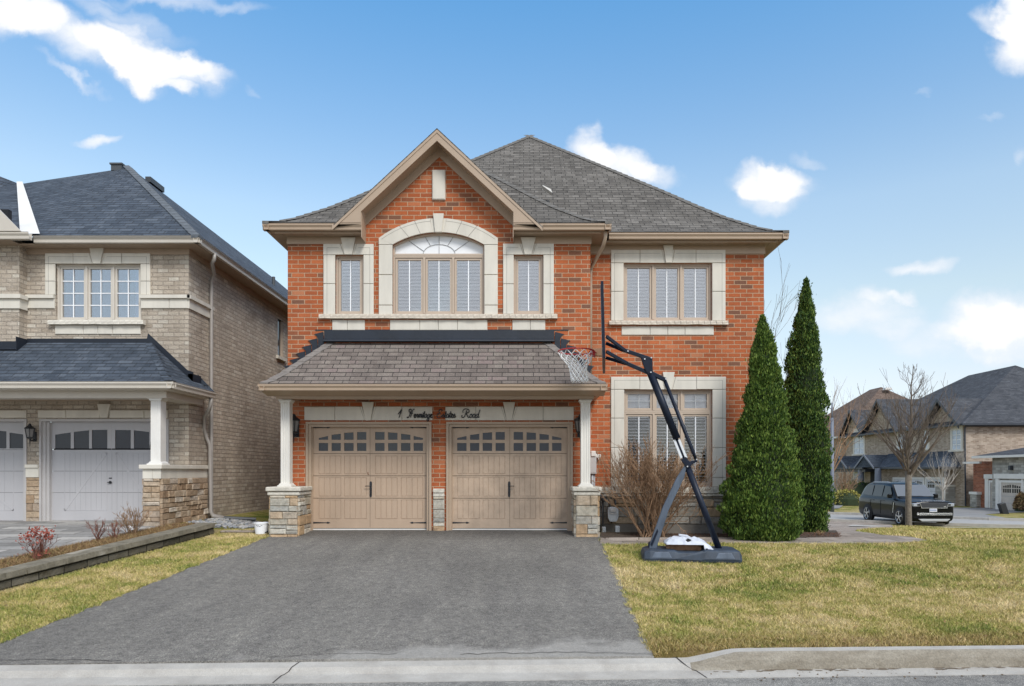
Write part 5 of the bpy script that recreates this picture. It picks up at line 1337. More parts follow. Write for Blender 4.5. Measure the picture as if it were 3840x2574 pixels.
# skirt roof
yF = 13.05; sxr = -6.70; szr = Z(874, yF); txr = X(345,NY); tz_ = Z(783, NY); zR = szr+.02
mb = MB(); sec = [(0,0),(.2,.14),(1,1)]; v = 0; hp = []
eL = -16
for (t0,f0),(t1,f1) in zip(sec, sec[1:]):
    def pt(t, f, L=False): return ((sxr-.03+(txr-sxr+.03)*t) if not L else eL, yF+.03+(NY-yF-.03)*t, zR+(tz_-zR)*f)
    a, b_, c_, d_ = pt(t0,f0,1), pt(t0,f0), pt(t1,f1), pt(t1,f1,1); L = math.hypot((t1-t0)*(NY-yF), (f1-f0)*(tz_-zR))
    mb.face([a,b_,c_,d_], [(a[0],v),(b_[0],v),(c_[0],v+L),(d_[0],v+L)])
    # side slope runs back past the corner
    e = (b_[0], 14.9, b_[2]); g = (c_[0], 14.9 if t1 < .5 else NY, c_[2])
    mb.face([b_,e,g,c_], [(b_[1],v),(14.9,v),(g[1],v+L),(c_[1],v+L)])
    hp.append(b_); v += L
hp.append(c_)
mb.face([(sxr-.03,14.9,zR),(NX,14.9,zR),(NX,14.9,zR+.4)])
ns = mb.build('porch_roof', M['roof_blue'], N)
mb = MB(); hip_cap(mb, hp, -1, 1, .14, .015); mb.build('hip_cap', M['roof_blue'], ns)
mb = MB(); f0_, f1_ = Z(c1(0,1218)[1],NY), Z(c1(0,1168)[1],NY)
mb.prism([(NY-.08,f0_),(NY-.01,f0_+.05),(NY-.01,f1_),(NY+.01,f1_),(NY+.01,f0_-.02)], 'x', X(c1(175,0)[0],NY), txr)
mb.prism([(yj-.08,f0_-.12),(yj-.01,f0_-.07),(yj-.01,f1_-.1),(yj+.01,f1_-.1),(yj+.01,f0_-.14)], 'x', -16, XJ)
mb.box(XJ, XJ+.012, yj-.1, NY, f0_-.15, f1_-.02)
a = Vector((txr, NY-.02, tz_+.02)); b_ = Vector((NX+.1, NY-.02, tz_-(NX+.1-txr)*.92)); 
mb.prism([(a.x-.05,a.z+.17),(a.x-.1,a.z-.1),(b_.x,b_.z-.05),(b_.x,b_.z+.20),(b_.x-.12,b_.z+.24)], 'y', NY-.03, NY+.0)
mb.box(NX, NX+.1, NY-.03, NY+.35, b_.z-.08, b_.z+.16)
mb.build('flashing', M['flash'], ns)
mb = MB(); gutter_x(mb, -16, sxr, yF, szr+.02, 1, .13); gutter_y(mb, yF, 14.9, sxr, szr+.02, -1, .13); mb.build('gutter', M['gutter_beige'], ns)
mb = MB(); zb_n = Z(c2(0,163)[1], 13.4); mb.box(-16, NX+.12, 13.36, 13.66, zb_n, szr-.1); mb.box(NX-.2, NX+.12, 13.66, 14.9, zb_n, szr-.1)
mb.box(-16, sxr-.1, yF+.1, 14.9, szr-.125, szr-.11); mb.build('porch_beam', M['gutter_beige'], ns)
mb = MB(); mb.box(-16, NX-.2, 13.66, NY, zb_n+.05, zb_n+.07); mb.build('porch_soffit', M['tan_soffit'], ns)
# garage doors
def ndoor(g, x0l, panes, bars):
    mb = MB(); t = .1
    for s, xa in ((1, g[0]), (-1, g[1])):
        mb.box(xa, xa+s*t*.35, NY-.03, NY+.15, .13, g[3]); mb.box(xa+s*t*.35, xa+s*t, NY+.02, NY+.15, .13, g[3]-.03)
        if s > 0: mb.box(xa+s*t, xa+s*(t+.06), NY+.05, NY+.15, .13, g[3]-.06)
    mb.box(g[0]+t*.35, g[1]-t*.35, NY-.03, NY+.15, g[3]-.05, g[3]); mb.build('door_frame', M['grey_frame'], N)
    mb = MB(); Yd = NY+.12; x0 = g[0]+.16; x1 = g[1]-.1; zt_ = g[3]-.05; zw0 = Z(c2(0,492)[1],Yd); zs = Z(c2(0,500)[1],Yd)
    holes = [[(a,zw0),(b_,zw0),(b_,tb),(a,ta)] for a, b_, ta, tb in panes]
    wall_front(mb, [(x0,zs+.003),(x1,zs+.003),(x1,zt_),(x0,zt_)], holes, Yd, .03)
    zz = [zs, Z(c2(0,640)[1],Yd), Z(c2(0,780)[1],Yd), .155]
    for a, b_ in zip(zz[1:], zz): mb.box(x0, x1, Yd, Yd+.05, a+.003, b_-.003)
    door = mb.build('garage_door', M['grey_door'], N)
    for h_ in holes:
        q = MB(); q.prism(h_, 'y', Yd+.015, Yd+.02); q.build('pane', M['glass_pane'], door)
    q = MB(); q.box(x0, x1, Yd+.06, Yd+.07, .1, zt_); q.build('dark_backing', M['dark'], door)
    q = MB(); xm = X(c2(728,0)[0],Yd) if bars else (x0+x1)/2; zt2, zb2 = zs-.07, .155+.22
    def strip(a, b_, w): q.beam((a[0],Yd-.001,a[1]), (b_[0],Yd-.001,b_[1]), w, .007, up=(0,1,0))
    for xa, xb, dr in ((x0+.28, xm-.1, 1), (xm+.1, x1-.28, -1)):
        strip((xa,zb2),(xb,zb2),.012); strip((xa,zt2),(xb,zt2),.012); strip((xa,zb2),(xa,zt2),.012); strip((xb,zb2),(xb,zt2),.012)
        a, b_ = ((xa,zb2),(xb,zt2)) if dr > 0 else ((xb,zb2),(xa,zt2))
        strip(a, b_, .045)
    q.box(xm-.004,xm+.004,Yd-.002,Yd,.155,zt_)
    n = 20
    q.build('trim_strip', M['grey_door'], door)
    q = MB(); n = 17
    for i in range(1, n):
        xx = x0+.28+(x1-x0-.56)*i/n; q.box(xx-.003,xx+.003,Yd-.0012,Yd,zb2+.01,zt2-.01)
    q.build('board_groove', M['grey_groove'], door)
    return door, Yd
def pan(l): 
    out = []
    for a, b_, ta, tb in l: out.append((X(c2(a,0)[0],NY+.12), X(c2(b_,0)[0],NY+.12), Z(c2(0,ta)[1],NY+.12), Z(c2(0,tb)[1],NY+.12)))
    return out
dn, Yd_ = ndoor(D1, 0, pan([(360,462,402,387),(482,582,384,373),(600,701,371,370),(752,854,371,372),(874,975,373,384),(994,1093,389,404)]), True)
xx, zz = X(c2(722,0)[0],Yd_), Z(c2(0,713)[1],Yd_)
q = MB(); q.lathe([(.03,-.02),(.03,0)], (xx,Yd_-.005,zz), 'y', 10); q.tube([(xx-.05,Yd_-.035,zz),(xx+.05,Yd_-.035,zz)], .008, 6); q.box(xx-.03,xx+.03,Yd_-.012,Yd_,zz+.08,zz+.1); q.build('handle', M['black'], dn)
ndoor(D0, 0, pan([(-60,42,372,380),(62,162,388,402)]), False)
r = n2(252, 1098, 242, 293); mb_c = [X(c2(v,0)[0],NY) for v in (435, 945)]; kk = [X(c2(v,0)[0],NY) for v in (645,730,665,710)]
mb = MB(); mb.cbox(r[0], mb_c[0]-.005, NY-.03, NY, r[2], r[3]); mb.cbox(mb_c[0]+.005, kk[2]-.03, NY-.03, NY, r[2], r[3]); mb.cbox(kk[3]+.03, mb_c[1]-.005, NY-.03, NY, r[2], r[3]); mb.cbox(mb_c[1]+.005, r[1], NY-.03, NY, r[2], r[3])
mb.prism([(kk[2],r[2]),(kk[3],r[2]),(kk[1],Z(c2(0,203)[1],NY)),(kk[0],Z(c2(0,203)[1],NY))], 'y', NY-.06, NY); mb.build('garage_lintel', M['stone_trim'], N)
r = n2(-100, 176, 242, 293); mb = MB(); mb.cbox(-14, r[1], NY-.03, NY, r[2], r[3]); mb.build('garage_lintel', M['stone_trim'], N)
# foot of the brick pier between the doors
r = n2(178, 262, 598, 970); rr = random.Random(31); mb = MB(); zt_ = Z(c2(0,680)[1],NY)
stone_face(mb, (r[0],NY), (r[1],NY), .0, zt_, (0,-1), rr, (.03,.05), wr=(.12,.3), hr=(.1,.2)); mb.build('stone_pier', M['stone_brown'], N)
mb = MB(); mb.box(r[0],r[1],NY-.05,NY,zt_,Z(c2(0,618)[1],NY)); mb.box(r[0]-.0,r[1]+.0,NY-.08,NY,Z(c2(0,618)[1],NY),Z(c2(0,597)[1],NY)); mb.build('cap_stone', M['stone_trim'], N)
lantern(N, X(c2(198,0)[0],NY-.14), Z(c2(0,388)[1],NY-.14), NY, 1.1)
# half wall with stone, cap and column
Yh = 13.36; hx0 = X(c2(940,0)[0],Yh); hx1 = NX-.0
zs_ = Z(c2(0,688)[1],Yh); zc0 = Z(c2(0,625)[1],Yh); zc1 = Z(c2(0,598)[1],Yh); rr = random.Random(41)
mb = MB(); stone_face(mb, (hx0,Yh), (hx1,Yh), -.05, zs_, (0,-1), rr, (.03,.05), wr=(.12,.32), hr=(.09,.16)); stone_face(mb, (hx1,Yh), (hx1,15.3), -.05, zs_, (1,0), rr, (.03,.06), wr=(.14,.4), hr=(.08,.17))
stone_face(mb, (hx0,NY), (hx0,Yh), -.05, zs_, (-1,0), rr, (.03,.05), wr=(.14,.4), hr=(.08,.17))
sp_ = mb.build('stone_half_wall', M['stone_brown'], N)
mb = MB(); mb.box(hx0+.01,hx1-.002,Yh+.01,NY-.002,-.1,zs_); mb.build('mortar_core', M['mortar'], sp_)
mb = MB(); mb.box(hx0-.01,hx0+.18,Yh-.03,NY-.002,zs_,zc0); mb.box(hx0+.185,hx1+.03,Yh-.03,Yh+.3,zs_,zc0); mb.box(hx1-.2,hx1+.03,Yh+.302,15.3,zs_,zc0); mb.build('stone_band', M['stone_trim'], sp_)
mb = MB(); mb.box(hx0-.06,hx1+.07,Yh-.08,NY-.003,zc0,zc1); mb.box(NX+.001,hx1+.07,NY-.002,15.3,zc0,zc1); mb.build('cap_stone', M['stone_trim'], sp_, bevel=.008)
YC = 13.42; x0, x1 = X(c2(983,0)[0],YC), X(c2(1050,0)[0],YC); w = x1-x0; ztn = Z(c2(0,160)[1],YC); mb = MB()
prof = []
for k in range(5):
    a = x0+w*k/5; prof += [(a+.003,0),(a+.008,.008),(a+w/5-.008,.008),(a+w/5-.003,0)]
prof += [(x1,w),(x0,w)]
mb.prism([(p[0],YC+p[1]) for p in prof], 'z', zc1+.06, ztn-.04)
mb.box(x0-.05,x1+.05,YC-.05,YC+w+.05,zc1,zc1+.025); mb.prism([(x0-.04,zc1+.025),(x1+.04,zc1+.025),(x1+.004,zc1+.065),(x0-.004,zc1+.065)], 'y', YC-.02, YC+w+.02)
mb.box(x0-.05,x1+.05,YC-.05,YC+w+.05,ztn-.018,ztn); mb.prism([(x0-.005,ztn-.06),(x1+.005,ztn-.06),(x1+.035,ztn-.018),(x0-.035,ztn-.018)], 'y', YC-.02, YC+w+.02)
mb.build('column', M['white'], N)
# downspouts
ysd = 15.42; xs_ = NX+.06
downpipe('downspout', N, [(NEX-.05,14.9,NE-.1),(NEX-.05,14.9,NE-.22),(NEX-.12,14.95,NE-.30),(xs_+.1,ysd-.1,NE-.42),(xs_,ysd,NE-.55),(xs_,ysd,NE-.8),(xs_,ysd,3.0),(xs_,ysd,.32),(xs_+.03,ysd,.22),(xs_+.2,ysd+.1,.17)], 'spout', w=.085)
downpipe('downspout', N, [(sxr-.08,14.8,szr-.1),(sxr-.08,14.8,szr-.22),(sxr-.13,14.85,szr-.34),(NX+.10,15.0,szr-.5),(NX+.02,15.15,szr-.75),(NX+.05,15.2,szr-.95),(NX+.10,15.25,szr-1.1),(NX+.10,15.3,.30),(NX+.14,15.3,.2),(NX+.35,15.4,.16)], 'spout', w=.085)
M['tile_pipe'] = M['pipe_dark']
mb = MB(); mb.tube([(NX+.33,15.4,.16),(NX+1.0,15.6,.11)], .045, 8); mb.build('drain_pipe', M['pipe_dark'], N)
# ------------------------------------------------------------------ retaining wall
M['wall_block'] = brick('weathered_wall_block', [(0, (.085,.075,.055)), (.5, (.13,.115,.085)), (1, (.19,.17,.13))], (.03,.027,.02), .42, .105, .008, .03, groove=.02, fscale=12, stain=((.5,.45,.35,1), 3))
m, nt, b, geo = newmat('retaining_cap'); n1_ = nt.noise(geo, 7, 6, .7); n2_ = nt.noise(geo, .9, 3, .5)
setb(nt, b, 'Base Color', nt.mix(nt.ramp(n2_, [(.62,(0,0,0)),(.68,(1,1,1))]), nt.ramp(n1_, [(.3,(.12,.105,.075)),(.7,(.27,.24,.18))]), (.42,.385,.32,1))); b.inputs['Roughness'].default_value = .95; bump(nt, b, nt.noise(geo, 20, 6, .75), 1, .02); M['wall_cap'] = m
rw = thing('retaining_wall', 'low dark block retaining wall beside the neighbour flower bed', 'wall', (-6.4, 11, -.2))
face_ = MB(); cap = MB(); rr = random.Random(6)
ya, yb = 6.35, 13.4; n = 22
def rwp(y): return RWx(y)
for i in range(n):
    y0, y1 = ya+(yb-ya)*i/n, ya+(yb-ya)*(i+1)/n
    t0 = drive_z(y0)+.245; t1 = drive_z(y1)+.245
    x0, x1 = rwp(y0), rwp(y1); dj = rr.uniform(-.008,.008)
    for (xa, xb, za, zb) in ((x0, x1, 0, 0),):
        b0, b1 = drive_z(y0)-.1, drive_z(y1)-.1
        face_.face([(x0-.02,y0,b0),(x1-.02,y1,b1),(x1-.02,y1,t1-.085),(x0-.02,y0,t0-.085)], [(y0,b0-t0),(y1,b1-t1),(y1,-.085),(y0,-.085)])
    g = .005; o = dj+.015
    cap.poly([(x0+o,y0+g,t0-.08),(x1+o,y1-g,t1-.08),(x1+o-.012,y1-g,t1),(x0+o-.012,y0+g,t0),(x1-.30,y1-g,t1),(x0-.30,y0+g,t0),(x1-.30,y1-g,t1-.08),(x0-.30,y0+g,t0-.08)],
             [(0,1,2,3),(3,2,4,5),(5,4,6,7),(1,6,4,2),(0,3,5,7)])
# back end return at the house end
zt_ = drive_z(yb)+.245; xe = rwp(yb)
face_.face([(xe-.02,yb,-.2),(xe-.3,yb,-.2),(xe-.3,yb,zt_-.08),(xe-.02,yb,zt_-.08)])
face_.build('block_course', M['wall_block'], rw); cap.build('cap_block', M['wall_cap'], rw, bevel=.006)
# bucket
bk = thing('bucket', 'small white plastic bucket with dark scribbled print beside the stone pier', 'bucket', (X(597,13.45), 13.45, drive_z(13.45)+.02))
bx_, by_, bz_ = bk.location; mb = MB()
mb.lathe([(.11,0),(.112,.01),(.135,.2),(.145,.205),(.145,.22),(.128,.218),(.105,.02)], (bx_,by_,bz_), 'z', 24); mb.build('bucket_body', M['white_bright'], bk, smooth=False)
mb = MB(); mb.tube([(bx_+.14,by_,bz_+.19),(bx_+.17,by_-.03,bz_+.10),(bx_+.15,by_-.06,bz_+.05),(bx_+.11,by_-.1,bz_+.03)], .012, 6); mb.build('handle', M['black'], bk)
mb = MB()
for i in range(7):
    a = -1.95+i*.13; r_ = .131; z = bz_+.165+random.Random(i).uniform(-.012,.012)
    mb.tube([(bx_+r_*math.cos(a),by_+r_*math.sin(a)-.003,z),(bx_+r_*math.cos(a+.09),by_+r_*math.sin(a+.09)-.003,z+random.Random(i+5).uniform(-.015,.015))], .005, 4)
mb.build('printed_mark', M['black'], bk)
# ------------------------------------------------------------------ grass blades, cedars, bare trees and shrubs
def numesh(name, V, Fq, mat, parent=None, kind=None, nside=3):
    """V (n,3) array, Fq (m,nside) int array"""
    o0 = np.array(worg(parent)) if parent is not None else np.zeros(3)
    me = bpy.data.meshes.new(name); me.vertices.add(len(V)); me.vertices.foreach_set('co', (V-o0).astype(np.float32).ravel())
    me.loops.add(Fq.size); me.loops.foreach_set('vertex_index', Fq.astype(np.int32).ravel())
    me.polygons.add(len(Fq)); me.polygons.foreach_set('loop_start', np.arange(0, Fq.size, nside, dtype=np.int32))
    me.polygons.foreach_set('loop_total', np.full(len(Fq), nside, dtype=np.int32))
    me.materials.append(M[mat]); me.update(calc_edges=True); me.validate()
    o = bpy.data.objects.new(name, me); C.objects.link(o)
    if parent is not None: o.parent = parent
    if kind: o['kind'] = kind
    return o
rng = np.random.default_rng(5)
# grass material: straw and green patches by place, each blade a little different
m, nt, b, geo = newmat('grass_blade'); col, _f = lawn_color(nt, geo)
isl = nt.node('ShaderNodeNewGeometry').outputs['Random Per Island']
col = nt.mix(nt.math('MULTIPLY', nt.math('GREATER_THAN', isl, .72), .7), col, nt.ramp(isl, [(.72,(.50,.38,.16)),(.88,(.66,.54,.30)),(.94,(.18,.25,.04)),(1,(.15,.20,.04))]))
col = nt.mix(1, col, nt.ramp(nt.math('FRACT', nt.math('MULTIPLY', isl, 37.0)), [(0,(.62,.62,.62)),(1,(1.7,1.65,1.55))]), 'MULTIPLY')
setb(nt, b, 'Base Color', col); b.inputs['Roughness'].default_value = .7; b.inputs['Specular IOR Level'].default_value = .2; M['blade'] = m
def blades(P, h0, h1, w, lean):
    n = len(P); th = rng.uniform(0, 2*np.pi, n); ph = rng.uniform(0, 2*np.pi, n)
    h = rng.uniform(h0, h1, n); le = rng.uniform(.15, lean, n)*h
    dx, dy = np.cos(th)*w*.5, np.sin(th)*w*.5; lx, ly = np.cos(ph)*le, np.sin(ph)*le
    a = P+np.stack([-dx,-dy,np.full(n,-.01)],1); b_ = P+np.stack([dx,dy,np.full(n,-.01)],1); c = P+np.stack([lx,ly,h],1)
    V = np.stack([a,b_,c],1).reshape(-1,3); Fc = np.arange(n*3).reshape(-1,3); return V, Fc
def scatter(n, x0, x1, y0, y1, ok):
    out = []
    while len(out) < n:
        x = rnd.uniform(x0, x1); y = rnd.uniform(y0, y1)
        if ok(x, y): out.append((x, y, G(x, y)))
    return np.array(out)
def on_path(x, y): return False
PATHP = [gp(*p)[:2] for p in [(1371,1230),(1371,1243),(1500,1242),(1705,1242),(1985,1243),(2065,1242),(2119,1237),(2080,1229),(2010,1224),(1951,1215),(2040,1208),(2037,1200),(1973,1194),(1912,1190),(1880,1196),(1880,1222),(1840,1218),(1372,1219)]]
def inside(x, y, P):
    c = False; j = len(P)-1
    for i in range(len(P)):
        if (P[i][1] > y) != (P[j][1] > y) and x < (P[j][0]-P[i][0])*(y-P[i][1])/(P[j][1]-P[i][1])+P[i][0]: c = not c
        j = i
    return c
def vis(x, y, m_=.3): return -.777*y-m_ < x < .735*y+m_ 
def ok_r(x, y): return x > DRx(y)-.025+.08*noise.noise(Vector((x*3,y*7,0))) and y > kerb_y(x)+.005 and not inside(x, y, PATHP) and vis(x, y)
def ok_l(x, y): return RWx(y)+.0 < x < DLx(y)+.035+.08*noise.noise(Vector((x*3,y*7,3))) and y < 13.75 and vis(x, y)
P1 = scatter(120000, 1.1, 6.5, 6.4, 9.0, ok_r); P2 = scatter(100000, 1.2, 10, 9.0, 13.2, ok_r); P3 = scatter(60000, 1.5, 18, 13, 26, lambda x, y: ok_r(x, y) and y > 12.9 and not (y > 12.5 and x < 6.2))
P4 = scatter(50000, -7, -4.9, 6.3, 10, ok_l); P5 = scatter(35000, -7, -4.9, 10, 13.8, ok_l)
Vs, Fs, off = [], [], 0
for P, h0, h1, w, le in ((P1,.014,.048,.0085,1.9),(P2,.016,.055,.011,1.9),(P3,.02,.07,.018,1.6),(P4,.014,.05,.0085,1.9),(P5,.018,.055,.011,1.7)):
    V, Fc = blades(P, h0, h1, w, le); Vs.append(V); Fs.append(Fc+off); off += len(V)
numesh('grass', np.concatenate(Vs), np.concatenate(Fs), 'blade', kind='stuff')
# ------------------------------------------------------------------ cedars
m, nt, b, geo = newmat('cedar_foliage')
isl = nt.node('ShaderNodeNewGeometry').outputs['Random Per Island']
n1_ = nt.noise(geo, 5, 3, .6); f = nt.math('ADD', nt.math('MULTIPLY', isl, .5), nt.math('MULTIPLY', n1_, .55))
setb(nt, b, 'Base Color', nt.ramp(f, [(.30,(.022,.05,.010)),(.48,(.06,.115,.018)),(.62,(.11,.18,.027)),(.82,(.22,.29,.06))])); b.inputs['Roughness'].default_value = .6; b.inputs['Specular IOR Level'].default_value = .25; M['cedar'] = m
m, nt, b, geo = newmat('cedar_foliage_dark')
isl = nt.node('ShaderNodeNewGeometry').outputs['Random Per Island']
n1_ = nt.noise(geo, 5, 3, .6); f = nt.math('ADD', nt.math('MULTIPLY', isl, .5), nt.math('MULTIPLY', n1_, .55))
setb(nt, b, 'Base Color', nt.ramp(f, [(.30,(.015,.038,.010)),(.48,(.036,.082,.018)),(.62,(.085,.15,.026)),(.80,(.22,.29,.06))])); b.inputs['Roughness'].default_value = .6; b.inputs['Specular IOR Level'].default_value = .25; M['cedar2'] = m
M['bark'] = plain('grey_bark', (.16,.13,.10,1), .95, var=.35, scale=14, bmp=.02, bscale=30)
M['bark_light'] = plain('light_bark', (.17,.145,.115,1), .95, var=.35, scale=14, bmp=.02, bscale=30)
M['twig'] = plain('brown_twig', (.27,.165,.095,1), .9, var=.4, scale=8)
M['twig_red'] = plain('reddish_twig', (.20,.075,.05,1), .85, var=.4, scale=8)
M['twig_tan'] = plain('tan_twig', (.30,.19,.11,1), .9, var=.4, scale=8)
def cedar(name, label, x, y, z0, prof, H_, mat, seed, nspray=9000):
    """prof: (height fraction, left radius, right radius)"""
    r_ = np.random.default_rng(seed); t = thing('cedar_tree', label, 'tree', (x, y, z0), 'columnar cedars at the corner of the house')
    hs = [p[0] for p in prof]; L = [p[1] for p in prof]; Rr = [p[2] for p in prof]
    core = MB(); n = 16; rows = []
    for k in range(22):
        h = k/21*.965+.01; l = np.interp(h, hs, L)*.74; r2 = np.interp(h, hs, Rr)*.74; dd = (l+r2)/2
        rows.append([(x+(r2 if math.cos(a) > 0 else l)*math.cos(a)*(1+.15*noise.noise(Vector((math.cos(a)*2,math.sin(a)*2,h*9+seed)))), y+dd*math.sin(a), z0+h*H_) for a in [2*math.pi*q/n for q in range(n)]])
    for a_, b2 in zip(rows, rows[1:]):
        for q in range(n): core.face([a_[q],a_[(q+1)%n],b2[(q+1)%n],b2[q]])
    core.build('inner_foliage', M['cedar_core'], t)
    # sprays: clumps of small upright fans on the shell, clustered on lobes
    lobes = []
    nl = 330
    for i in range(nl):
        h = (i+r_.random())/nl; h = h**1.15; lobes.append((h, r_.uniform(0, 2*np.pi), r_.uniform(.55, 1.05)))
    V = []; Fc = []
    per = nspray//nl
    cnt = 0; allv = []
    for (h, a, pr) in lobes:
        hr = .06*(1-h*.6)
        for k in range(per):
            hh = min(.995, max(.0, h+r_.normal(0, .022))); aa = a+r_.normal(0, .22+.35*h)
            l = np.interp(hh, hs, L); r2 = np.interp(hh, hs, Rr); rad = (r2 if math.cos(aa) > 0 else l)*abs(math.cos(aa))**2+(l+r2)/2*math.sin(aa)**2
            # each lobe is a rounded bump: thinner at its edge
            e = math.exp(-((hh-h)/.03)**2)*math.exp(-((aa-a)/.5)**2)
            rr_ = rad*(.71+.42*e*pr)+abs(r_.normal(0, .016))*(3 if r_.random() < .03 else 1)
            p = np.array([x+rr_*math.cos(aa), y+rr_*math.sin(aa), z0+hh*H_+r_.normal(0,.02)])
            out = np.array([math.cos(aa), math.sin(aa), .0]); s_ = r_.uniform(.022, .052)*(1.0 if hh < .9 else .8)
            up = np.array([r_.normal(0,.22), r_.normal(0,.22), 1.0])+out*r_.uniform(.0, .6); up /= np.linalg.norm(up)
            sd = np.cross(up, np.array([r_.normal(), r_.normal(), r_.normal()*.4])); sd /= np.linalg.norm(sd)+1e-9
            # three-fingered fan
            s_ *= 1.25; w = s_*.24
            allv += [p-sd*w*.5, p+sd*w*.5, p+up*s_*1.1+sd*w*.2, p+up*s_*.75-sd*w*1.1,   p+sd*w*.2, p+sd*w*.9+up*s_*.1, p+up*s_*.8+sd*w*1.5, p+up*s_*.45+sd*w*.4]
            Fc += [(cnt,cnt+1,cnt+2,cnt+3),(cnt+4,cnt+5,cnt+6,cnt+7)]; cnt += 8
    numesh('crown', np.array(allv), np.array(Fc), mat, t, nside=4)
    mb = MB(); mb.tube([(x,y,z0-.05),(x,y,z0+.5)], [.07,.06], 8); mb.build('trunk', M['bark'], t)
    return t
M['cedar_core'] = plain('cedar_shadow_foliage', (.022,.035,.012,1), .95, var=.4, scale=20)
c1p = [(0,.60,.64),(.05,.74,.73),(.12,.79,.74),(.22,.73,.72),(.35,.60,.62),(.5,.44,.51),(.62,.33,.41),(.75,.24,.30),(.86,.17,.22),(.94,.08,.11),(1,.0,.0)]
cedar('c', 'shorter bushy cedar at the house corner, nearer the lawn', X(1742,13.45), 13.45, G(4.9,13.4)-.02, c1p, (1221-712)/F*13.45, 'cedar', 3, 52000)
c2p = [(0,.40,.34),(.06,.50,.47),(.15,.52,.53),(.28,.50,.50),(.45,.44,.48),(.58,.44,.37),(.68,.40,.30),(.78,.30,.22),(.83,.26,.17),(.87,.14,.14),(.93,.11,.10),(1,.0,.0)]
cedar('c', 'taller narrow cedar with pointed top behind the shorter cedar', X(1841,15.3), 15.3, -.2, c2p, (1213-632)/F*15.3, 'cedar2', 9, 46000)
# ------------------------------------------------------------------ branching
def branch(mb, p, d, L, r, depth, rr, spread=.5, up=.25, nseg=4, kids=3, shrink=.66, rmin=.003, wig=.12, sides=None):
    pts = [Vector(p)]; rad = [r]; dd = Vector(d).normalized()
    for i in range(nseg):
        dd = (dd+Vector((rr.gauss(0,wig), rr.gauss(0,wig), rr.gauss(0,wig)+up/nseg))).normalized()
        pts.append(pts[-1]+dd*L/nseg); rad.append(max(rmin*.7, r*(1-.55*(i+1)/nseg)))
    mb.tube(pts, rad, sides or (6 if r > .03 else 4 if r > .012 else 3), cap=False)
    if depth <= 0: return
    for k in range(kids):
        t = rr.uniform(.3, 1.0) if k else 1.0
        i = min(nseg-1, int(t*nseg)); q = pts[i].lerp(pts[i+1], t*nseg-i) if t < 1 else pts[-1]
        ax = dd.orthogonal().normalized(); a = rr.uniform(0, 2*math.pi); ax = (ax*math.cos(a)+dd.cross(ax)*math.sin(a))
        nd = (dd+ax*rr.uniform(.4, 1.0)*spread).normalized()
        branch(mb, q, nd, L*shrink*rr.uniform(.75, 1.2), max(rmin, rad[i]*.62), depth-1, rr, spread, up, nseg, kids, shrink, rmin, wig)
# street tree
tx, ty = X(2075.5, 26), 26.0; tz0 = G(tx, ty)-.02
st = thing('bare_tree', 'leafless young street tree standing in front of the black car', 'tree', (tx, ty, tz0), 'leafless trees')
rr = random.Random(4); mb = MB(); th_ = (1192-1062)/F*26
mb.tube([(tx,ty,tz0-.05),(tx,ty,tz0+.12),(tx-.01,ty,tz0+th_*.5),(tx,ty,tz0+th_)], [.15,.115,.105,.12], 10); mb.build('trunk', M['bark_light'], st, smooth=True)
mb = MB(); top = Vector((tx, ty, tz0+th_-.05))
lead = [top]; dirv = Vector((.02,0,1))
for i in range(10): lead.append(lead[-1]+Vector((rr.gauss(.008,.03), rr.gauss(0,.03), .405)))
mb.tube(lead, [.085*(1-.93*i/10)+.004 for i in range(11)], 6)
for i in range(1, 10):
    for s in range(5 if i < 8 else 3):
        a = rr.uniform(0, 2*math.pi); d = Vector((math.cos(a), math.sin(a)*.9, rr.uniform(.7,1.2)))
        L = (2.1-.165*i)*rr.uniform(.6, 1.05); branch(mb, lead[i], d, L*.62, .024-.0015*i, 2, rr, .55, .45, 4, 3, .62, .006, .10)
for k in range(15):
    a = 2*math.pi*k/15+rr.uniform(-.2,.2); el_ = rr.uniform(.7, 2.0); d = Vector((math.cos(a), math.sin(a), el_))
    branch(mb, top+Vector((0,0,rr.uniform(-.35,.35))), d, rr.uniform(1.4,1.95), .044, 3, rr, .50, .30, 5, 3, .60, .007, .07)
mb.build('crown', M['twig_grey'] if 'twig_grey' in M else M['bark'], st)
# far bare trees
def far_tree(label, x, y, h, sp, seed, mat='bark', trunk=.35, r=.09, kids=7, name='bare_tree'):
    z0 = G(x, y)-.03 if y < 60 else -1.4; t = thing(name, label, 'tree', (x, y, z0), 'leafless trees'); rr = random.Random(seed)
    mb = MB(); mb.tube([(x,y,z0),(x,y,z0+h*trunk)], [r, r*.8], 8); mb.build('trunk', M[mat], t)
    mb = MB(); tp = Vector((x,y,z0+h*trunk-.03)); branch(mb, tp, (0,0,1), h*.38, r*.7, 3, rr, .4, .4, 5, 3, .62, .006, .06)
    for k in range(kids):
        a = rr.uniform(0, 2*math.pi); branch(mb, tp, (math.cos(a)*sp, math.sin(a)*sp, 1), h*.36*rr.uniform(.8,1.1), r*.55, 3, rr, .5, .3, 4, 3, .64, .006, .08)
    mb.build('crown', M[mat], t); return t
far_tree('leafless tree rising behind the right corner of the red brick house', X(1762,26), 26, 8.4, .22, 5, 'bark', .3, .06, 6)
far_tree('leafless tree with low spreading branches beside the street lamp', X(1893,44), 44, 8.4, .75, 8, 'twig', .25, .12, 8)
far_tree('small leafless sapling with pale branches before the brown garage', X(2153,46), 46, 4.2, .9, 12, 'bark_pale' if 'bark_pale' in M else 'bark_light', .3, .06, 6)
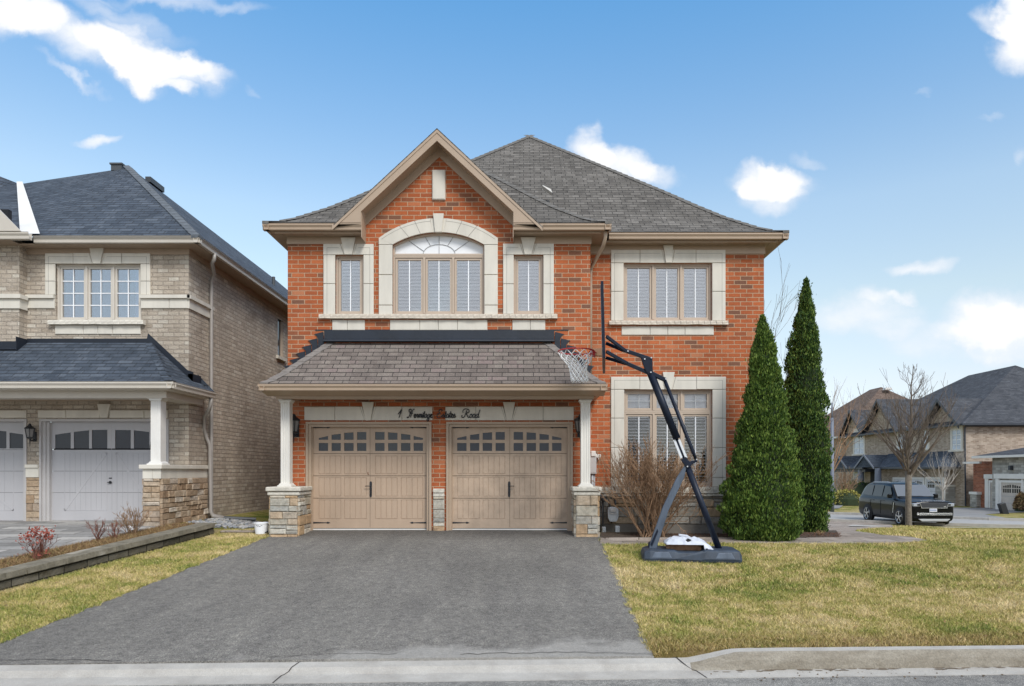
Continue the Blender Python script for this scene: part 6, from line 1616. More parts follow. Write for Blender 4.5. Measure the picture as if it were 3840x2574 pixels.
# burning bush against the house
def shrub(label, x, y, z0, h, w, seed, mat, n, depth=3, r=.014, sp=.9, s0=.1, base=.1, name='bare_shrub', group=None, kids=3, wig=.14, up=.3, rmin=.0028):
    t = thing(name, label, 'shrub', (x, y, z0), group); rr = random.Random(seed); mb = MB()
    for i in range(n):
        a = rr.uniform(0, 2*math.pi); s_ = rr.uniform(s0, sp)
        d = Vector((math.cos(a)*s_*w/h, math.sin(a)*s_*w/h*.6, 1)); p = Vector((x+rr.uniform(-base,base)*w, y+rr.uniform(-.08,.08)*w, z0))
        branch(mb, p, d, h*.48*rr.uniform(.8,1.1), r*rr.uniform(.7,1.2), depth, rr, .6, up, 5, kids, .58, rmin, wig)
    mb.build('branches', M[mat], t); return t
bz1 = G(2.7, 13.6)
shrub('large leafless shrub with tangled brown twigs under the ground floor window', X(1488,13.75), 13.75, bz1, 1.95, 1.9, 5, 'twig', 48, 4, .016, 1.15, s0=.25, base=.13, kids=3, rmin=.0045, wig=.11)
# shrubs in the neighbour's bed
def bed(px, py): p = gp(px, py, 6, 14); return p
for (px, py, h, w, sd, mt, n, lb) in ((82,1283,.50,.55,3,'twig_red',14,'leafless shrub with clusters of withered red leaves near the end of the bed'),
                                      (222,1238,.48,.32,5,'twig_red',9,'upright reddish bare stems in the middle of the bed'),
                                      (262,1232,.36,.4,6,'twig_red',8,'low tangle of red stems left of the white garden ornament'),
                                      (305,1222,.52,.75,7,'twig_tan',20,'greyish many-branched bare shrub in front of the stone half wall')):
    x, y, z = bed(px, py); s_ = shrub(lb, x, y, z, h, w, sd, mt, n, 3 if mt == 'twig_tan' else 2, .009, 1.0, group='bare shrubs in the neighbour bed', rmin=.0032)
    if sd == 3:
        rr = random.Random(9); mb = MB()
        for i in range(300):
            q = rr.choice([(-.06,.42),(.0,.46),(.14,.40),(-.13,.36),(.2,.44),(.17,.36),(-.02,.38)]) if i < 250 else (rr.uniform(-.25,.3), rr.uniform(.08,.35))
            c = Vector((x+q[0]+rr.gauss(0,.03), y+rr.gauss(0,.05), z+q[1]+rr.gauss(0,.028))); a = Vector((rr.gauss(0,1),rr.gauss(0,1),rr.gauss(0,1))).normalized(); b_ = a.orthogonal().normalized(); s2 = rr.uniform(.012,.028)
            mb.face([c-a*s2, c+b_*s2*.5, c+a*s2, c-b_*s2*.45])
        mb.build('withered_leaves', M['red_leaf'], s_)
# bed litter: straw, stems and leaves
m, nt, b, geo = newmat('bed_litter'); isl = nt.node('ShaderNodeNewGeometry').outputs['Random Per Island']
setb(nt, b, 'Base Color', nt.ramp(isl, [(0,(.10,.055,.03)),(.3,(.22,.12,.055)),(.55,(.36,.24,.10)),(.75,(.42,.31,.15)),(.9,(.20,.09,.06)),(1,(.16,.17,.05))])); b.inputs['Roughness'].default_value = .9; M['litter'] = m
rr = random.Random(15); pts = []
while len(pts) < 26000:
    y = rr.uniform(6.5, 13.5); a = BDx(y)+.02; x = rr.uniform(a, RWx(y)-.28); pts.append((x, y, G(x,y)+.0+.02*rr.random()))
V, Fc = blades(np.array(pts), .01, .06, .009, 2.2); numesh('bed_litter', V, Fc, 'litter', kind='stuff')
pts = []
while len(pts) < 5000:   # leaf litter under the cedars and by the path
    px, py = rr.choice([(rr.uniform(1660,1920), rr.uniform(1219,1230)), (rr.uniform(1375,1660), rr.uniform(1219,1229))]); p = gp(px, py, 10, 16); pts.append((p[0],p[1],p[2]+.02))
V, Fc = blades(np.array(pts), .005, .035, .012, 2.5); numesh('leaf_litter', V, Fc, 'litter2', kind='stuff')
A = []; Fq = []; c = 0      # dead leaves blown over the lawns
for i in range(900):
    if i < 650: x = rnd.uniform(1.3, 7.5); y = rnd.uniform(6.6, 12.6); ok_ = ok_r(x, y)
    else: x = rnd.uniform(-6.9, -4.9); y = rnd.uniform(6.5, 13.3); ok_ = ok_l(x, y)
    if not ok_: continue
    s_ = rnd.uniform(.010, .026); a = rnd.uniform(0, 6.28); z = G(x, y)+.03; u_ = np.array([math.cos(a), math.sin(a), rnd.uniform(-.4,.4)]); v_ = np.array([-math.sin(a), math.cos(a), rnd.uniform(-.5,.5)]); p = np.array([x, y, z])
    A += [p-u_*s_, p+v_*s_*.5, p+u_*s_, p-v_*s_*.5]; Fq.append((c,c+1,c+2,c+3)); c += 4
numesh('dead_leaves', np.array(A), np.array(Fq), 'litter', kind='stuff', nside=4)
# cut stump twigs by the path
x, y, z = gp(1812, 1227, 10, 18); shrub('low reddish cut stems at the foot of the cedars', x, y, z, .22, .5, 21, 'twig_red', 26, 1, .007, 1.3, name='cut_shrub')
x, y, z = gp(1873, 1226, 10, 18); shrub('small dry clump of cut stems at the edge of the path', x, y, z, .2, .3, 22, 'twig', 16, 1, .009, .8, name='cut_shrub')
# white ornament in the bed
x, y, z = bed(291, 1222); g_ = thing('garden_ornament', 'white glossy scrap lying among the bare stems of the bed', 'ornament', (x, y, z)); mb = MB()
s_ = .75; prof = [(-.16,.06),(-.08,.13),(.02,.155),(.10,.13),(.17,.06),(.08,.015),(-.02,-.01),(-.06,.04)]
mb.prism([(x+p[0]*s_, z+.05+p[1]*s_) for p in prof], 'y', y-.05, y+.03); mb.build('white_shell', M['white_bright'], g_, bevel=.015)
mb = MB(); mb.prism([(x+.02,z+.1),(x+.07,z+.13),(x+.1,z+.09),(x+.05,z+.07)], 'y', y-.058, y-.05); mb.build('blue_patch', M['metal_grey'], g_)
# ------------------------------------------------------------------ basketball stand (its long axis is turned a little towards the camera)
TH = math.atan2(1.326, 11.3); cT, sT = math.cos(TH), math.sin(TH); BX, BY = 1.326, 11.3
def hu(px, w=0.0):
    """u along the stand for a picture column, w = depth offset across the stand"""
    k = (px-CX)/F
    # x = BX+u*cT+w*sT ; y = BY-u*sT+w*cT
    return (k*(BY+w*cT)-BX-w*sT)/(cT+k*sT)
def HP(px, py, w=0.0):
    u = hu(px, w); x = BX+u*cT+w*sT; y = BY-u*sT+w*cT; return Vector((x, y, ZC+(CY-py)/F*y))
def HL(u, w, z): return Vector((BX+u*cT+w*sT, BY-u*sT+w*cT, z))
M['navy'] = plain('blue_black_powder_coat', (.008,.013,.027,1), .42, var=.3, scale=9, spec=.28)
M['pole_light'] = plain('pole_sticker', (.70,.72,.74,1), .4, var=.05)
M['base_plastic'] = plain('slate_blue_plastic', (.030,.044,.066,1), .55, var=.35, scale=7, bmp=.003, bscale=40)
M['brace'] = plain('dusty_blue_grey_plate', (.09,.115,.155,1), .5, var=.35, scale=6, streak=True)
M['rim_red'] = plain('red_rim_paint', (.50,.035,.035,1), .4, var=.2)
M['net'] = plain('white_net_cord', (.92,.91,.89,1), .8, var=.1)
M['orange_plate'] = plain('faded_orange_bracket', (.88,.48,.26,1), .5, var=.1)
M['bolt'] = plain('zinc_bolt', (.65,.66,.68,1), .3, .6)
BB = HP(1582, 1270); bh = thing('basketball_hoop', 'portable basketball hoop with tilted navy pole and white net', 'basketball hoop', (BB.x, BB.y, G(BB.x, BB.y)))
def hq(mb, pts, w0, w1, mi=0):
    """polygon given in picture points, thickened across the stand from w0 to w1"""
    P = [HP(*p) for p in pts]; n = len(P); off = Vector((sT, cT, 0))
    A = [p+off*w0 for p in P]; Bq = [p+off*w1 for p in P]
    mb.poly(A+Bq, [tuple(range(n)), tuple(range(2*n-1, n-1, -1))]+[(i, i+n, (i+1) % n+n, (i+1) % n) for i in range(n)], mi)
# base: tapered tank with moulded ribs
zb = G(BB.x, BB.y)-.01; u0, u1 = hu(1468, -.35), hu(1697, -.35); mb = MB()
sec = [(-.36,0),(-.37,.05),(-.335,.165),(-.30,.185),(.30,.185),(.335,.165),(.37,.05),(.36,0)]
xsn = [(u0,.80,.55),(u0+.03,.95,.85),(u0+.12,1.0,1.0),(u0+.5,1,.97),(u0+.56,1,.86),(u0+.82,1,.84),(u0+.92,1,.84),(u0+.98,1,1.03),(u1-.14,1.0,1.03),(u1-.04,.96,.95),(u1,.82,.6)]
rows = [[HL(u, w*a, zb+z*b_) for w, z in sec] for u, a, b_ in xsn]; n = len(sec)
vv_ = [p for r_ in rows for p in r_]; fs = []
for i in range(len(rows)-1):
    for k in range(n-1): fs.append((i*n+k, (i+1)*n+k, (i+1)*n+k+1, i*n+k+1))
fs.append(tuple(range(n))); o = (len(rows)-1)*n; fs.append(tuple(o+k for k in reversed(range(n))))
mb.poly(vv_, fs)
ridge = MB()
for ua in (u0+.05,): mb.poly([HL(u0+.50,-.375,zb+.05),HL(u0+.92,-.375,zb+.03),HL(u0+1.0,-.352,zb+.16),HL(u0+.92,-.34,zb+.175)], [(0,1,2,3)])
base = mb.build('base', M['base_plastic'], bh, bevel=.012)
mb = MB()
for a, b_ in ((u0+.14,u0+.46),(u1-.42,u1-.12)): mb.poly([HL(a,-.368,zb+.06),HL(b_,-.368,zb+.06),HL(b_-.05,-.350,zb+.15),HL(a+.05,-.350,zb+.15),HL(a,-.30,zb+.06),HL(b_,-.30,zb+.06),HL(b_-.05,-.30,zb+.15),HL(a+.05,-.30,zb+.15)], [(0,1,2,3),(0,4,5,1),(1,5,6,2),(2,6,7,3),(3,7,4,0)])
mb.build('moulded_panel', M['brace'], base, bevel=.008)
# main pole
pj = HP(1570, 1066); pb_ = HP(1643, 1256); pt = HP(1486, 853)
mb = MB(); mb.tube([pb_, pj], .052, 14); mb.build('lower_pole', M['navy'], bh, smooth=True)
mb = MB(); a = HP(1546.5, 1003); mb.tube([a, pt], .062, 14); mb.tube([pj, HP(1546,1003)], .026, 12); mb.build('upper_pole', M['navy'], bh, smooth=True)
for s, dx in ((-1, -6.8), (1, 6.6)):
    xa_ = 1539.5 if s < 0 else 1550.5; mb = MB(); hq(mb, [(xa_-2.2,1006),(xa_+2.2,1003),(xa_+19,1045),(xa_+14.6,1048)], -.03, .03); mb.build('pole_sticker', M['pole_light'], bh)
mb = MB(); hq(mb, [(1555,1050),(1566,1044),(1580,1063),(1572,1070),(1565,1066)], -.06, .06)
hq(mb, [(1573,1055),(1594,1050),(1591,1056),(1575,1064)], -.03, .03); mb.build('collar_bracket', M['navy'], bh, bevel=.004)
mb = MB(); mb.tube([HP(1590.5,1053), HP(1582,1030), HP(1518,868)], [.022,.032,.030], 10); mb.build('adjuster_rod', M['navy'], bh, smooth=True)
# brace plate
mb = MB(); hq(mb, [(1563,1064),(1568,1067),(1562,1092),(1527,1166),(1500,1250),(1492,1268),(1481,1262),(1484,1242),(1513,1160),(1545,1092)], -.045, .045); br = mb.build('brace_plate', M['brace'], bh, bevel=.01)
mb = MB(); hq(mb, [(1501,1208),(1503,1214),(1489,1248),(1485,1243)], -.052, -.044); mb.build('slot', M['navy'], br)
mb = MB(); hq(mb, [(1481,1240),(1490,1236),(1500,1262),(1492,1270),(1480,1264)], -.02, .09); mb.build('brace_foot', M['navy'], br, bevel=.008)
# head plate and arms
mb = MB(); hq(mb, [(1463,816),(1490,818),(1490,828),(1491,851),(1484,862),(1474,848)], -.05, .05); mb.build('head_plate', M['navy'], bh, bevel=.006)
for (p0, p1_, p2) in (((1385,777),(1434,804),(1489,822)), ((1385,811),(1440,834),(1520,869))):
    mb = MB()
    for w in (-.30, .30):
        q = [HP(p0[0], p0[1]), HP(p1_[0]-8, p1_[1]-3)]; o = Vector((sT, cT, 0))
        mb.beam(q[0]+o*w, q[1]+o*.03*(1 if w > 0 else -1), .035, .055)
    mb.beam(HP(p1_[0]-10,p1_[1]-4), HP(*p2), .06, .06); mb.build('arm', M['navy'], bh, bevel=.006)
mb = MB(); mb.beam(HP(1484,851), HP(1521,869), .09, .062); mb.build('link_plate', M['navy'], bh, bevel=.006)
mb = MB()
for q in ((1434,804),(1472,822),(1487,819),(1486,852),(1520,867),(1590,1050),(1569,1066)):
    c = HP(*q); c = c-Vector((sT,cT,0))*.06; mb.lathe([(.012,-.012),(.012,0)], tuple(c), 'y', 8)
mb.build('bolt', M['bolt'], bh, kind='stuff')
# backboard, edge-on to the street camera
ztop, zbot = HP(1377,675).z, HP(1381,837).z
mb = MB(); W_ = .86; lean = .030
P = []
for w in (-W_, W_):
    for z in (zbot, ztop):
        du = -lean*(z-zbot)/(ztop-zbot)
        P += [HL(-.018+du, w, z), HL(.026+du, w, z)]
mb.poly(P, [(0,1,3,2),(4,6,7,5),(0,4,5,1),(2,3,7,6),(0,2,6,4),(1,5,7,3)])
bb = mb.build('backboard', M['navy'], bh, bevel=.003)
mb = MB(); P = []
for w in (-W_+.05, W_-.05):
    for z in (zbot+.06, ztop-.05):
        du = -lean*(z-zbot)/(ztop-zbot); P += [HL(-.024+du, w, z), HL(-.019+du, w, z)]
mb.poly(P, [(0,1,3,2),(4,6,7,5),(0,4,5,1),(2,3,7,6),(0,2,6,4),(1,5,7,3)]); mb.build('acrylic_sheet', M['acrylic'] if 'acrylic' in M else M['white'], bb)
# rim with bracket
zr = HP(1317, 803).z; ur = (hu(1275)+hu(1357))/2; Rr_ = (hu(1357)-hu(1275))/2; n = 32
mb = MB(); ring = [HL(ur+Rr_*math.cos(2*math.pi*k/n), Rr_*math.sin(2*math.pi*k/n), zr) for k in range(n)]
for k in range(n): mb.tube([ring[k], ring[(k+1)%n]], .0115, 6, cap=False)
mb.tube([HL(ur+Rr_*.75,-.17,zr-.0), HL(-.12,-.10,zr-.05)], .010, 6); mb.tube([HL(ur+Rr_*.75,.17,zr), HL(-.12,.10,zr-.05)], .010, 6)
mb.poly([HL(ur+Rr_*.72,-.12,zr-.02),HL(-.14,-.10,zr-.01),HL(-.14,.10,zr-.01),HL(ur+Rr_*.72,.12,zr-.02),HL(ur+Rr_*.8,-.12,zr-.06),HL(-.14,-.10,zr-.10),HL(-.14,.10,zr-.10),HL(ur+Rr_*.8,.12,zr-.06)], [(0,1,2,3),(7,6,5,4),(0,4,5,1),(2,6,7,3)])
rim = mb.build('rim', M['rim_red'], bh, smooth=False)
mb = MB(); hq(mb, [(1357,799),(1376,797),(1376,815),(1357,812)], -.09, .09); mb.build('bracket_cover', M['orange_plate'], rim, bevel=.006)
mb = MB(); hq(mb, [(1375,795),(1381,796),(1382,818),(1376,819)], -.11, .11); mb.build('mount_plate', M['navy'], rim, bevel=.003)
# net: crossing cords that pull in to a tube
mb = MB(); nc = 12; rr = random.Random(3)
zn = HP(1320, 868).z; Hn = zr-zn
def nr_(t): return Rr_*(1-.52*sm(0, .62, t)-.02*t)
lev = [0,.16,.32,.48,.62,.74,.86,1.0]
def npt(k, i):
    t = lev[i]; a = 2*math.pi*(k+(.5 if i % 2 else 0))/nc; r_ = nr_(t); rs = random.Random(int(k) % nc*31+i)
    return HL(ur+r_*math.cos(a)+.03*t*0+rs.uniform(-.008,.008)+(.06*t), r_*math.sin(a)+rs.uniform(-.008,.008), zr-Hn*t+rs.uniform(-.01,.01)-.005)
for i in range(len(lev)-1):
    for k in range(nc):
        a = npt(k % nc, i)
        if i % 2 == 0: t1, t2 = npt(k % nc, i+1), npt((k-1) % nc, i+1)
        else: t1, t2 = npt(k % nc, i+1), npt((k+1) % nc, i+1)
        for q in (t1, t2):
            mid = (a+q)/2+Vector((rr.uniform(-.006,.006), 0, -.004)); mb.tube([a, mid, q], .0078, 4, cap=False)
for k in range(nc):
    a, b_ = npt(k, len(lev)-1), npt((k+1) % nc, len(lev)-1); m_ = (a+b_)/2-Vector((0,0,.025)); mb.tube([a, m_, b_], .0055, 4, cap=False)
mb.build('net', M['net'], rim)
# timber block and white bag lying on the base
c = HP(1561, 1256); zt_ = zb+.155; tb = thing('timber_block', 'short brown timber block lying on the basketball stand base', 'timber block', (c.x, c.y, zt_))
ua, ub = hu(1522,-.05), hu(1601,-.05); mb = MB()
P = [HL(u, w, z) for u in (ua, ub) for w in (-.10, .12) for z in (zt_, zt_+.115)]
mb.poly(P, [(0,1,3,2),(4,6,7,5),(0,4,5,1),(2,3,7,6),(0,2,6,4),(1,5,7,3)]); mb.build('block', M['timber'], tb, bevel=.006)
bg_ = thing('plastic_bag', 'crumpled white plastic sack draped over the timber block', 'bag', (c.x, c.y, zt_+.12))
bm = bmesh.new(); bmesh.ops.create_grid(bm, x_segments=60, y_segments=30, size=1)
ul, uh = hu(1515), hu(1628); um = (ul+uh)/2; hw2 = (uh-ul)/2
mb = MB(); bm.verts.index_update(); VV = []
for v in bm.verts:
    s_, t = v.co.x, v.co.y; u = um+s_*hw2*(.97 if abs(t) < .8 else .93); w = t*.235
    e = max(0, 1-abs(t)**3.2); d_ = .5+.5*math.cos(min(1,max(0,(s_+1)))*0)
    hgt = interp(s_, [-1,-.9,-.7,-.3,.1,.45,.7,.85,1], [.02,.06,.095,.11,.105,.08,.04,-.02,-.10])
    fold = .035*noise.noise(Vector((s_*3.2+t*1.5, t*3.5, 2)))+.016*noise.noise(Vector((s_*9, t*9+s_*4, 5)))
    z = zt_+.10+max((.012 if s_ < .62 else -.115), hgt*e**.6+fold-(.06 if abs(t) > .9 else 0))
    VV.append(HL(u+.01*noise.noise(Vector((s_*4,t*4,9))), w+.02*noise.noise(Vector((s_*5,t*5,1))), z))
mb.poly(VV, [tuple(v.index for v in f.verts) for f in bm.faces]); bm.free()
o = mb.build('sack', M['bag'], bg_, smooth=True); sd = o.modifiers.new('thick', 'SOLIDIFY'); sd.thickness = .008; sd.offset = -1
mb = MB()
for pts in ([(1567,1233),(1573,1229),(1580,1232),(1577,1234),(1570,1237),(1566,1241)],):
    P = [HP(*p, -.205)-Vector((0,0,.012)) for p in pts]; n = len(P); mb.poly(P+[p+Vector((0,.12,0)) for p in P], [tuple(range(n))]+[(i,(i+1)%n,(i+1)%n+n,i+n) for i in range(n)])
mb.build('printed_mark', M['black'], bg_)
mb = MB(); a = HP(1550,1222,.0); b_ = HP(1572,1225,.0); mb.beam(a, b_, .10, .03); mb.build('folded_end', M['bag'], bg_, bevel=.01)
# ------------------------------------------------------------------ side street and its houses
RZ = -1.325
def flat(name, pts, z, mat, kind='structure'):
    mb = MB(); tri = tessellate_polygon([[Vector((p[0],p[1],0)) for p in pts]])
    for t in tri:
        q = [(pts[k][0], pts[k][1], z) for k in t]
        if (q[1][0]-q[0][0])*(q[2][1]-q[0][1])-(q[2][0]-q[0][0])*(q[1][1]-q[0][1]) < 0: q.reverse()
        mb.face(q, [(p[0], p[1]) for p in q])
    return mb.build(name, M[mat], kind=kind)
near = [(60,24),(40,25.5),(30,28),(24,30.2),(21,31.2),(18.4,32.2),(16.6,33.6),(14,35.2),(9,36),(-5,36)]
far = [(-5,42),(10,42),(16,41.2),(19,39.5),(21.5,37.4),(24,35.3),(28,33.6),(34,32.4),(45,31),(60,30)]
flat('side_road', near+far, RZ, 'road_far')
def kerbline(name, pts, w, h):
    mb = MB()
    for a, b_ in zip(pts, pts[1:]):
        mb.beam((a[0],a[1],RZ+h/2), (b_[0],b_[1],RZ+h/2), w, h)
    return mb.build(name, M['kerb'], kind='structure')
kerbline('side_kerb', near, .22, .13); kerbline('side_kerb', far, .22, .13)
# pale sidewalk on this side of the street, following the lawn
mb = MB(); sw = [(14.9,31.2),(17.5,29.3),(20.5,27.9),(24,26.9),(30,25.5)]
for a, b_ in zip(sw, sw[1:]):
    d = Vector((b_[0]-a[0], b_[1]-a[1])).normalized(); nrm_ = Vector((-d.y, d.x))*.55
    q = [(a[0]-nrm_.x,a[1]-nrm_.y),(b_[0]-nrm_.x,b_[1]-nrm_.y),(b_[0]+nrm_.x,b_[1]+nrm_.y),(a[0]+nrm_.x,a[1]+nrm_.y)]
    mb.face([(p[0],p[1],G(*p)+.05) for p in q])
mb.build('sidewalk', M['kerb'], kind='structure')
# driveways across the street
for i, pts in enumerate(([(26,47.5),(31.6,47.2),(31.6,42.6),(27,40),(25.5,35.0),(23.5,36.0),(23,44)], [(24.2,60),(31.9,60),(31.9,51.0),(24.2,51.5),(21.5,46.5),(19,44),(17,43),(15,42),(13,42),(16,47)])):
    flat('far_driveway', pts, RZ+.004+.004*i, 'pavers_far')
# hedges and bushes
M['hedge'] = M['cedar2']
def bush(name, label, cat, x, y, z, rx, ry, h, seed, mat, n=1500, s0=.05, s1=.12):
    t = thing(name, label, cat, (x, y, z)); r_ = np.random.default_rng(seed); A = []; Fc = []; c = 0
    for i in range(n):
        a = r_.uniform(0, 2*np.pi); e = math.acos(r_.uniform(0, 1)); rad = r_.uniform(.72, 1.05)
        p = np.array([x+rx*rad*math.sin(e)*math.cos(a), y+ry*rad*math.sin(e)*math.sin(a), z+h*(.12+.88*rad*math.cos(e))]) if True else None
        s_ = r_.uniform(s0, s1); u_ = r_.normal(size=3); u_ /= np.linalg.norm(u_); v_ = np.cross(u_, r_.normal(size=3)); v_ /= np.linalg.norm(v_)
        A += [p-u_*s_, p+v_*s_*.5, p+u_*s_, p-v_*s_*.5]; Fc.append((c,c+1,c+2,c+3)); c += 4
    numesh('foliage', np.array(A), np.array(Fc), mat, t, nside=4)
    mb = MB(); mb.lathe([(rx*.85,0),(rx*.8,h*.4),(rx*.5,h*.75),(.02,h*.85)], (x,y,z), 'z', 10); mb.build('inner_foliage', M['cedar_core'], t); return t
def atd(px, py, Y): return X(px, Y), Y, Z(py, Y)
x, y, _ = atd(2078, 0, 59.5)
bush('hedge', 'dark clipped hedge beside the porch steps of the brown house', 'hedge', X(1952,60.5), 60.5, RZ, 1.7, .8, 1.7, 4, 'cedar2')
bush('bush', 'low yellow green bush by the far driveway', 'bush', X(1932,51), 51, RZ, 1.25, .9, 1.15, 5, 'yellow_leaf')
bush('bush', 'dark green shrub at the base of the brown house porch pillar', 'bush', X(1983,61), 61, RZ, .7, .7, 1.5, 6, 'cedar2')
bush('bush', 'round brown bush at the far right edge beside the garage door', 'bush', X(2338,43), 43, RZ, .55, .55, 1.2, 8, 'litter')
x = X(1925, 56); shrub('leafless rusty shrub left of the brown house porch', x, 56, RZ, 3.0, 2.6, 31, 'twig_tan', 26, 2, .03, .8, rmin=.012)
# street lamp
lx, ly = X(1907.5,41.5), 41.9; lp = thing('street_lamp', 'tall blue grey street lamp pole beside the taller cedar', 'street lamp', (lx, ly, RZ+.05))
mb = MB(); mb.tube([(lx,ly,RZ),(lx,ly,RZ+1.6),(lx,ly,Z(955,ly))], [.125,.115,.085], 12); mb.tube([(lx,ly,Z(955,ly)),(lx,ly,Z(920,ly))], [.05,.045], 8); mb.build('pole', M['lamp_pole'], lp, smooth=True)
mb = MB(); mb.tube([(lx,ly,Z(935,ly)),(lx-.45,ly,Z(928,ly)),(lx-1.2,ly,Z(915,ly))], .03, 6); mb.build('arm', M['lamp_pole'], lp)
mb = MB(); mb.box(lx-1.9,lx-1.15,ly-.12,ly+.12,Z(915,ly)-.05,Z(915,ly)+.08); mb.build('lamp_head', M['lamp_pole'], lp, bevel=.03)
# tilted black utility panel on the far boulevard
x, y = X(2299, 40.5), 40.5; pnl = thing('utility_sign', 'tilted black board standing on the grass across the street', 'sign', (x, y, RZ))
mb = MB(); q = [(2284,1152),(2297,1148.5),(2309,1184),(2296,1188)]; P = [Vector(atd(*p, y)) for p in q]
mb.poly(P+[p+Vector((.0,.28,0)) for p in P], [(3,2,1,0),(4,5,6,7),(0,1,5,4),(1,2,6,5),(2,3,7,6),(3,0,4,7)]); mb.build('board', M['black'], pnl, bevel=.02)
mb = MB(); mb.box(P[3].x-.02,P[2].x+.05,y-.02,y+.3,RZ-.02,P[2].z+.02); mb.build('foot', M['black'], pnl)
# --- generic pieces for facades that face -X (the street runs along Y)
def wx(y0, y1, z0, z1, x, mb, d=.1, mi=0): mb.box(x-d, x, y0, y1, z0, z1, mi)
def pyx(px, X0): return X0*F/(px-CX)
def xwin(par, X0, ya, yb, z0, z1, nv=2, nh=3, arch=False, trim='stone_trim', glass='glass_far'):
    mb = MB(); wx(ya-.22, ya, z0-.1, z1+.05, X0, mb, .05); wx(yb, yb+.22, z0-.1, z1+.05, X0, mb, .05); wx(ya-.22, yb+.22, z1+.05, z1+.35, X0, mb, .05); wx(ya-.35, yb+.35, z0-.25, z0-.1, X0, mb, .12)
    w = mb.build('window', M[trim], par)
    mb = MB(); wx(ya, yb, z0-.1, z1+.05, X0, mb, .02); mb.build('pane', M[glass], w)
    mb = MB()
    for i in range(nv+1): y_ = ya+(yb-ya)*i/nv; wx(y_-.035, y_+.035, z0-.1, z1+.05, X0, mb, .045)
    for i in range(nh+1): z_ = z0-.1+(z1+.15-z0)*i/nh; wx(ya, yb, z_-.025, z_+.025, X0, mb, .042)
    mb.build('muntin', M['white'], w); return w
def xdoor(par, X0, ya, yb, z1, mat='far_door', win=True):
    mb = MB(); wx(ya, yb, RZ, z1, X0, mb, .03); d = mb.build('garage_door', M[mat], par)
    mb = MB(); wx(ya-.18, ya, RZ, z1+.15, X0, mb, .07); wx(yb, yb+.18, RZ, z1+.15, X0, mb, .07); wx(ya, yb, z1, z1+.15, X0, mb, .07); mb.build('door_frame', M['white'], d)
    if win:
        mb = MB(); n = 8; w_ = (yb-ya-.3)/n
        for k in range(n):
            y_ = ya+.12+k*w_+(.06 if k >= 4 else 0); top = z1-.12-(.10*abs(k-3.5)/3.5)
            for a, b_ in ((z1-.34, top), (z1-.66, z1-.40)): mb.box(X0-.036, X0-.03, y_+.04, y_+w_-.02, a, b_)
        mb.build('pane', M['glass_pane'], d)
    mb = MB()
    for k in range(1, 4): z_ = RZ+(z1-RZ)*k/4; mb.box(X0-.034, X0-.0305, ya, yb, z_-.012, z_+.012)
    mb.build('panel_seam', M['grey_groove'], d)
    return d
# --- brown house with three garage doors, corner nearest to us
X0 = 32.0; b = thing('brown_house', 'tan brick two storey house with charcoal roof and three garage doors', 'house', (X0, 49.5, RZ)); EB = 4.62
ye = 67.8
mb = MB(); mb.box(X0, 47.5, 49.5, ye, RZ-.2, EB); 
# gable walls on the street front
for (yc, zp, hw_) in ((51.95, 6.70, 2.3), (60.9, 7.6, 2.9), (66.0, 7.1, 2.15)):
    mb.prism([(yc-hw_, EB-.02), (yc+hw_, EB-.02), (yc, zp-.22)], 'x', X0-.004, X0+.3)
mb.build('wall', M['brick_tan_far'], b)
mb = MB(); pr = [(0,EB),(8.2,9.75)]; x0, x1, y0, y1 = X0-.5, 48.0, 49.0, 68.3; rdx = (x0+x1)/2; rz = 9.75; ra, rb = 55.2, 61.0
e = [(x0,y0,EB),(x1,y0,EB),(x1,y1,EB),(x0,y1,EB)]; r0, r1 = (rdx,ra,rz),(rdx,rb,rz)
L = 9.6
mb.face([e[0],e[1],r0], [(x0,0),(x1,0),(rdx,L)]); mb.face([e[1],e[2],r1,r0], [(y0,0),(y1,0),(rb,L),(ra,L)]); mb.face([e[2],e[3],r1], [(x1,0),(x0,0),(rdx,L)]); mb.face([e[3],e[0],r0,r1], [(y1,0),(y0,0),(ra,L),(rb,L)])
mb.face([(p[0],p[1],EB-.01) for p in reversed(e)])
broof = mb.build('roof', M['roof_dark'], b)
gt = MB()
for (yc, zp, hw_) in ((51.95, 6.72, 2.55), (60.9, 7.62, 3.2), (66.0, 7.12, 2.45)):
    mb = MB(); xe = X0+.0+(zp-EB)/(9.75-EB)*8.2+.3
    for s in (-1, 1):
        q = [(x0,yc,zp),(xe,yc,zp),(xe if False else X0+.2,yc+s*hw_,EB-.05),(x0,yc+s*hw_,EB-.05)]
        L = math.hypot(hw_, zp-EB); uv_ = [(x0,L),(xe,L),(X0,0),(x0,0)]
        if s < 0: mb.face(q, uv_)
        else: mb.face(list(reversed(q)), list(reversed(uv_)))
        gt.prism([(yc,zp+.01),(yc+s*hw_,EB-.06),(yc+s*hw_,EB-.34),(yc,zp-.26)], 'x', x0-.06, x0)
        gt.build('rake_board', M['dark_trim'], broof); gt = MB()
        mb.face([(x0+.02,yc,zp-.03),(x0+.02,yc+s*hw_,EB-.08),(X0,yc+s*hw_,EB-.08),(X0,yc,zp-.03)])
    mb.build('gable_roof', M['roof_dark'], broof)
mb = MB(); mb.box(x0-.02,x1,y0-.05,y0+.12,EB-.12,EB+.02); mb.box(x0-.1,x0+.05,y0+.2,y1,EB-.12,EB+.015); mb.box(X0,48,49.3,49.5,EB-.2,EB-.1); mb.build('gutter', M['dark_trim'], broof)
for (px, py, Y) in ((2208,948,50.9),(2282,911,53.4),(2312,958,50.4),(2335,862,56)):
    x, y, z = atd(px, py, Y); mb = MB(); mb.prism([(x-.32,z-.12),(x+.32,z-.12),(x+.25,z+.12),(x-.25,z+.12)], 'y', y-.25, y+.25); mb.build('roof_vent', M['white'], broof)
